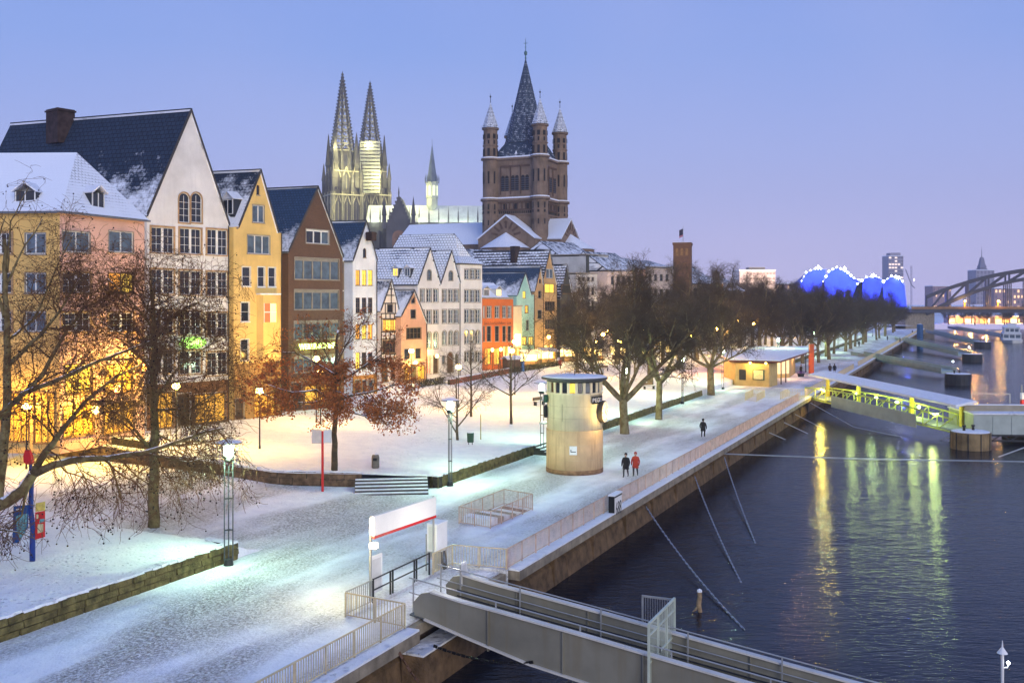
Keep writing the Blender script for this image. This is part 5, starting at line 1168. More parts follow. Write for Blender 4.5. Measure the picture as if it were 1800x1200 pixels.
class Grow:
    def __init__(s, seed, P): s.r = random.Random(seed); s.P = P; s.thick = MB(); s.segs = []; s.ends = []
    def rv(s): r = s.r; return Vector((r.gauss(0, 1), r.gauss(0, 1), r.gauss(0, 1)))
    def side(s, d, ang):
        v = s.rv(); v = v - d * v.dot(d)
        if v.length < 1e-4: v = Vector((1, 0, 0))
        v.normalize(); return (d * math.cos(ang) + v * math.sin(ang)).normalized()
    def store(s, pts, rad, lev):
        if lev <= s.P['thick']: s.thick.tube(pts, rad, 7 if lev <= 1 else 5)
        else:
            for i in range(len(pts) - 1): s.segs.append((*pts[i], *pts[i + 1], rad[i], rad[i + 1]))
    def kids(s, pts, rad, L, lev):
        P = s.P
        if lev >= P['max']: s.ends.append(pts[-1]); return
        n = P['nc'][lev]; n = max(1, int(n + s.r.uniform(-1, 1) * n * .25 + .5)); st_ = P['start'][lev]
        for i in range(n):
            f = st_ + (1 - st_) * (i + s.r.random()) / n; x = f * (len(pts) - 1); j = min(len(pts) - 2, int(x)); q_ = x - j
            p = pts[j].lerp(pts[j + 1], q_); d = (pts[j + 1] - pts[j]).normalized(); r0 = rad[j] + (rad[j + 1] - rad[j]) * q_
            d2 = s.side(d, math.radians(P['ang'][lev] * s.r.uniform(.6, 1.3)))
            d2 = (d2 + Vector((0, 0, P['lift'][lev]))).normalized()
            s.branch(p, d2, P['len'][lev + 1] * s.r.uniform(.6, 1.25) * (1.15 - .45 * f), max(P['rmin'], min(r0 * .75, P['rad'][lev + 1] * s.r.uniform(.8, 1.2))), lev + 1)
    def branch(s, p, d, L, r, lev):
        P = s.P; n = P['n'][lev]; pts = [p.copy()]; rad = [r]; tip = max(P['rmin'] * .7, r * .35)
        for i in range(n):
            d = (d + s.rv() * P['wob'][lev] + Vector((0, 0, P['grav'][lev]))).normalized(); p = p + d * (L / n); pts.append(p); rad.append(r + (tip - r) * (i + 1) / n)
        s.store(pts, rad, lev); s.kids(pts, rad, L, lev)
    def limb(s, pts, r0, r1, lev=1, kids=True):
        pts = [Vector(p) for p in pts]; out = []
        for a, b_ in zip(pts, pts[1:]):
            n = max(1, int((b_ - a).length / .7))
            for i in range(n): out.append(a.lerp(b_, i / n) + s.rv() * .03)
        out.append(pts[-1]); rad = [r0 + (r1 - r0) * i / (len(out) - 1) for i in range(len(out))]
        s.store(out, rad, 0)
        if kids: s.kids(out, rad, 0, lev)
BARK = bark_mat("plane_bark", (.12, .085, .04), (.20, .165, .09)); BARKS = bark_mat("snowy_bark", (.10, .07, .03), (.19, .15, .07), .26); TWIG = mat("twigs", (.085, .062, .038), .9, .25, .7); OAKB = bark_mat("oak_bark", (.06, .045, .03), (.10, .075, .045), .42); TWIGR = mat("near_twigs", (.125, .062, .024), .9, .25, 1.2)
PLANE = dict(thick=2, max=5, n=[5, 7, 5, 4, 3, 2], wob=[.05, .10, .16, .22, .3, .35], grav=[0, .05, .05, .03, .0, -.04], nc=[0, 8, 7, 6, 4, 0], start=[.4, .28, .2, .12, .1, 0], ang=[0, 48, 50, 55, 55, 0], lift=[0, .18, .12, .05, .0, 0], len=[0, 7.5, 4.0, 2.3, 1.3, .75], rad=[.45, .26, .11, .05, .026, .018], rmin=.013)
def plane_proto(seed, limbs, trunk_h, r0=.42, P=PLANE):
    g = Grow(seed, P); top = Vector((g.r.uniform(-.2, .2), g.r.uniform(-.2, .2), trunk_h)); g.thick.tube([(0, 0, -.3), (0, 0, .1), top * .5 + Vector((0, 0, 0)), top], [r0 * 1.35, r0 * 1.1, r0 * .95, r0 * .9], 9)
    for az, el, ln, r in limbs:
        d = Vector((math.cos(az) * math.cos(el), math.sin(az) * math.cos(el), math.sin(el))); P2 = dict(P); g.branch(top - Vector((0, 0, .25)), d, ln, r, 1)
    return g.thick.mesh("trunk", BARK, True), twigs_mesh("crown", g.segs, TWIG)
rd = math.radians
PR = [plane_proto(1, [(rd(180), rd(52), 9, .22), (rd(95), rd(80), 11.5, .30), (rd(5), rd(40), 9.5, .30), (rd(200), rd(32), 8, .2), (rd(-80), rd(55), 8, .2), (rd(45), rd(62), 9, .2)], 3.3),
      plane_proto(2, [(rd(10), rd(34), 9.5, .24), (rd(170), rd(58), 9, .22), (rd(80), rd(78), 11, .26), (rd(-60), rd(50), 8, .2), (rd(130), rd(48), 8, .2)], 4.2, .36),
      plane_proto(3, [(rd(175), rd(28), 8.5, .24), (rd(60), rd(72), 11, .26), (rd(-10), rd(50), 8, .22), (rd(120), rd(50), 8.5, .2), (rd(-90), rd(45), 8, .2), (rd(20), rd(24), 6.5, .18)], 4.0, .5)]
def tree_at(p, proto, rz, sc, label, name="plane_tree", group=None, cat="tree"):
    root = empty(name, p, rz, label, cat, group); root.scale = (sc, sc, sc)
    link("trunk", proto[0], root); link("crown", proto[1], root); return root
tree_at(gnd(1098, 762), PR[0], 0, 1.02, "big plane tree with low forked limbs just behind the round gauge tower", )
tree_at(gnd(1158, 737), PR[1], .3, 1.0, "plane tree with dark leaning trunk, second along the promenade from the gauge tower")
tree_at(gnd(1250, 694), PR[2], .0, 1.0, "plane tree with one long level limb between the gauge tower and the kiosk")
# trees on the lawn before the houses
tree_at(on_ground(1015, 655), PR[1], 2.0, .74, "bare tree in front of the tan gabled house")
tree_at(on_ground(1143, 678), PR[2], 1.2, .86, "bare tree with a thin straight trunk above a snowy bench on the lawn")
mass = [(1040, 648, 1, .9), (1085, 640, 2, 1.0), (1125, 640, 0, 1.0), (1165, 638, 1, 1.05), (1195, 645, 2, 1.0), (1225, 632, 0, 1.05), (1268, 630, 1, 1.05), (1300, 622, 2, 1.1), (1322, 612, 0, 1.05), (1345, 606, 1, 1.0)]
GROVE = ('before the modern pale house', 'before the penthouse block', 'before the long pale house', 'before the salmon terrace house', 'just before the brick tower', 'before the stone hall beside the brick tower', 'behind the tree with the long level limb', 'before the distant terrace house', 'below the pink office block', 'between the office block and the kiosk roof')
for i, (x, y, k, sc) in enumerate(mass): tree_at(on_ground(x, y), PR[k], i * 1.3, sc, "bare plane tree in the lawn grove, " + GROVE[i], group="plane trees in the lawn grove")
tree_at(on_ground(1376, 628), PR[0], 2.2, .8, "bare tree lit orange by lamps behind the kiosk, with a steep fork"); tree_at(on_ground(1411, 632), PR[2], .9, .8, "bare tree lit orange at the far corner of the kiosk roof")
ORD = 'first second third fourth fifth sixth seventh eighth ninth tenth eleventh twelfth thirteenth fourteenth fifteenth'.split()
# the avenue along the promenade towards the bridge
i = 0
for s_ in (176, 188, 201, 214, 228, 243, 259, 276, 294, 313, 333, 354, 376, 399, 420):
    for t_ in (9.5, 20.5):
        i += 1; p = st(s_ + rnd.uniform(-2, 2), t_ + rnd.uniform(-1, 1), 0); p.z = gz(p.x, p.y); tree_at(p, PR[i % 3], i * 2.4, rnd.uniform(.86, 1.0), ORD[(i - 1) // 2] + " bare plane tree beyond the kiosk in the avenue, " + ("quay side row" if t_ < 15 else "lawn side row"), group="avenue plane trees")
for j in range(18):
    p = st(185 + j * 15 + rnd.uniform(-4, 4), 34 + rnd.uniform(-4, 14), 0); p.z = gz(p.x, p.y); tree_at(p, PR[j % 3], j * 1.9, rnd.uniform(.95, 1.15), "bare tree in the park behind the avenue", group="park trees behind the avenue")
for j in range(8): tree_at(Vector((at(1672 + j * 17, 560, 545).x, 545 + rnd.uniform(-6, 6), .6)), PR[j % 3], j * 1.1, rnd.uniform(.5, .7), "small bare tree among the lit stalls on the far bank", group="trees on the far bank")

# ---- small trees by the gauge tower
SM = dict(thick=1, max=4, n=[4, 6, 5, 4, 3], wob=[.04, .12, .2, .25, .3], grav=[0, .03, .03, .02, 0], nc=[0, 6, 5, 4, 0], start=[.4, .25, .2, .1, 0], ang=[0, 45, 50, 50, 0], lift=[0, .15, .1, .05, 0], len=[0, 3.2, 1.7, 1.0, .55], rad=[.16, .085, .035, .016, .011], rmin=.009)
def small_proto(seed, h, limbs, r0):
    g = Grow(seed, SM); g.limb([(0, 0, -.2), (.03, 0, h * .35), (-.05, .05, h * .7), (0, 0, h)], r0, r0 * .3, 1)
    for zf, az, el, ln, r in limbs:
        d = Vector((math.cos(az) * math.cos(el), math.sin(az) * math.cos(el), math.sin(el))); g.branch(Vector((0, 0, h * zf)), d, ln, r, 1)
    return g.thick.mesh("trunk", OAKB, True), twigs_mesh("crown", g.segs, TWIG)
tree_at(on_ground(828, 732), small_proto(21, 7.8, [(.38, rd(170), rd(35), 3.6, .06), (.4, rd(10), rd(35), 3.4, .06), (.55, rd(190), rd(40), 3, .05), (.6, rd(-20), rd(45), 3, .05), (.5, rd(90), rd(40), 3, .05)], .14), 0, 1.0, "slim bare tree on the lawn in front of the white double gables", "young_tree")
tree_at(on_ground(898, 745), small_proto(22, 7.6, [(.36, rd(178), rd(28), 4.4, .08), (.36, rd(4), rd(32), 4.4, .08), (.5, rd(150), rd(45), 3.4, .06), (.55, rd(20), rd(45), 3.4, .06), (.5, rd(-80), rd(35), 3, .05)], .15), 0, 1.0, "spreading bare tree on the lawn next to the round gauge tower", "young_tree")
tree_at(on_ground(803, 773), small_proto(23, 5.4, [(.1, rd(165), rd(62), 4.2, .07), (.2, rd(20), rd(50), 4.0, .07), (.35, rd(185), rd(42), 3.4, .05), (.45, rd(0), rd(48), 3.2, .05)], .13), 0, 1.0, "low forked bare tree standing right behind the lantern by the steps", "young_tree")

# ---- oak with rust brown leaves
b0 = on_ground(587, 826); OK_ = dict(SM); OK_.update(thick=1, max=4, len=[0, 4.2, 2.2, 1.25, .6], rad=[.2, .09, .045, .02, .012], nc=[0, 8, 6, 5, 0], lift=[0, .05, .05, 0, 0])
g = Grow(31, OK_); Yk = b0.y
def K(px, py, dy=0.0): return at(px, py, Yk + dy) - b0
g.limb([(0, 0, -.3), K(588, 760), K(589, 710), K(590, 670), K(592, 620), K(594, 580)], .25, .06, 1)
for pts, r in (([K(589, 706), K(555, 685, -.5), (K(515, 690, -1.2)), K(470, 675, -1.8)], .11), ([K(589, 706), K(612, 696, .3), K(650, 690, .8), K(705, 672, 1.0)], .11), ([K(590, 668), K(612, 662, -.4), K(645, 640, -.6), K(690, 612, -.8)], .10), ([K(590, 700), K(550, 708, .8), K(500, 706, 1.2), K(455, 690, 1.6)], .09), ([K(589, 716), K(625, 728, -.9), K(660, 735, -1.5), K(700, 726, -2)], .07), ([K(590, 660), K(560, 640, .8), K(520, 620, 1.4), K(480, 615, 1.8)], .09), ([K(590, 690), (K(600, 690, -2.2)), K(612, 700, -3.6)], .08), ([K(590, 690), (K(585, 680, 2.2)), K(575, 670, 3.8)], .08), ([K(592, 640), K(610, 600, .5), K(640, 570, .8)], .06), ([K(590, 650), K(565, 610, -.5), K(545, 585, -.6)], .06)): g.limb(pts, r, .02, 1)
rt = empty("oak_tree", b0, 0, "young oak still carrying rust brown leaves, on the snow slope by the red post", "tree")
link("trunk", g.thick.mesh("trunk", OAKB, True), rt); link("crown", twigs_mesh("crown", g.segs, TWIGR), rt)
r_ = random.Random(5); V = []; Fc = []
lo_z = K(0, 770).z; hi_z = K(0, 560).z
for e in g.ends:
    f = (e.z - lo_z) / (hi_z - lo_z)
    if f > .66 and r_.random() < .9: continue
    if r_.random() < .12: continue
    for _ in range(r_.randint(6, 11)):
        c = e + Vector((r_.gauss(0, .16), r_.gauss(0, .16), r_.gauss(0, .12))); s_ = r_.uniform(.09, .17); d = Vector((r_.gauss(0, 1), r_.gauss(0, 1), r_.gauss(-.6, .6))).normalized(); x = d.cross(Vector((r_.gauss(0, 1), r_.gauss(0, 1), .4))).normalized()
        k = len(V); V += [c - x * s_ * .5, c + d * s_ * .8 - x * s_ * .35, c + d * s_ * 1.5, c + d * s_ * .8 + x * s_ * .35 + Vector((0, 0, s_ * .2))]; Fc.append((k, k + 1, k + 2, k + 3))
lv = link("leaves", mesh_np("leaves", np.array([tuple(v) for v in V]), np.array(Fc), mat("oak_leaf", (.36, .105, .022), .7, .45, 3.5)), rt); tag(lv, kind="stuff")

# ---- the near plane trees with hanging seed balls
NP = dict(thick=1, max=5, n=[4, 6, 6, 5, 5, 4], wob=[.05, .14, .20, .24, .26, .25], grav=[0, .02, -.02, -.05, -.07, -.05], nc=[0, 9, 6, 4, 3, 0], start=[.4, .12, .12, .1, .1, 0], ang=[0, 50, 52, 50, 45, 0], lift=[0, .10, .02, -.06, -.15, 0], len=[0, 4.4, 3.0, 2.1, 1.45, 1.0], rad=[.3, .13, .055, .028, .017, .013], rmin=.010)
def icosa(r):
    p = (1 + 5 ** .5) / 2; v = np.array([(-1, p, 0), (1, p, 0), (-1, -p, 0), (1, -p, 0), (0, -1, p), (0, 1, p), (0, -1, -p), (0, 1, -p), (p, 0, -1), (p, 0, 1), (-p, 0, -1), (-p, 0, 1)], float); v *= r / np.linalg.norm(v[0])
    return v, np.array([(0, 11, 5), (0, 5, 1), (0, 1, 7), (0, 7, 10), (0, 10, 11), (1, 5, 9), (5, 11, 4), (11, 10, 2), (10, 7, 6), (7, 1, 8), (3, 9, 4), (3, 4, 2), (3, 2, 6), (3, 6, 8), (3, 8, 9), (4, 9, 5), (2, 4, 11), (6, 2, 10), (8, 6, 7), (9, 8, 1)])
IV, IF = icosa(.042)
def near_tree(seed, base, label, limbs, every=1.0, P=NP):
    g = Grow(seed, P); rt = empty("plane_tree", base, 0, label, "tree")
    for pts, r0, r1, lev in limbs: g.limb([rel(rt, p) for p in pts], r0, r1, max(1, lev), lev > 0)
    r_ = random.Random(seed); n = int(len(g.ends) * every); es = r_.sample(g.ends, n); Vb = []; Fb = []
    for i, e in enumerate(es):
        h = r_.uniform(.05, .16); g.segs.append((e.x, e.y, e.z, e.x + r_.gauss(0, .02), e.y, e.z - h, .004, .004)); Vb.append(IV * r_.uniform(.75, 1.2) + np.array([e.x, e.y, e.z - h])); Fb.append(IF + 12 * i)
    link("trunk", g.thick.mesh("trunk", BARKS, True), rt); link("crown", twigs_mesh("crown", g.segs, TWIGR), rt)
    tag(link("seed_balls", mesh_np("seed_balls", np.concatenate(Vb), np.concatenate(Fb), mat("seed_ball", (.022, .014, .01), .9, .3, 5)), rt), kind="stuff")
    return rt
b2 = on_ground(270, 926); Y2 = b2.y
T = lambda px, py, dy=0.0: at(px, py, Y2 + dy)
near_tree(41, b2, "plane tree with a straight mossy trunk before the tall white house, seed balls hanging", [
  ([b2 + Vector((0, 0, -.2)), T(271, 840), T(272, 740), T(271, 640), T(270, 560), T(266, 500)], .34, .10, 0), ([T(271, 620), T(268, 520), T(262, 470)], .10, .03, 1),
  ([T(271, 800), T(225, 740, -1), T(165, 700, -1.6)], .09, .03, 1), ([T(271, 700), T(320, 640, .6), T(365, 610, 1), T(400, 590, 1)], .10, .03, 1), ([T(271, 720), T(330, 720, -.8), T(380, 690, -1)], .09, .03, 1), ([T(271, 660), T(220, 590, .5), T(170, 560, .8)], .10, .03, 1), ([T(270, 600), T(310, 550, -.4), T(350, 530, -.6)], .08, .03, 1), ([T(271, 760), T(310, 780, 1.4), T(340, 780, 2)], .07, .02, 1), ([T(270, 580), T(225, 520, -1), T(190, 490, -1.2)], .08, .025, 1), ([T(271, 690), T(265, 650, -2.6), T(255, 640, -4)], .08, .03, 1)], .3)
b1 = Vector(((-8 - 900) / F * 58, 58, .9)); U = lambda px, py, dy=0.0: at(px, py, 58 + dy)
near_tree(42, b1, "leaning plane tree against the ochre corner house, its crown over the snowy roof", [
  ([b1 + Vector((0, 0, -.2)), U(-2, 850), U(12, 740), U(14, 620), U(10, 520), U(8, 420)], .36, .1, 0), ([U(14, 640), U(70, 590, -.8), U(110, 540, -1), U(140, 490, -1)], .15, .04, 1), ([U(10, 720), U(75, 660, .6), U(105, 600, 1), U(150, 540, 1.2), U(215, 505, 1.4)], .16, .04, 1), ([U(12, 500), U(45, 430, .4), U(75, 385, .5)], .08, .025, 2), ([U(10, 560), U(-20, 470, -.5), U(10, 380, -.6)], .10, .03, 2), ([U(12, 480), U(20, 390), U(50, 330)], .07, .02, 2), ([U(12, 600), U(60, 560, 2), U(110, 450, 3), U(130, 410, 3)], .09, .03, 1)], .42)
b0_ = Vector(((-90 - 900) / F * 46, 46, .85)); Q = lambda px, py, dy=0.0: at(px, py, 46 + dy)
near_tree(43, b0_, "near plane tree whose long pale limbs reach in over the blue banner pole", [
  ([b0_ + Vector((0, 0, -.2)), Q(-88, 950), Q(-60, 915), Q(-20, 895)], .42, .34, 0), ([Q(-30, 900), Q(15, 880), Q(38, 862), Q(58, 832)], .31, .25, 0), ([Q(58, 832), Q(95, 815), Q(130, 808), Q(190, 806), Q(255, 795, .4), Q(330, 768, .8), Q(395, 752, 1.1)], .20, .045, 1), ([Q(58, 834), Q(80, 795), Q(108, 758, -.4), Q(150, 705, -.8), Q(205, 660, -1), Q(250, 640, -1)], .17, .04, 1),
  ([Q(-60, 915), Q(-40, 800), Q(-10, 740), Q(40, 690), Q(120, 660, .5), Q(200, 625, .8), Q(265, 600, 1)], .2, .05, 1), ([Q(130, 808), Q(150, 840, -.5), Q(158, 870, -.8)], .05, .02, 2), ([Q(190, 806), Q(205, 850, -.4), Q(215, 880, -.6)], .05, .02, 2), ([Q(58, 836), Q(42, 880, -.4), Q(38, 905, -.6), Q(10, 935, -1)], .07, .025, 2), ([Q(-30, 900), Q(-10, 930, -1), Q(30, 935, -1.6), Q(60, 945, -2)], .06, .02, 2), ([Q(255, 795, .4), Q(330, 812, .4), Q(385, 800, .6)], .06, .02, 2)], .36)
# ================================================================== lanterns
HGL = emit("lantern_green_white", (.72, 1.0, .62), 26); GREENL = (.62, 1.0, .60)
def lantern_proto():
    r = empty("street_lantern", (0, 0, 0), 0, "x", "street lamp"); h = 4.95
    pm = MB().tube([(0, 0, 0), (0, 0, h)], .032, 6).mesh("pole", mat("lantern_steel", (.10, .12, .13), .45, .2, 2, 0, .4))
    for x, y in ((-.2, 0), (.0, .17), (.2, 0)): link("pole", pm, r, (x, y, .25))
    m_ = MB()
    for z_ in (.3, 1.75, 3.3, 4.6): m_.bar((-.22, 0, z_), (.22, 0, z_), .05); m_.bar((-.2, 0, z_), (0, .17, z_), .04); m_.bar((.2, 0, z_), (0, .17, z_), .04)
    m_.build("crossbar", DARKM, r); MB().lathe([(.24, 0), (.2, .3), (.1, .34)], 10, (0, .05, 0)).build("base", DARKM, r)
    MB().lathe([(.16, 5.1), (.24, 5.2), (.24, 5.35), (.2, 5.4)], 12, (0, .05, 0)).build("collar", DARKM, r); MB().lathe([(.2, 5.4), (.24, 5.55), (.22, 5.85), (.1, 6.0)], 12, (0, .05, 0)).build("lamp_glass", HGL, r)
    hd = MB().lathe([(.12, 6.0), (.66, 6.02), (.66, 6.06), (.2, 6.14)], 20, (0, .05, 0)).build("hood", DARKM, r); MB().lathe([(.64, 6.062), (.6, 6.1), (.15, 6.2)], 20, (0, .05, 0)).build("snow", SNOWP, hd)
    plight(r, (0, -.35, 5.55), GREENL, 1300, .22); return r
lp = lantern_proto()
spots = [(st(-5.4, 12.9), "street lantern at the broken end of the stone wall"), (st(17.9, 13.0), "street lantern beside the promenade steps"), (st(34.4, 13.0) , "street lantern just before the round gauge tower"), (st(57, 13.0), "street lantern behind the forked trunk of the big plane tree"), (st(80, 13.0), "street lantern between the leaning plane tree and the kiosk")]
far = [st(s_, 13.0) for s_ in (103, 150, 198, 221, 245, 270, 296, 324, 352)]
for i, (p, lab) in enumerate(spots + [(p, "small bright lantern in the row along the far promenade") for p in far]):
    o = lp if i == 0 else copy_tree(lp); o.location = p; o.rotation_euler.z = .3 + i; o["label"] = lab
    if i >= len(spots): o["group"] = "lanterns along the far promenade"
# warm lamps before the houses
SOD = emit("sodium_globe", (1.0, .60, .13), 34); SODC = (1.0, .56, .09)
def sodium(p, h, lab, w=620, group=None):
    r = empty("street_lamp", p, 0, lab, "street lamp", group); MB().lathe([(.09, 0), (.06, .4), (.045, h)], 7).build("post", DARKM, r); MB().lathe([(.06, h), (.26, h + .1), (.32, h + .26), (.26, h + .42), (.1, h + .5)], 12).build("globe", SOD, r); MB().lathe([(.2, h + .5), (.05, h + .6)], 10).build("cap", DARKM, r); plight(r, (0, -.45, h + .25), SODC, w * 1.35, .2); return r
p = on_ground(556, 742); sodium(p, 5.6, "warm star bright street lamp behind the rust leaved oak", 800)
sodium(on_ground(806, 716), 4.1, "warm street lamp in front of the white double gables", 420)
for s_, t_ in ((15.5, 36), (17.5, 29.5), (6, 41)): p = st(s_, t_); p.z = gz(p.x, p.y); sodium(p, 4.2, "yellow street lamp glowing behind the near plane tree branches", 760, "yellow lamps before the corner house")
for s_, t_ in ((31, 33.5), (60, 41), (108, 43), (124, 42), (140, 44), (158, 42), (176, 44), (196, 41), (215, 45), (236, 40), (262, 46)): p = st(s_, t_); p.z = gz(p.x, p.y); sodium(p, 4.6, "warm street lamp in the row before the old town houses", 640, "warm lamps along the old town street")
GR = 'between the gauge tower and the tall lawn tree|behind the snowy bench on the lawn|under the leaning plane tree|under the tree with the long level limb|behind the kiosk|where the lawn wall ends|under the first avenue trees'.split('|')
for k_, (s_, t_, w_) in enumerate(((52, 24, 1700), (66, 30, 1700), (82, 22, 1800), (98, 30, 1800), (112, 20, 1800), (128, 30, 1800), (146, 24, 1800))): p = st(s_, t_); p.z = gz(p.x, p.y); sodium(p, 6.2, "amber park lamp among the bare crowns " + GR[k_], w_)
for s_, t_ in ((164, 30), (182, 24), (204, 32), (226, 26), (250, 34), (276, 28), (304, 36), (332, 30)): p = st(s_, t_); p.z = gz(p.x, p.y); sodium(p, 6.4, "amber park lamp far off among the avenue trees", 1600, "amber lamps among the avenue trees")
for px, py, Y in ((768, 626, 137), (1000, 612, 180), (1048, 600, 192), (1096, 606, 197), (1150, 600, 207)):
    p = at(px, py, Y); w_ = empty("wall_lamp", p, 0, "warm lamp mounted on an old town house front", "lamp", "warm lamps on house fronts"); MB().lathe([(.05, -.25), (.22, -.05), (.22, .12), (.05, .25)], 10).build("glass", SOD, w_); MB().bar((0, 0, .2), (-.5, .8, .2), .05).build("bracket", DARKM, w_); plight(w_, (0, -.5, 0), (1, .6, .12), 380, .2)
for px, py in ((206, 683), (168, 720), (103, 730), (254, 645)):
    p = at(px, py, 73.5 if px < 240 else 78); r = empty("paper_lantern", p, 0, "glowing red and yellow lamp hung on the corner house front", "lamp", "red and yellow lamps on the corner house"); MB().lathe([(.04, .3), (.22, .18), (.26, 0), (.22, -.18), (.04, -.3)], 10).build("shade", emit("lamp_red" if px in (206, 254) else "lamp_yellow", (1, .3, .1) if px in (206, 254) else (1, .75, .25), 10), r); MB().bar((0, 0, .3), (-.1, 1.3, .5), .04).build("bracket", DARKM, r); plight(r, (0, -.6, 0), (1, .62, .05), 900, .25)

# ================================================================== round gauge tower
pc = Vector(((1010 - 900) / F * 76.6, 76.6, 0)); pg = empty("gauge_tower", pc, 0, "round cream concrete river gauge tower with snow topped disc roof and clock", "tower")
R = 2.13; zt = 6.85
CR = mat("tower_cream", (.74, .64, .44), .85, .08, .9, .01, dirt=(.40, .31, .19)); TN = mat("tower_tan", (.56, .39, .22), .85, .1, .9, .01, dirt=(.22, .13, .06))
MB().lathe([(R + .05, -.1), (R + .05, 3.28)], 56).build("lower_shaft", TN, pg, True); MB().lathe([(R + .0, 3.28), (R, 6.0), (R + .06, 6.02), (R + .06, 6.1), (R - .1, 6.12)], 56).build("upper_shaft", CR, pg, True)
for z_ in (1.1, 2.2, 4.2, 5.1): MB().lathe([(R + (.052 if z_ < 3.2 else .002), z_), (R + (.06 if z_ < 3.2 else .01), z_ + .008), (R + (.052 if z_ < 3.2 else .002), z_ + .016)], 56, cap=False).build("joint", mat("tower_joint", (.50, .40, .26), .9, .2), pg)
MB().lathe([(R + .06, -.1), (R + .07, .3), (R + .055, .34)], 56).build("stained_base", mat("tower_base", (.26, .15, .08), .9, .3, 3, .02), pg, True)
MB().lathe([(R - .16, 6.05), (R - .16, 7.0)], 40).build("lantern_core", mat("tower_inside", (.10, .08, .05), .8, .2), pg)
n = 22
for i in range(n):
    an = i * 2 * math.pi / n; w_ = 2 * math.pi / n; pw = MB().box(-.10, .10, -.06, .08, 6.1, 6.9); pw.build("mullion", CR, pg, rot=(0, 0, an), loc=(-(R - .06) * math.sin(-an + 0) * 0 + (R - .06) * math.cos(an - math.pi / 2), (R - .06) * math.sin(an - math.pi / 2), 0))
    am = an + w_ / 2; MB().box(-.22, .22, -.01, .01, 6.16, 6.86).build("pane", (LY if i in (21,) else GW if i in (1, 3, 17) else GD), pg, rot=(0, 0, am), loc=((R - .1) * math.cos(am - math.pi / 2), (R - .1) * math.sin(am - math.pi / 2), 0))
MB().lathe([(R - .1, 6.88), (R + .02, 6.9), (R + .02, 7.0), (2.4, 7.04), (2.55, 7.08), (2.55, 7.2), (2.45, 7.24)], 56).build("roof_disc", mat("roof_edge", (.05, .055, .06), .6, .1), pg); MB().lathe([(2.5, 7.242), (2.46, 7.3), (.4, 7.36), (.05, 7.37)], 56).build("roof_snow", SNOWP, pg, True); MB().tube([(.0, 0, 7.3), (0, 0, 7.7)], .03, 5).build("vent", DARKM, pg)
for i in range(5):
    an = math.radians(-54 + i * 6.8); rr_ = R + .04; MB().box(-.14, .14, -.05, .0, 5.3, 5.86).build("sign_plate", BLACK, pg, rot=(0, 0, an + math.pi / 2), loc=(rr_ * math.cos(an), rr_ * math.sin(an), 0))
    text(pg, "PEGEL"[i], .44, ((rr_ + .055) * math.cos(an), (rr_ + .055) * math.sin(an), 5.57), (math.pi / 2, 0, an + math.pi / 2), WHITEP, ext=.005)
an = math.radians(-22); ck = empty("x", (0, 0, 0)); bpy.data.objects.remove(ck)
cm = MB().lathe([(.82, 0), (.86, .06), (.86, .3), (.78, .34)], 32).build("clock", mat("clock_case", (.07, .05, .03), .5, .2), pg, rot=(math.pi / 2, 0, an + math.pi / 2), loc=(R * .985 * math.cos(an), R * .985 * math.sin(an), 4.62)); MB().lathe([(.76, .345), (.02, .35)], 32).build("dial", emit("clock_dial", (1, .80, .42), 1.1), cm)
for k in range(12): a_ = k * math.pi / 6; MB().box(-.03, .03, .56, .72, .352, .36).build("hour_mark", BLACK, cm, rot=(0, 0, a_))
MB().box(-.025, .025, -.1, .55, .362, .37).build("hand", BLACK, cm, rot=(0, 0, -.6)); MB().box(-.03, .03, -.1, .38, .372, .38).build("hand", BLACK, cm, rot=(0, 0, -2.2))
plight(pg, ((R + 1.0) * math.cos(an - .35), (R + 1.0) * math.sin(an - .35), 4.2), (1, .74, .25), 90, .08)
pl_ = MB().box(-.28, .28, -.03, 0, 1.55, 2.2).build("plaque", WHITEP, pg, rot=(0, 0, rd(-6)), loc=(-.24 * 1, -(R + .06), 0)); MB().box(-.2, .2, -.04, -.031, 1.75, 1.81).build("plaque_mark", BLACK, pl_); MB().box(-.2, -.14, -.04, -.031, 1.81, 1.95).build("plaque_mark", BLACK, pl_)
MB().box(-.012, .012, -.02, 0, 4.0, 5.3).build("crack_line", mat("crack", (.2, .15, .1), .9, .1), pg, rot=(0, 0, rd(-14)), loc=(-1.05, -R * .872, 0))
gb = MB().lathe([(.3, -.14), (.3, .14)], 14).build("wall_speaker", GRN, pg, rot=(math.pi / 2, 0, rd(80)), loc=(-R - .08, -.5, 5.6)); MB().lathe([(.5, -.08), (.5, .08)], 16).build("wall_disc", BLACK, pg, rot=(math.pi / 2, 0, rd(75)), loc=(-R - .08, -.2, 4.6)); MB().box(-.6, .1, -.3, .2, 3.6, 3.75).build("bracket_shelf", STEEL, pg, loc=(-R, .1, 0))

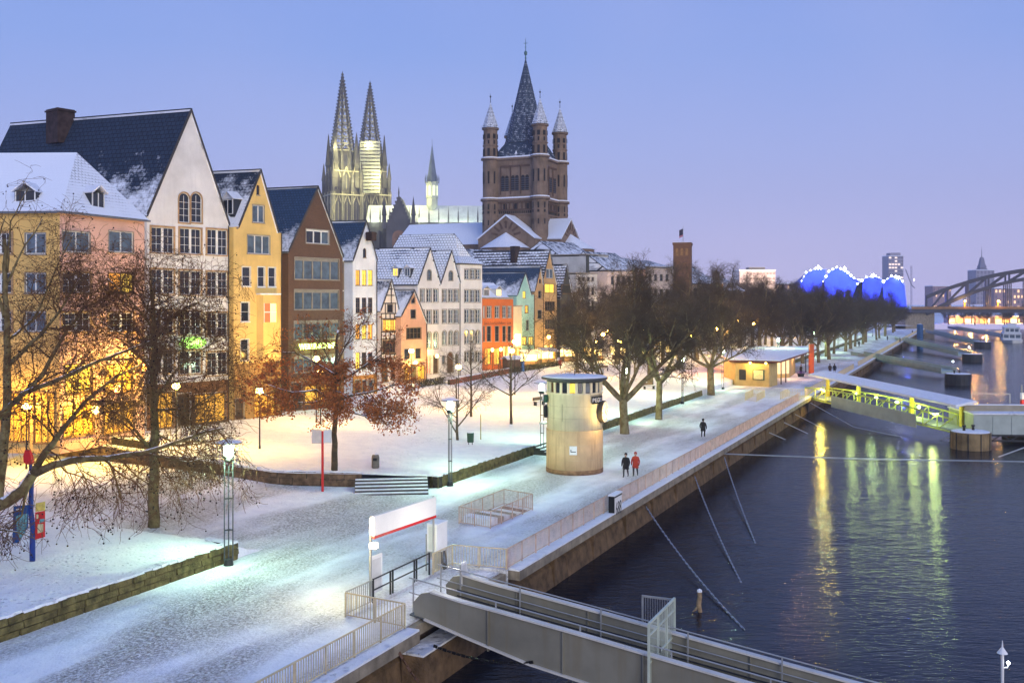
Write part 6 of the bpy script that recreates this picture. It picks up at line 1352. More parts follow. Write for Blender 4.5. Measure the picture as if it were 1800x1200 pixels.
# ================================================================== near gangway landing
gw = empty("gangway", st(-7.1, .3, 0), math.atan2(-.418, .908), "pale grey steel gangway sloping from the quay down to the water", "gangway")     # local x runs out over the water
PG = mat("gangway_paint", (.235, .225, .175), .5, .14, .6, 0, .1, dirt=(.20, .16, .09)); PGT = mat("gangway_edge", (.60, .58, .52), .5, .1, 1)
sl_ = -.126
def gx(x): return 1.12 + sl_ * x
for yy, nm in ((-1.4, "side_girder"), (1.4, "side_girder")):
    tp = [(-.25, .62), (.1, 1.0), (.6, 1.12)] + [(x, gx(x) + .06 * math.sin(min(1, x / 12) * math.pi)) for x in (2, 4, 7, 10, 14, 20, 26, 34)]; bt_ = [(34, gx(34) - 1.6), (20, gx(20) - 1.75), (10, gx(10) - 1.72), (5, gx(5) - 1.6), (2.2, gx(2.2) - 1.3), (.3, .02), (-.2, .1)]
    pl = tp + bt_; m_ = MB(); m_.loft([(x, yy - .05, z_) for x, z_ in pl], [(x, yy + .05, z_) for x, z_ in pl]); gd = m_.build(nm, PG, gw); m_ = MB()
    for a_, b_ in zip(tp[2:], tp[3:]): m_.bar((a_[0], yy, a_[1] + .02), (b_[0], yy, b_[1] + .02), .3, .07)
    for a_, b_ in zip(bt_[:-2], bt_[1:-1]): m_.bar((a_[0], yy, a_[1] - .02), (b_[0], yy, b_[1] - .02), .34, .07)
    m_.build("flange", PGT, gd); m_ = MB()
    for x in (3.2, 6.4, 9.6, 13, 17, 21, 25): m_.box(x - .03, x + .03, yy - .12, yy + .12, gx(x) - 1.6, gx(x))
    m_.build("stiffener", PG, gd)
    for dz, nm2 in ((.32, "handrail"), (-.28, "mid_rail")):
        yi = yy - .22 * (1 if yy > 0 else -1); m_ = MB().tube([(-.6, yi, gx(-.6) + dz)] + [(x, yi, gx(x) + dz) for x in (4, 10, 20, 34)], .028 if dz > 0 else .024, 6); m_.build(nm2, STEEL, gw)
    for x in (-.4, 3.4, 7.0, 10.6, 14.2, 18, 22, 26): m_ = MB().box(x - .025, x + .025, yi - .025, yi + .025, gx(x) - 1.05, gx(x) + .34); m_.build("rail_post", STEEL, gw)
    for dz in (-.55, -.8): MB().tube([(.4, yi, gx(.4) + dz)] + [(x, yi, gx(x) + dz) for x in (10, 20, 34)], .03, 6).build("pipe", DARKM, gw)
m_ = MB(); m_.hexa([(-.5, -1.33, .0), (34, -1.33, gx(34) - 1.15), (34, 1.33, gx(34) - 1.15), (-.5, 1.33, .0), (-.5, -1.33, .06), (34, -1.33, gx(34) - 1.09), (34, 1.33, gx(34) - 1.09), (-.5, 1.33, .06)]); m_.build("deck", mat("gangway_deck", (.10, .12, .13), .8, .3, 2), gw)
# gate frame across the gangway
gt = empty("mesh_gate", gw.matrix_basis @ Vector((9.9, 0, gx(9.9) - 1.05)), gw.rotation_euler.z, "pale green steel mesh gate standing across the gangway", "gate"); MG = mat("gate_green", (.50, .56, .46), .5, .1, 1)
m_ = MB()
for y in (-1.75, -.55, .6, 1.75): m_.box(-.04, .04, y - .04, y + .04, -.6, 2.35)
m_.bar((0, -1.75, 2.35), (0, 1.75, 2.35), .08); m_.bar((0, -1.75, .9), (0, 1.75, .9), .06); m_.bar((0, -1.75, 1.9), (0, 1.75, 1.9), .05); m_.build("frame", MG, gt); m_ = MB()
for i in range(28): y = -1.7 + i * .126; m_.box(-.008, .008, y - .008, y + .008, .1, 2.3)
m_.build("mesh", MG, gt); m_ = MB(); m_.box(-1.35, .0, 1.7, 1.76, 2.25, 2.33); m_.box(-1.35, -1.28, 1.7, 1.76, .8, 2.3)
for i in range(14): m_.box(-1.3 + i * .1, -1.285 + i * .1, 1.72, 1.74, .9, 2.25)
m_.build("side_wing", STEEL, gt); MB().box(-.06, .06, -.5, -.4, .9, 1.15).build("latch", DARKM, gt)

# long white board with red stripe, on two posts
bA, bB = gnd(655, 1056), gnd(765, 1008); rz = math.atan2(bB.y - bA.y, bB.x - bA.x); Lb = (bB - bA).length
sb = empty("landing_board", bA, rz, "long blank white board with a red stripe on two posts over the landing", "sign board"); BRD = mat("board_white", (.80, .79, .76), .5, .03)
MB().box(.02, Lb - .02, -.06, .06, 2.82, 3.68).build("panel", BRD, sb); MB().box(.02, Lb - .02, -.075, .07, 2.70, 2.815).build("red_stripe", RED, sb)
for x in (0, Lb): MB().tube([(x, .1, 0), (x, .1, 3.7)], .05, 8).build("post", STEEL, sb)
fl_ = MB().bar((0, -.1, 2.55), (-.55, -.5, 2.5), .05).build("lamp_arm", STEEL, sb); MB().box(-.78, -.5, -.66, -.4, 2.5, 2.72).build("lamp_head", emit("board_lamp", (1, .82, .55), 7), fl_); MB().box(-.10, -.03, -.09, .09, 2.9, 3.6).build("tube_lamp", emit("board_tube", (1, .86, .6), 8), fl_)
plight(sb, (3.0, -2.4, 2.4), (1, .92, .75), 130, .15); plight(sb, (-1.1, .9, 2.6), (1, .82, .35), 230, .12)  # first light hangs free, added to brighten board and cabinet
for px0, px1, py0, py1, Y, lab, tilt in ((651, 669, 978, 1044, 43.6, "tall narrow notice board at the left post of the white board", 0), (750, 762, 938, 985, 48.2, "narrow notice board by the white cabinet", 0), (810, 820, 990, 1030, 43.2, "small white notice plate on the near gangway rail", 0)):
    a_, b_ = at(px0, py1, Y), at(px1, py0, Y); nb = empty("notice_board", (a_.x, a_.y, a_.z), rz, lab, "notice board"); W_ = (b_.x - a_.x) / math.cos(rz) * .9; MB().box(0, W_, -.03, .03, 0, b_.z - a_.z).build("plate", WHITEP, nb); MB().box(-.05, 0, -.03, .03, -min(.9, max(.1, a_.z)), b_.z - a_.z).build("post", STEEL, nb)
    MB().box(W_ * .12, W_ * .88, -.036, -.031, .1, (b_.z - a_.z) * .9).build("sheet", mat("grey_sheet", (.62, .62, .6), .6, .08), nb)
cA_ = st(-1.6, 3.25, 0); cb = empty("control_cabinet", cA_, math.atan2(.908, .418), "white metal control cabinet raised on a post beside the landing", "cabinet")
MB().box(-.55, .45, -.28, .28, .95, 2.25).build("box", WHITEP, cb); MB().box(-.57, .47, -.3, .3, 2.25, 2.31).build("snow", SNOWP, cb); MB().box(-.1, .1, -.1, .1, 0, .95).build("post", STEEL, cb); MB().box(-.56, -.552, -.2, .2, 1.05, 2.15).build("door", mat("cabinet_door", (.7, .7, .62), .5, .05), cb)
m_ = MB()
for i in range(5): m_.tube([(-.2 + i * .1, -.32, .9), (-.25 + i * .12, -.35, .4), (-.1 + i * .08, -.4, .02)], .02, 5)
m_.build("cables", BLACK, cb)
# barrier rails of the landing
lr = empty("landing_barrier", st(-7.6, 3.1, 0), 0, "dark two bar barrier rails at the head of the gangway", "barrier")
for s_ in (-7.6, -6.2, -6.0, -4.1, -3.9, -2.7): p = rel(lr, st(s_, 3.1, 0)); MB().box(p.x - .04, p.x + .04, p.y - .04, p.y + .04, -.1, 1.05).build("post", DARKM, lr)
for h in (.55, 1.02):
    for a_, b_ in ((-7.6, -6.1), (-6.0, -2.7)): MB().bar(rel(lr, st(a_, 3.1, h)), rel(lr, st(b_, 3.1, h)), .05, .05).build("rail", DARKM, lr)

# ================================================================== railed pits
def pit(name, label, c4, m, inner):
    P = [gnd(*p) for p in c4]; r = railing(name, label, P + [P[0]], 1.0, 1.35, .16, m, 260, .022, .05, cat="railing"); return P
P = pit("stairwell_railing", "pink bar railing round the stair pit on the promenade", [(807, 920), (862, 929), (936, 896), (886, 887)], RUSTP, None)
c = sum(P, Vector()) / 4; sw = empty("stairwell", c, 0, "reddish stairs going down inside the railed pit on the promenade", "stairs"); RS = mat("red_stone", (.22, .09, .06), .85, .3, 2)
ins = [c + (p - c) * .9 for p in P]; m_ = MB()
pr_ = MB(); pr_.add([rel(sw, p) + Vector((0, 0, .008)) for p in ins], [(0, 1, 2, 3)]); pr_.build("pit_floor", RS, sw)
for i in range(5):
    f0, f1 = i * .16, (i + 1) * .16; q0, q1, q2, q3 = ins[0].lerp(ins[3], f0), ins[1].lerp(ins[2], f0), ins[1].lerp(ins[2], f1), ins[0].lerp(ins[3], f1); MB().hexa([rel(sw, p) + Vector((0, 0, z_)) for z_ in (.01, .42 - i * .08) for p in (q0, q1, q2, q3)]).build("step", CONC if i % 2 else SNOWP, sw)
pit("stairwell_railing", "small tan railing round a second pit near the kiosk", [(1310, 704), (1330, 706), (1344, 698.5), (1324, 697)], TANP, None)

# ================================================================== signs and posts on the lawn
bp = on_ground(57, 986); r = empty("banner_pole", bp, 0, "curved blue pole with a blue and a red banner and a red emblem on top", "sign pole"); k_ = bp.y
B_ = lambda px, py, dy=0.0: at(px, py, k_ + dy) - bp
MB().tube([(0, 0, -.2), B_(57, 960), B_(58, 930), B_(54, 895), B_(55, 860), B_(56, 835), B_(53, 812)], [.13, .13, .12, .115, .11, .1, .08], 10).build("pole", BLUEP, r, True)
def panel(c4, m, nm, dy): v = [B_(*p, dy) for p in c4]; o_ = MB(); o_.loft([p + Vector((0, -.02, 0)) for p in v], [p + Vector((0, .02, 0)) for p in v]); return o_.build(nm, m, r)
bb = panel([(22, 955), (33, 953), (49, 926), (50, 887), (24, 889)], mat("banner_blue", (.01, .07, .26), .6, .1), "blue_banner", -.05)
v = [B_(*p, -.09) for p in ((27, 906), (48, 902), (47, 925), (36, 950), (30, 935))]; MB_ = MB(); MB_.add(v, [tuple(range(5))]); MB_.build("map_print", mat("map_print", (.16, .40, .46), .7, .35, 6), bb); v = [B_(*p, -.09) for p in ((28, 894), (38, 893), (38, 895.5), (28, 896))]; MB_ = MB(); MB_.add(v, [(0, 1, 2, 3)]); MB_.build("white_lines", WHITEP, bb)
rb = panel([(62, 948), (79, 943), (79, 897), (62, 900)], RED, "red_banner", -.05); yb_ = panel([(62.5, 899), (79, 896.5), (79, 881), (63, 884)], mat("banner_yellow", (.62, .50, .12), .7, .2, 6), "yellow_panel", -.05)
for c4, m in ((((66, 937), (76, 934), (76, 920), (66, 921)), mat("banner_cream", (.62, .60, .36), .7, .1)), (((69, 919), (78, 916), (78, 911), (70, 912)), mat("map_print", (0, 0, 0))), (((64, 912), (67.5, 911), (67.5, 903), (64, 904)), mat("banner_cream", (0, 0, 0)))): MB_ = MB(); MB_.add([B_(*p, -.09) for p in c4], [(0, 1, 2, 3)]); MB_.build("print", m, rb)
v = [B_(*p) for p in ((44, 812), (43, 800), (46, 790), (52, 791), (56, 800), (58, 814), (50, 815))]; o_ = MB(); o_.loft([p + Vector((0, -.12, 0)) for p in v], [p + Vector((0, .12, 0)) for p in v]); o_.build("red_emblem", RED, r)
p = on_ground(567, 863); r = empty("red_post", p, 0, "tall thin red post carrying a pale information panel at the path wall", "sign post"); h = HC - (757 - HY) / F * p.y - p.z
MB().tube([(0, 0, -.1), (0, 0, h)], .085, 8).build("post", RED, r); MB().box(-.72, -.06, -.03, .03, h - .85, h + .1).build("panel", mat("panel_pale", (.60, .52, .46), .6, .1), r); MB().box(.06, .6, -.03, .03, h - .82, h + .1).build("glass_panel", mat("panel_glassy", (.66, .66, .66), .3, .05), r)
p = on_ground(660, 822); r = empty("litter_bin", p, 0, "grey concrete litter bin with rounded hood near the steps", "bin"); MB().lathe([(.26, 0), (.28, .1), (.28, .75), (.24, .92), (.12, 1.0)], 14).build("body", mat("bin_concrete", (.15, .14, .12), .8, .2, 3), r); MB().box(-.14, .14, -.31, -.2, .55, .75).build("slot", BLACK, r); MB().lathe([(.2, .97), (.05, 1.05)], 12).build("snow", SNOWP, r)
p = on_ground(827, 781); r = empty("litter_bin", p, 0, "dark green litter bin on short legs with a snow cap, on the lawn", "bin")
MB().lathe([(.27, .2), (.3, .95), (.3, 1.0)], 14).build("body", GRN, r); MB().lathe([(.31, 1.0), (.28, 1.07), (.05, 1.09)], 14).build("snow", SNOWP, r)
for x in (-.15, .15): MB().box(x - .03, x + .03, -.03, .03, -.05, .22).build("leg", DARKM, r)
p = on_ground(845, 772); r = empty("marker_stake", p, 0, "thin pale wooden stake in the snow beside the green bin", "stake"); MB().lathe([(.05, -.2), (.045, 2.1), (.02, 2.2)], 6).build("shaft", mat("stake_wood", (.36, .34, .18), .8, .2), r)
MB().bar((0, 0, 2.0), (0, -.01, 2.18), .11, .02).build("tip", mat("stake_tip", (.5, .45, .2), .7, .1), r)
def bench(p, rz, lab):
    r = empty("park_bench", p, rz, lab, "bench"); MB().box(-.9, .9, -.22, .22, .42, .48).build("seat", FB, r); MB().box(-.9, .9, .22, .27, .55, .9).build("backrest", FB, r); MB().box(-.88, .88, -.2, .2, .481, .55).build("snow", SNOWP, r)
    for x in (-.75, .75): MB().box(x - .04, x + .04, -.2, .2, 0, .42).build("leg", DARKM, r); MB().box(x - .03, x + .03, .2, .26, .4, .9).build("support", DARKM, r)
bench(on_ground(948, 712), .9, "snowy bench behind the round gauge tower"); bench(on_ground(1141, 684), .5, "snowy bench at the foot of the thin tree on the lawn"); bench(on_ground(1060, 652), .2, "dark bench on the bright snow before the old houses")
# hut and awnings by the orange house
p = on_ground(904, 654); r = empty("market_hut", p, .45, "small dark wooden hut with snowy roof in front of the orange house", "hut"); MB().box(-1.1, 1.1, 0, 1.8, 0, 2.0).build("wall", mat("hut_wood", (.10, .055, .04), .8, .2, 3), r); m_ = MB(); slab(m_, (-1.35, -.3, 2.0), (1.35, -.3, 2.0), (1.35, .9, 2.5), (-1.35, .9, 2.5), .08); slab(m_, (1.35, 2.1, 2.0), (-1.35, 2.1, 2.0), (-1.35, .9, 2.5), (1.35, .9, 2.5), .08); m_.build("snowy_roof", SNOWP, r)
for i in range(6): MB().box(-1.08 + i * .36, -.75 + i * .36, -.03, -.002, .05, 1.95).build("plank", mat("hut_wood", (0, 0, 0)), r)
MB().box(1.15, 1.5, -.4, .0, .1, 1.7).build("blue_door", mat("blue_door", (.03, .14, .42), .6, .1), r)
for i, (px, py, w_) in enumerate(((935, 645, 3.2), (965, 640, 3.0), (1005, 636, 3.4), (1050, 634, 3.4), (1095, 632, 3.6), (1140, 630, 3.6), (1190, 626, 4))):
    p = on_ground(px, py); r = empty("lit_stand", p, .55, "brightly lit pavilion with pale awning before " + ("the mint house", "the tan gabled house", "the dark metal gable", "the modern pale house", "the long pale house", "the salmon terrace house", "the brick tower")[i], "stall", "lit pavilions before the pubs")
    for x in (-w_ / 2, w_ / 2): MB().box(x - .05, x + .05, -.05, .05, 0, 2.3).build("post", DARKM, r)
    m_ = MB(); slab(m_, (-w_ / 2 - .2, -1.0, 2.2), (w_ / 2 + .2, -1.0, 2.2), (w_ / 2 + .2, 1.2, 2.8), (-w_ / 2 - .2, 1.2, 2.8), .06); m_.build("awning", mat("awning_pale", (.7, .66, .58), .7, .1), r); MB().box(-w_ / 2, w_ / 2, 1.0, 1.1, .9, 2.2).build("lit_panel", emit("stand_panel", (1, .72, .26), 3.2, .5), r); MB().box(-w_ / 2, w_ / 2, .3, 1.0, 0, .95).build("counter", FB, r); plight(r, (0, -.6, 2.0), (1, .68, .2), 520, .2)
# hedges along the houses
for a_, b_, lab in ((64, 71, "frosted dark hedge before the white double gables"), (93, 112, "low hedge before the mint and tan houses")):
    p = st(a_, 42.5); p.z = gz(p.x, p.y); r = empty("hedge", p, 0, lab, "hedge"); m_ = MB(); rr = random.Random(a_)
    for i in range(int((b_ - a_) * 260)):
        q_ = st(rr.uniform(a_, b_), 42.5 + rr.uniform(-.35, .35)); zz_ = z_up(*to_st(q_.x, q_.y)) + rr.uniform(0, .85); c_ = rel(r, Vector((q_.x, q_.y, zz_))); d = Vector((rr.gauss(0, 1), rr.gauss(0, 1), rr.gauss(0, 1))).normalized() * .12; e = d.cross(Vector((rr.gauss(0, 1), rr.gauss(0, 1), 1))).normalized() * .07; m_.add([c_ - e, c_ + d, c_ + e], [(0, 1, 2)])
    m_.build("foliage", mat("hedge_leaf", (.045, .05, .02), .8, .5, 4), r)

# ================================================================== kilometre board on the railing
p = at(1091, 888, 61.8); s0, t0_ = to_st(p.x, p.y); kp = st(14.6, -.35, -.55); r = empty("kilometre_board", kp, math.atan2(.908, .418), "boxy white river kilometre board reading 688 on the quay edge", "sign")
MB().box(-.75, .75, -.16, .2, 0, 1.62).build("box", BLACK, r); MB().box(-.66, .66, -.19, -.162, .08, 1.5).build("face", mat("board_white", (0, 0, 0)), r); MB().box(-.78, .78, -.2, .24, 1.62, 1.7).build("snow", SNOWP, r); text(r, "688", 1.15, (0, -.2, .78), (math.pi / 2, 0, 0), BLACK, ext=.004, xs=.62)

# ================================================================== kiosk
r = empty("kiosk", gnd(1352, 680), 0, "low kiosk with wide flat snowy roof and lit ochre walls on the promenade", "kiosk"); o = Vector(r.location)
KW = mat("kiosk_wall", (.50, .36, .14), .8, .12, 1)
def wallrun(pts, h, m, nm):
    m_ = MB(); n = len(pts); P_ = [Vector((x, y, 0)) - Vector((o.x, o.y, 0)) for x, y in pts]; m_.prism([(p.x, p.y) for p in P_], 0, h); return m_.build(nm, m, r)
wallrun([(34.7, 154.7), (39.2, 151.7), (41.4, 155.3), (38.5, 163), (34.0, 160)], 3.5, KW, "counter_wing"); wallrun([(42.5, 168), (47.5, 170.5), (51.5, 181), (47, 186), (40, 180)], 3.5, KW, "cafe_wing")
a_, b_ = Vector((42.5, 168, 0)), Vector((47.5, 170.5, 0)); d = (b_ - a_); rzk = math.atan2(d.y, d.x); L_ = d.length
for i in range(3): g_ = MB().box(L_ * (i + .06) / 3, L_ * (i + .94) / 3, -.06, -.02, .7, 3.2).build("glazing", emit("kiosk_glass", (1, .70, .36), .9, .4), r, loc=a_ - Vector((o.x, o.y, 0)), rot=(0, 0, rzk))
c_, e_ = Vector((34.7, 154.7, 0)), Vector((39.2, 151.7, 0)); d = e_ - c_; rz2 = math.atan2(d.y, d.x); L2 = d.length
fr_ = MB().box(L2 * .52, L2 * .86, -.1, -.02, 1.0, 2.6).build("poster_frame", GRN, r, loc=c_ - Vector((o.x, o.y, 0)), rot=(0, 0, rz2)); MB().box(L2 * .55, L2 * .83, -.115, -.102, 1.12, 2.48).build("poster", mat("poster_cream", (.62, .55, .30), .6, .12, 4), fr_); MB().box(L2 * .12, L2 * .32, -.08, -.02, .9, 2.5).build("hatch", DARKM, r, loc=c_ - Vector((o.x, o.y, 0)), rot=(0, 0, rz2))
rp_ = [(33.5, 153.5), (40.5, 150.4), (57.5, 188), (60, 199), (48, 198), (36, 176)]
m_ = MB(); m_.prism([(x - o.x, y - o.y) for x, y in rp_], 3.75, 4.02); rf = m_.build("flat_roof", mat("kiosk_fascia", (.16, .05, .03), .6, .2), r); m_ = MB(); m_.prism([(x - o.x, y - o.y) for x, y in rp_], 4.022, 4.14); m_.build("roof_snow", SNOWP, rf)
for x, y in ((44, 160), (54, 183), (42.3, 156.5)): MB().tube([(x - o.x, y - o.y, 0), (x - o.x, y - o.y, 3.75)], .09, 8).build("column", DARKM, r)
MB().box(53.2 - o.x, 54 - o.x, 178 - o.y, 178.6 - o.y, 0, 5.4).build("orange_pillar", mat("orange_pillar", (.55, .10, .02), .6, .1), r)
for x, y, w_, col in ((36.5, 152.3, 260, (1, .62, .15)), (46, 166.5, 420, (1, .6, .3)), (40, 178, 900, (1, .22, .08)), (33, 163, 900, (1, .25, .1)), (50, 176, 300, (1, .5, .25))): plight(r, (x - o.x, y - o.y, 3.3), col, w_, .2)
for x, y in ((36.5, 152.6), (38.6, 151.4), (45, 168.2)): MB().lathe([(.02, 3.5), (.14, 3.58), (.14, 3.7)], 8, (x - o.x, y - o.y, 0)).build("down_light", SOD, r)
p = gnd(1408, 662); pb = empty("flower_planter", p, 0, "planter of violet flowers by the kiosk", "planter"); MB().lathe([(.5, 0), (.62, .5), (.62, .55)], 10).build("tub", DARKM, pb); m_ = MB(); rr = random.Random(4)
for i in range(160): c_ = Vector((rr.gauss(0, .4), rr.gauss(0, .3), .55 + rr.random() * .4)); d = Vector((rr.gauss(0, 1), rr.gauss(0, 1), rr.gauss(0, 1))).normalized() * .14; e = Vector((-d.y, d.x, .05)); m_.add([c_, c_ + d, c_ + e], [(0, 1, 2)])
tag(m_.build("flowers", mat("violet_flowers", (.20, .03, .42), .7, .3, 5), pb), kind="stuff")

# ================================================================== people
def person(p, rz, lab, coat, trous, skin=(.42, .25, .18), hair=(.03, .02, .015), stride=.28, sc=1.0, cap=None):
    me = bpy.data.meshes.new("person"); J = {'pel': (0, 0, .95), 'ch': (0, .02, 1.28), 'nk': (0, .0, 1.46), 'hd': (0, -.03, 1.60), 'ht': (0, -.02, 1.74), 'lh': (-.10, 0, .90), 'lk': (-.11, -stride * .55, .50), 'la': (-.11, -stride * .5, .08), 'lt': (-.12, -stride * .5 - .16, .04), 'rh': (.10, 0, .90), 'rk': (.11, stride * .25, .50), 'ra': (.11, stride * .9, .12), 'rt': (.12, stride * .9 - .15, .04), 'ls': (-.2, .02, 1.37), 'le': (-.30, .06 + stride * .2, 1.12), 'lw': (-.31, -.06 + stride * .3, .88), 'lf': (-.30, -.1 + stride * .3, .78), 'rs': (.2, .02, 1.37), 're': (.30, .02 - stride * .2, 1.12), 'rw': (.31, -.14 - stride * .3, .90), 'rf': (.30, -.2 - stride * .3, .82)}
    rad = dict(pel=.15, ch=.18, nk=.06, hd=.10, ht=.08, lh=.10, lk=.08, la=.055, lt=.05, rh=.10, rk=.08, ra=.045, rt=.04, ls=.08, le=.07, lw=.055, lf=.04, rs=.09, re=.07, rw=.055, rf=.04)
    ks = list(J); E = [('pel', 'ch'), ('ch', 'nk'), ('nk', 'hd'), ('hd', 'ht'), ('pel', 'lh'), ('lh', 'lk'), ('lk', 'la'), ('la', 'lt'), ('pel', 'rh'), ('rh', 'rk'), ('rk', 'ra'), ('ra', 'rt'), ('ch', 'ls'), ('ls', 'le'), ('le', 'lw'), ('lw', 'lf'), ('ch', 'rs'), ('rs', 're'), ('re', 'rw'), ('rw', 'rf')]
    me.from_pydata([J[k] for k in ks], [(ks.index(a_), ks.index(b_)) for a_, b_ in E], [])
    root = empty("person", p, rz, lab, "person"); root.scale = (sc, sc, sc); ob_ = link("body", me, root); md = ob_.modifiers.new("skin", 'SKIN'); md.use_smooth_shade = True; sv = me.skin_vertices if me.skin_vertices else None
    if not sv:
        bm = bmesh.new(); bm.from_mesh(me); bm.verts.layers.skin.verify(); bm.to_mesh(me); bm.free()
    for i, k in enumerate(ks): v_ = me.skin_vertices[0].data[i]; v_.radius = (rad[k], rad[k]); v_.use_root = (k == 'pel')
    sb_ = ob_.modifiers.new("sub", 'SUBSURF'); sb_.levels = 1; sb_.render_levels = 1
    nm = "clothes_%d" % (len(_MC)); m, t, b_ = _base(nm); sp = t.nodes.new("ShaderNodeSeparateXYZ"); t.links.new(_obj(t), sp.inputs[0]); rp = t.nodes.new("ShaderNodeValToRGB"); rp.color_ramp.interpolation = 'CONSTANT'; cr = rp.color_ramp
    for pos, c in ((.0, (.02, .018, .015)), (.05, trous), (.45, coat), (.76, skin)):
        e = cr.elements[0] if pos == 0 else cr.elements.new(pos); e.position = pos; e.color = (*c, 1)
    cr.elements[len(cr.elements) - 1].color = (*skin, 1)
    t.links.new(_math(t, 'DIVIDE', sp.outputs[2], 1.95), rp.inputs[0]); t.links.new(rp.outputs[0], b_.inputs['Base Color']); b_.inputs['Roughness'].default_value = .8; _MC[nm] = m; me.materials.append(m)
    m_ = MB(); m_.lathe([(.06, 1.545), (.105, 1.6), (.118, 1.68), (.10, 1.76), (.05, 1.80), (.005, 1.81)], 12, (0, .025, 0)); m_.build("hat" if cap else "hair", mat("hair_" + nm, cap or hair, .8, .1), root, True)
    m_ = MB(); m_.lathe([(.25, .60), (.22, .85), (.20, 1.0), (.215, 1.25), (.2, 1.38), (.1, 1.48)], 14); 
    co_ = m_.build("coat", mat("coat_" + nm, coat, .85, .12), root, True); co_.scale = (1.02, .78, 1); return root
NAVY, BLK, GRY, REDC = (.02, .025, .04), (.012, .012, .014), (.06, .06, .07), (.42, .05, .025)
person(gnd(1100, 838), rd(-25), "walker in dark clothes beside the red jacket, near the gauge tower", BLK, GRY); person(gnd(1117, 836), rd(-20), "walker in a red jacket near the gauge tower", REDC, NAVY, cap=(.3, .04, .03))
person(gnd(1236, 768), rd(160), "lone walker in a dark coat in the middle of the promenade", BLK, BLK, cap=(.02, .02, .02)); person(gnd(1459, 656.5), rd(155), "walker in dark brown beside the pale trousers, past the kiosk", (.05, .025, .02), (.05, .03, .03)); person(gnd(1467, 656.5), rd(155), "walker in dark jacket and pale trousers past the kiosk", BLK, (.4, .34, .34))
person(gnd(1440, 632), rd(20), "person in a greenish coat standing under the far trees", (.06, .07, .05), BLK, stride=.08); person(gnd(1408, 658), rd(-60), "person in black standing at the kiosk corner", BLK, GRY, stride=.06); person(on_ground(985, 648), rd(40), "walker in a reddish coat before the lit pubs", (.25, .06, .04), BLK)
for i, (x, y) in enumerate(((1510, 606), (1560, 596), (1582, 600), (1604, 585))): person(gnd(x, y + 3), rd(40 * i), "small dark figure on the far promenade under the avenue", BLK, GRY)["group"] = "figures on the far promenade"

# ================================================================== roofed gangway with lamps
A0, B0 = Vector((42.0, 138.5, 0)), Vector((49.6, 109.5, -1.0)); d = B0 - A0; L_ = math.hypot(d.x, d.y); r = empty("roofed_gangway", A0, math.atan2(d.y, d.x), "roofed gangway with yellow lit deck and white canopy going down to the pontoon", "gangway"); f = lambda x: d.z * x / L_
YG = mat("lamp_green_paint", (.42, .50, .12), .6, .15, 1); GG = mat("grey_green_plate", (.36, .42, .40), .6, .1, .8)
m_ = MB(); m_.hexa([(0, -1.3, -.15), (L_, -1.3, f(L_) - .15), (L_, 1.3, f(L_) - .15), (0, 1.3, -.15), (0, -1.3, .0), (L_, -1.3, f(L_)), (L_, 1.3, f(L_)), (0, 1.3, .0)]); m_.build("deck", GG, r)
for y in (-1.35, 1.35):
    m_ = MB(); tp = [(x, y, f(x) + 1.5 + .5 * math.sin(math.pi * x / L_) - .4) for x in [L_ * i / 12 for i in range(13)]]; bt_ = [(x, y, f(x) - .3) for x in [L_ * i / 12 for i in range(13)]]
    for q_ in (tp, bt_):
        for a_, b_ in zip(q_, q_[1:]): m_.bar(a_, b_, .16)
    for i in range(12): m_.bar(bt_[i], tp[i], .1); m_.bar(bt_[i], tp[i + 1], .08)
    m_.build("truss", YG, r); m_ = MB(); x0, x1 = L_ * .22, L_ * .8
    if y < 0: m_.hexa([(x0, y - .16, f(x0) - .75), (x1, y - .16, f(x1) - .75), (x1, y - .1, f(x1) - .75), (x0, y - .1, f(x0) - .75), (x0, y - .16, f(x0) + .8), (x1, y - .16, f(x1) + .8), (x1, y - .1, f(x1) + .8), (x0, y - .1, f(x0) + .8)]); m_.build("side_plate", GG, r)
cz0 = lambda x: f(x) + 2.85 - .012 * x
m_ = MB(); w3, up = 1.35, .42; m_.hexa([(x, y, cz0(x) + (up if y > 0 else 0) + dz) for dz in (0, .15) for x, y in ((.8, -w3), (L_ + .6, -w3), (L_ + .6, w3), (.8, w3))]); cn = m_.build("canopy", WHITEP, r); m_ = MB(); m_.hexa([(x, y, cz0(x) + (up if y > 0 else 0) + dz) for dz in (.152, .24) for x, y in ((.9, -w3 + .06), (L_ + .5, -w3 + .06), (L_ + .5, w3 - .06), (.9, w3 - .06))]); m_.build("canopy_snow", SNOWP, cn)
for i, fx in enumerate((.06, .3, .66, .95)): x = L_ * fx; MB().box(x - .22, x + .22, .9, 1.2, f(x), cz0(x)).build("support", mat("support_yellow", (.55, .46, .05), .6, .1), r)
for i, fx in enumerate((.14, .28, .42, .56, .70, .9)):
    x = L_ * fx; MB().lathe([(.03, f(x) + 1.0), (.17, f(x) + 1.1), (.17, f(x) + 1.22), (.03, f(x) + 1.32)], 10, (x, -1.0 if i in (0, 5) else 1.15, 0)).build("lamp", emit("gangway_lamp_a" if i == 0 else "gangway_lamp_b", (1, .72, .12) if i == 0 else (.85, 1, .30), 40), r); plight(r, (x, -1.5 if i in (0, 5) else .3, f(x) + 1.25), (1, .72, .10) if i == 0 else (.78, 1, .25), 600 if i == 0 else 140 if i < 5 else 260, .25)
railing("landing_railing", "small railed landing where the roofed gangway meets the quay", [st(91, .1, 0), st(91, 2.6, 0), st(96, 2.4, 0)], m=TANP, one_by_one=0, gap=.25)
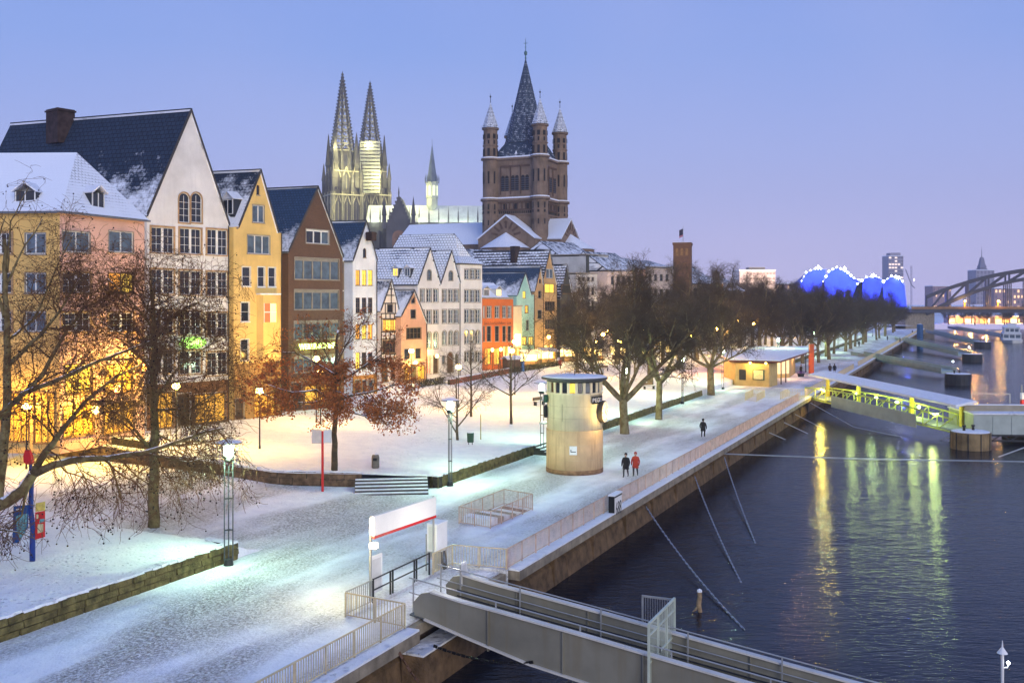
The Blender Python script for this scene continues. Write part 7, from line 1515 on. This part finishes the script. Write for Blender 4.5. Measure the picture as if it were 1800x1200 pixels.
# mooring dolphins
def dolphin(px, py, w_, h, lab, m, snow=True):
    p = gnd(px, py, WZ); r = empty("mooring_dolphin", Vector((p.x, p.y, WZ)), .4, lab, "dolphin"); MB().lathe([(w_ / 2, -1), (w_ / 2, h), (w_ / 2 * .96, h + .05)], 20).build("drum", m, r)
    MB().lathe([(w_ / 2 * .95, h + .051), (w_ / 2 * .9, h + .12), (.1, h + .16)], 20).build("snow", SNOWP, r)
    for k in range(20):
        if k % 2 == 0: an = k * math.pi / 10; MB().box(-.05, .05, -.04, .03, -.8, h).build("rib", DARKM, r, loc=(w_ / 2 * math.cos(an), w_ / 2 * math.sin(an), 0), rot=(0, 0, an + math.pi / 2))
    for dx in (-.6, .7): MB().lathe([(.16, h + .1), (.12, h + .5), (.2, h + .55), (.2, h + .68)], 10, (dx, .3, 0)).build("bollard", BLACK, r)
    return r
SHEET = mat("sheet_pile", (.22, .16, .08), .7, .3, .8, 0, .1, dirt=(.05, .035, .02)); DKH = mat("dark_hull", (.02, .024, .032), .6, .2, 1)
dolphin(1706, 788, 4.0, 1.75, "rusty brown sheet pile dolphin beside the roofed gangway", SHEET); dolphin(1684, 676, 4.6, 2.0, "dark mooring dolphin at the end of the first open gangway", DKH); dolphin(1709, 636, 4.8, 2.0, "dark mooring dolphin at the end of the second open gangway", DKH); dolphin(1727, 611, 5.2, 2.0, "far dark mooring dolphin before the white ship", DKH)
# landing stage at the picture edge
p = Vector((50.3, 108.5, WZ)); r = empty("landing_stage", p, math.atan2(-.05, 1), "grey green landing stage with railings on a dark truss pontoon", "pontoon"); MB().box(0, 24, 0, 7, 1.0, 3.2).build("wall", GG, r)
for i in range(12): MB().box(i * 2 + .04, i * 2 + 1.96, -.05, -.005, 1.05, 2.95).build("panel", GG, r)
MB().box(-.1, 24, -.15, 7.1, 3.2, 3.36).build("coping_snow", SNOWP, r); MB().box(-.1, 24, 2.2, 2.4, 3.36, 4.0).build("parapet", mat("stage_parapet", (.30, .27, .2), .7, .1), r); MB().box(-.1, 24, 2.15, 2.45, 4.0, 4.1).build("parapet_snow", SNOWP, r); m_ = MB()
for i in range(12): m_.bar((i * 2, .1, .4), (i * 2 + 1, .1, 1.0), .12); m_.bar((i * 2 + 1, .1, 1.0), (i * 2 + 2, .1, .4), .12)
m_.bar((0, .1, .35), (24, .1, .35), .2); m_.bar((0, .1, .98), (24, .1, .98), .25); m_.build("truss", DKH, r); MB().box(6, 24, 1, 7, -1, 1.0).build("float", DKH, r)
m_ = MB()
for x in (1.0, 5.2): m_.bar((x, 3, 4.0), (x, 3, 5.2), .07)
m_.bar((1, 3, 5.2), (5.2, 3, 5.2), .07); m_.build("rail_frame", STEEL, r)
p = at(1796, 748, 112); r = empty("marker_post", Vector((p.x, p.y, WZ)), 0, "red and white marker post at the landing stage", "post"); zt_ = HC - (676 - HY) / F * 112 - WZ; MB().tube([(0, 0, 0), (0, 0, zt_)], [.16, .07], 8).build("pole", STEEL, r)
for i in range(4): MB().lathe([(.19, 0), (.19, .7)], 10, (.02, 0, zt_ - 4 + i * .8)).build("band", RED if i % 2 == 0 else WHITEP, r)
plight(r, (1.5, -1, 3.8), (1, .8, .3), 160, .2)
# open gangways and their railings further down
for x0, y0, x1, y1, ze, lab in ((1507, 624, 1668, 654, -1.4, "long snowy open gangway, first beyond the roofed one"), (1582, 597, 1696, 624, -1.4, "snowy open gangway, second beyond the roofed one"), (1634, 583, 1722, 604, -1.4, "far snowy open gangway near the white ship"), (1672, 576, 1768, 592, -1.0, "farthest snowy gangway before the arched bridge")):
    a_ = gnd(x0, y0, 0.0); b_ = gnd(x1, y1, ze); d = b_ - a_; L3 = math.hypot(d.x, d.y); r = empty("open_gangway", a_, math.atan2(d.y, d.x), lab, "gangway"); m_ = MB(); m_.hexa([(0, -1.6, -.3), (L3, -1.6, d.z - .3), (L3, 1.6, d.z - .3), (0, 1.6, -.3), (0, -1.6, .25), (L3, -1.6, d.z + .25), (L3, 1.6, d.z + .25), (0, 1.6, .25)]); m_.build("deck", mat("gangway_frost", (.30, .38, .38), .7, .12, .4), r)
    for y in (-1.65, 1.65): m_ = MB().bar((0, y, .5), (L3, y, d.z + .5), .1, .9); m_.build("side_girder", GG, r)
    for y in (-1.65, 1.65): m_ = MB().bar((0, y, 1.35), (L3, y, d.z + 1.35), .07); m_.build("handrail", STEEL, r)
    MB().lathe([(.02, d.z + 2.0), (.16, d.z + 2.15), (.02, d.z + 2.3)], 8, (L3 - .5, 1.2, 0)).build("lamp", emit("white_spot", (.85, .92, 1), 22), r); MB().bar((L3 - .5, 1.2, d.z), (L3 - .5, 1.2, d.z + 2.05), .06).build("lamp_post", STEEL, r)
# white passenger ship
p = gnd(1779, 602, WZ); r = empty("passenger_ship", Vector((p.x, p.y, WZ)), rd(65), "white passenger ship with two glazed decks moored far up the quay", "ship"); m_ = MB(); SHW = mat("ship_white", (.62, .64, .66), .5, .08, .4)
hull = lambda z_, k: [(-1.5 * k, -3.6 * k), (-5 * k, -2 * k), (-6.5 * k, 0), (-5 * k, 2 * k), (-1.5 * k, 3.6 * k), (38, 3.6 * k), (38, -3.6 * k)]
m_.loft([(x, y, -.3) for x, y in hull(0, .92)], [(x, y, 1.1) for x, y in hull(0, 1)]); m_.build("hull", SHW, r); MB().box(-2, 38, -3.1, 3.1, 1.1, 3.4).build("lower_deck", SHW, r); MB().box(-.5, 38, -2.6, 2.6, 3.5, 5.6).build("upper_deck", SHW, r); MB().box(-2.3, 38, -3.3, 3.3, 3.4, 3.5).build("deck_edge", SNOWP, r); MB().box(-.8, 38, -2.8, 2.8, 5.6, 5.72).build("roof_snow", SNOWP, r); MB().box(3, 6.5, -1.5, 1.5, 5.72, 7.3).build("wheelhouse", SHW, r)
for i in range(9):
    for sg in (-1, 1): MB().box(-1 + i * 3, 1.2 + i * 3, sg * 3.12 - .02, sg * 3.12 + .02, 1.7, 3.0).build("window", GB, r)
for y in (-2, 0, 2): MB().box(-2.03, -2.005, y - .8, y + .8, 1.8, 3.0).build("window", GB, r); MB().box(-.53, -.505, y * .8 - .6, y * .8 + .6, 4.1, 5.2).build("window", GB, r)
# blue tide post on the quay
p = gnd(1617, 600); r = empty("blue_post", p, 0, "tall blue post on the far quay edge", "post"); MB().lathe([(1.0, -3.5), (1.0, 5.4), (.8, 5.6)], 10).build("shaft", mat("quay_blue", (.01, .08, .22), .6, .1), r); MB().lathe([(.82, 5.6), (.1, 5.75)], 10).build("snow", SNOWP, r)
# signal mast at the lower edge
p = Vector((at(1762, 1200, 33).x, 33, WZ)); r = empty("signal_mast", p, 0, "white signal mast with a small lamp rising from the water", "mast"); h = HC - (1125 - HY) / F * 33 - WZ
MB().tube([(0, 0, -1), (0, 0, h - .35)], .05, 8).build("pole", WHITEP, r); MB().lathe([(.17, h - .42), (.03, h - .22), (.012, h)], 12).build("topmark", WHITEP, r); MB().tube([(0, 0, h - .9), (.16, 0, h - .9), (.2, 0, h - .8)], .025, 6).build("arm", WHITEP, r); MB().lathe([(.01, h - .8), (.06, h - .74), (.01, h - .68)], 8, (.2, 0, 0)).build("lamp", emit("white_spot", (0, 0, 0), 1), r)

# ================================================================== chains, cables, driftwood
def chain(a_, b_, lab, sag=.6, link_=.28, m=None):
    a_, b_ = Vector(a_), Vector(b_); r = empty("mooring_chain", a_, 0, lab, "chain"); n = max(4, int((b_ - a_).length / link_)); m_ = MB(); pts = [rel(r, a_.lerp(b_, i / n) - Vector((0, 0, sag * 4 * (i / n) * (1 - i / n)))) for i in range(n + 1)]
    for i in range(n):
        w_, h_ = (.11, .045) if i % 2 else (.045, .11); m_.bar(pts[i], pts[i].lerp(pts[i + 1], .8), w_, h_)
    m_.build("links", m or mat("chain_rust", (.16, .09, .06), .7, .3, 4, 0, .3), r)
def cable(pts, lab, rad=.03, m=None):
    rad *= 1.7
    r = empty("mooring_cable", pts[0], 0, lab, "cable"); P_ = [Vector(p) for p in pts]; out = []
    for a_, b_ in zip(P_, P_[1:]):
        for i in range(6): out.append(rel(r, a_.lerp(b_, i / 6)))
    out.append(rel(r, P_[-1])); MB().tube(out, rad, 5).build("rope", m or mat("cable_grey", (.34, .37, .40), .6, .1, 2), r)
chain(st(-11.5, -.56, -.35), gnd(770, 1222, WZ), "rusty chain hanging from the near quay face into the water", .3)
FR = mat("frosty_chain", (.26, .28, .32), .7, .2, 4)
chain(st(20.5, -.5, -.8), gnd(1310, 1108, WZ), "frosted mooring chain from the kilometre board down to the driftwood", .35, .34, FR); chain(st(33.5, -.5, -.8), gnd(1303, 1024, WZ), "frosted mooring chain hanging off the quay, shorter than the driftwood chain", .3, .34, FR); chain(st(44, -.5, -.8), gnd(1328, 955, WZ), "frosted mooring chain nearest the long level cable", .25, .34, FR)
chain(st(-8.9, -.6, -.9), gw.matrix_basis @ Vector((5.2, -1.5, gx(5) - 1.5)), "short dark chain from the landing ledge to the gangway girder", .25, .2, BLACK)
cable([st(44, -.5, -.5), at(1500, 806, 82), at(1840, 812, 74)], "pale cable stretched level over the river from the quay", .035)
cable([at(1352, 760, 112), at(1480, 815, 112), gnd(1600, 835, WZ)], "grey cable sagging from the quay towards the dolphin, lowest", .03); cable([at(1378, 742, 118), at(1480, 790, 116), at(1580, 802, 112), at(1680, 772, 110)], "grey cable sagging from the quay to the rusty dolphin", .035); cable([at(1398, 728, 124), at(1490, 775, 118), at(1590, 790, 113), at(1678, 766, 111)], "grey cable slung above the one to the rusty dolphin", .03); cable([at(1425, 708, 132), at(1500, 750, 120), gnd(1585, 768, WZ)], "dark cable under the roofed gangway", .03); cable([at(1840, 772, 100), gnd(1755, 803, WZ)], "taut pale cable from the landing stage into the water", .04)
cable([st(-9.9, -.5, -.95), gnd(735, 1130, -2.4), gnd(775, 1240, WZ)], "thin cable hanging from the end of the near coping", .02)
p = gnd(1228, 1075, WZ); r = empty("driftwood", p, 0, "snow topped piece of driftwood caught on the mooring chain", "driftwood"); WD = mat("driftwood", (.34, .24, .14), .85, .25, 5); MB().tube([(.1, 0, -.1), (0, 0, .35), (.06, 0, .75), (.05, .02, 1.05)], [.1, .13, .12, .1], 8).build("log", WD, r); MB().tube([(0, 0, .3), (-.16, 0, .1), (-.3, 0, .02)], [.07, .05, .02], 6).build("branch", WD, r); MB().lathe([(.13, 1.0), (.12, 1.1), (.02, 1.16)], 10, (.05, .02, 0)).build("snow", SNOWP, r)

# ================================================================== winter air
hb = MB().box(-700, 900, -25, 1450, -8, 190)
hz_ = hb.build("haze", None)
hz_.data.materials.clear()
hm = bpy.data.materials.new("winter_haze"); hm.use_nodes = True; t = hm.node_tree; t.nodes.clear(); ou = t.nodes.new("ShaderNodeOutputMaterial"); vo = t.nodes.new("ShaderNodeVolumePrincipled"); vo.inputs['Color'].default_value = (.9, .92, 1, 1); vo.inputs['Density'].default_value = .00026; t.links.new(vo.outputs[0], ou.inputs['Volume']); hz_.data.materials.append(hm)
tag(hz_, "thin winter haze over the town and river", "haze", kind="stuff")
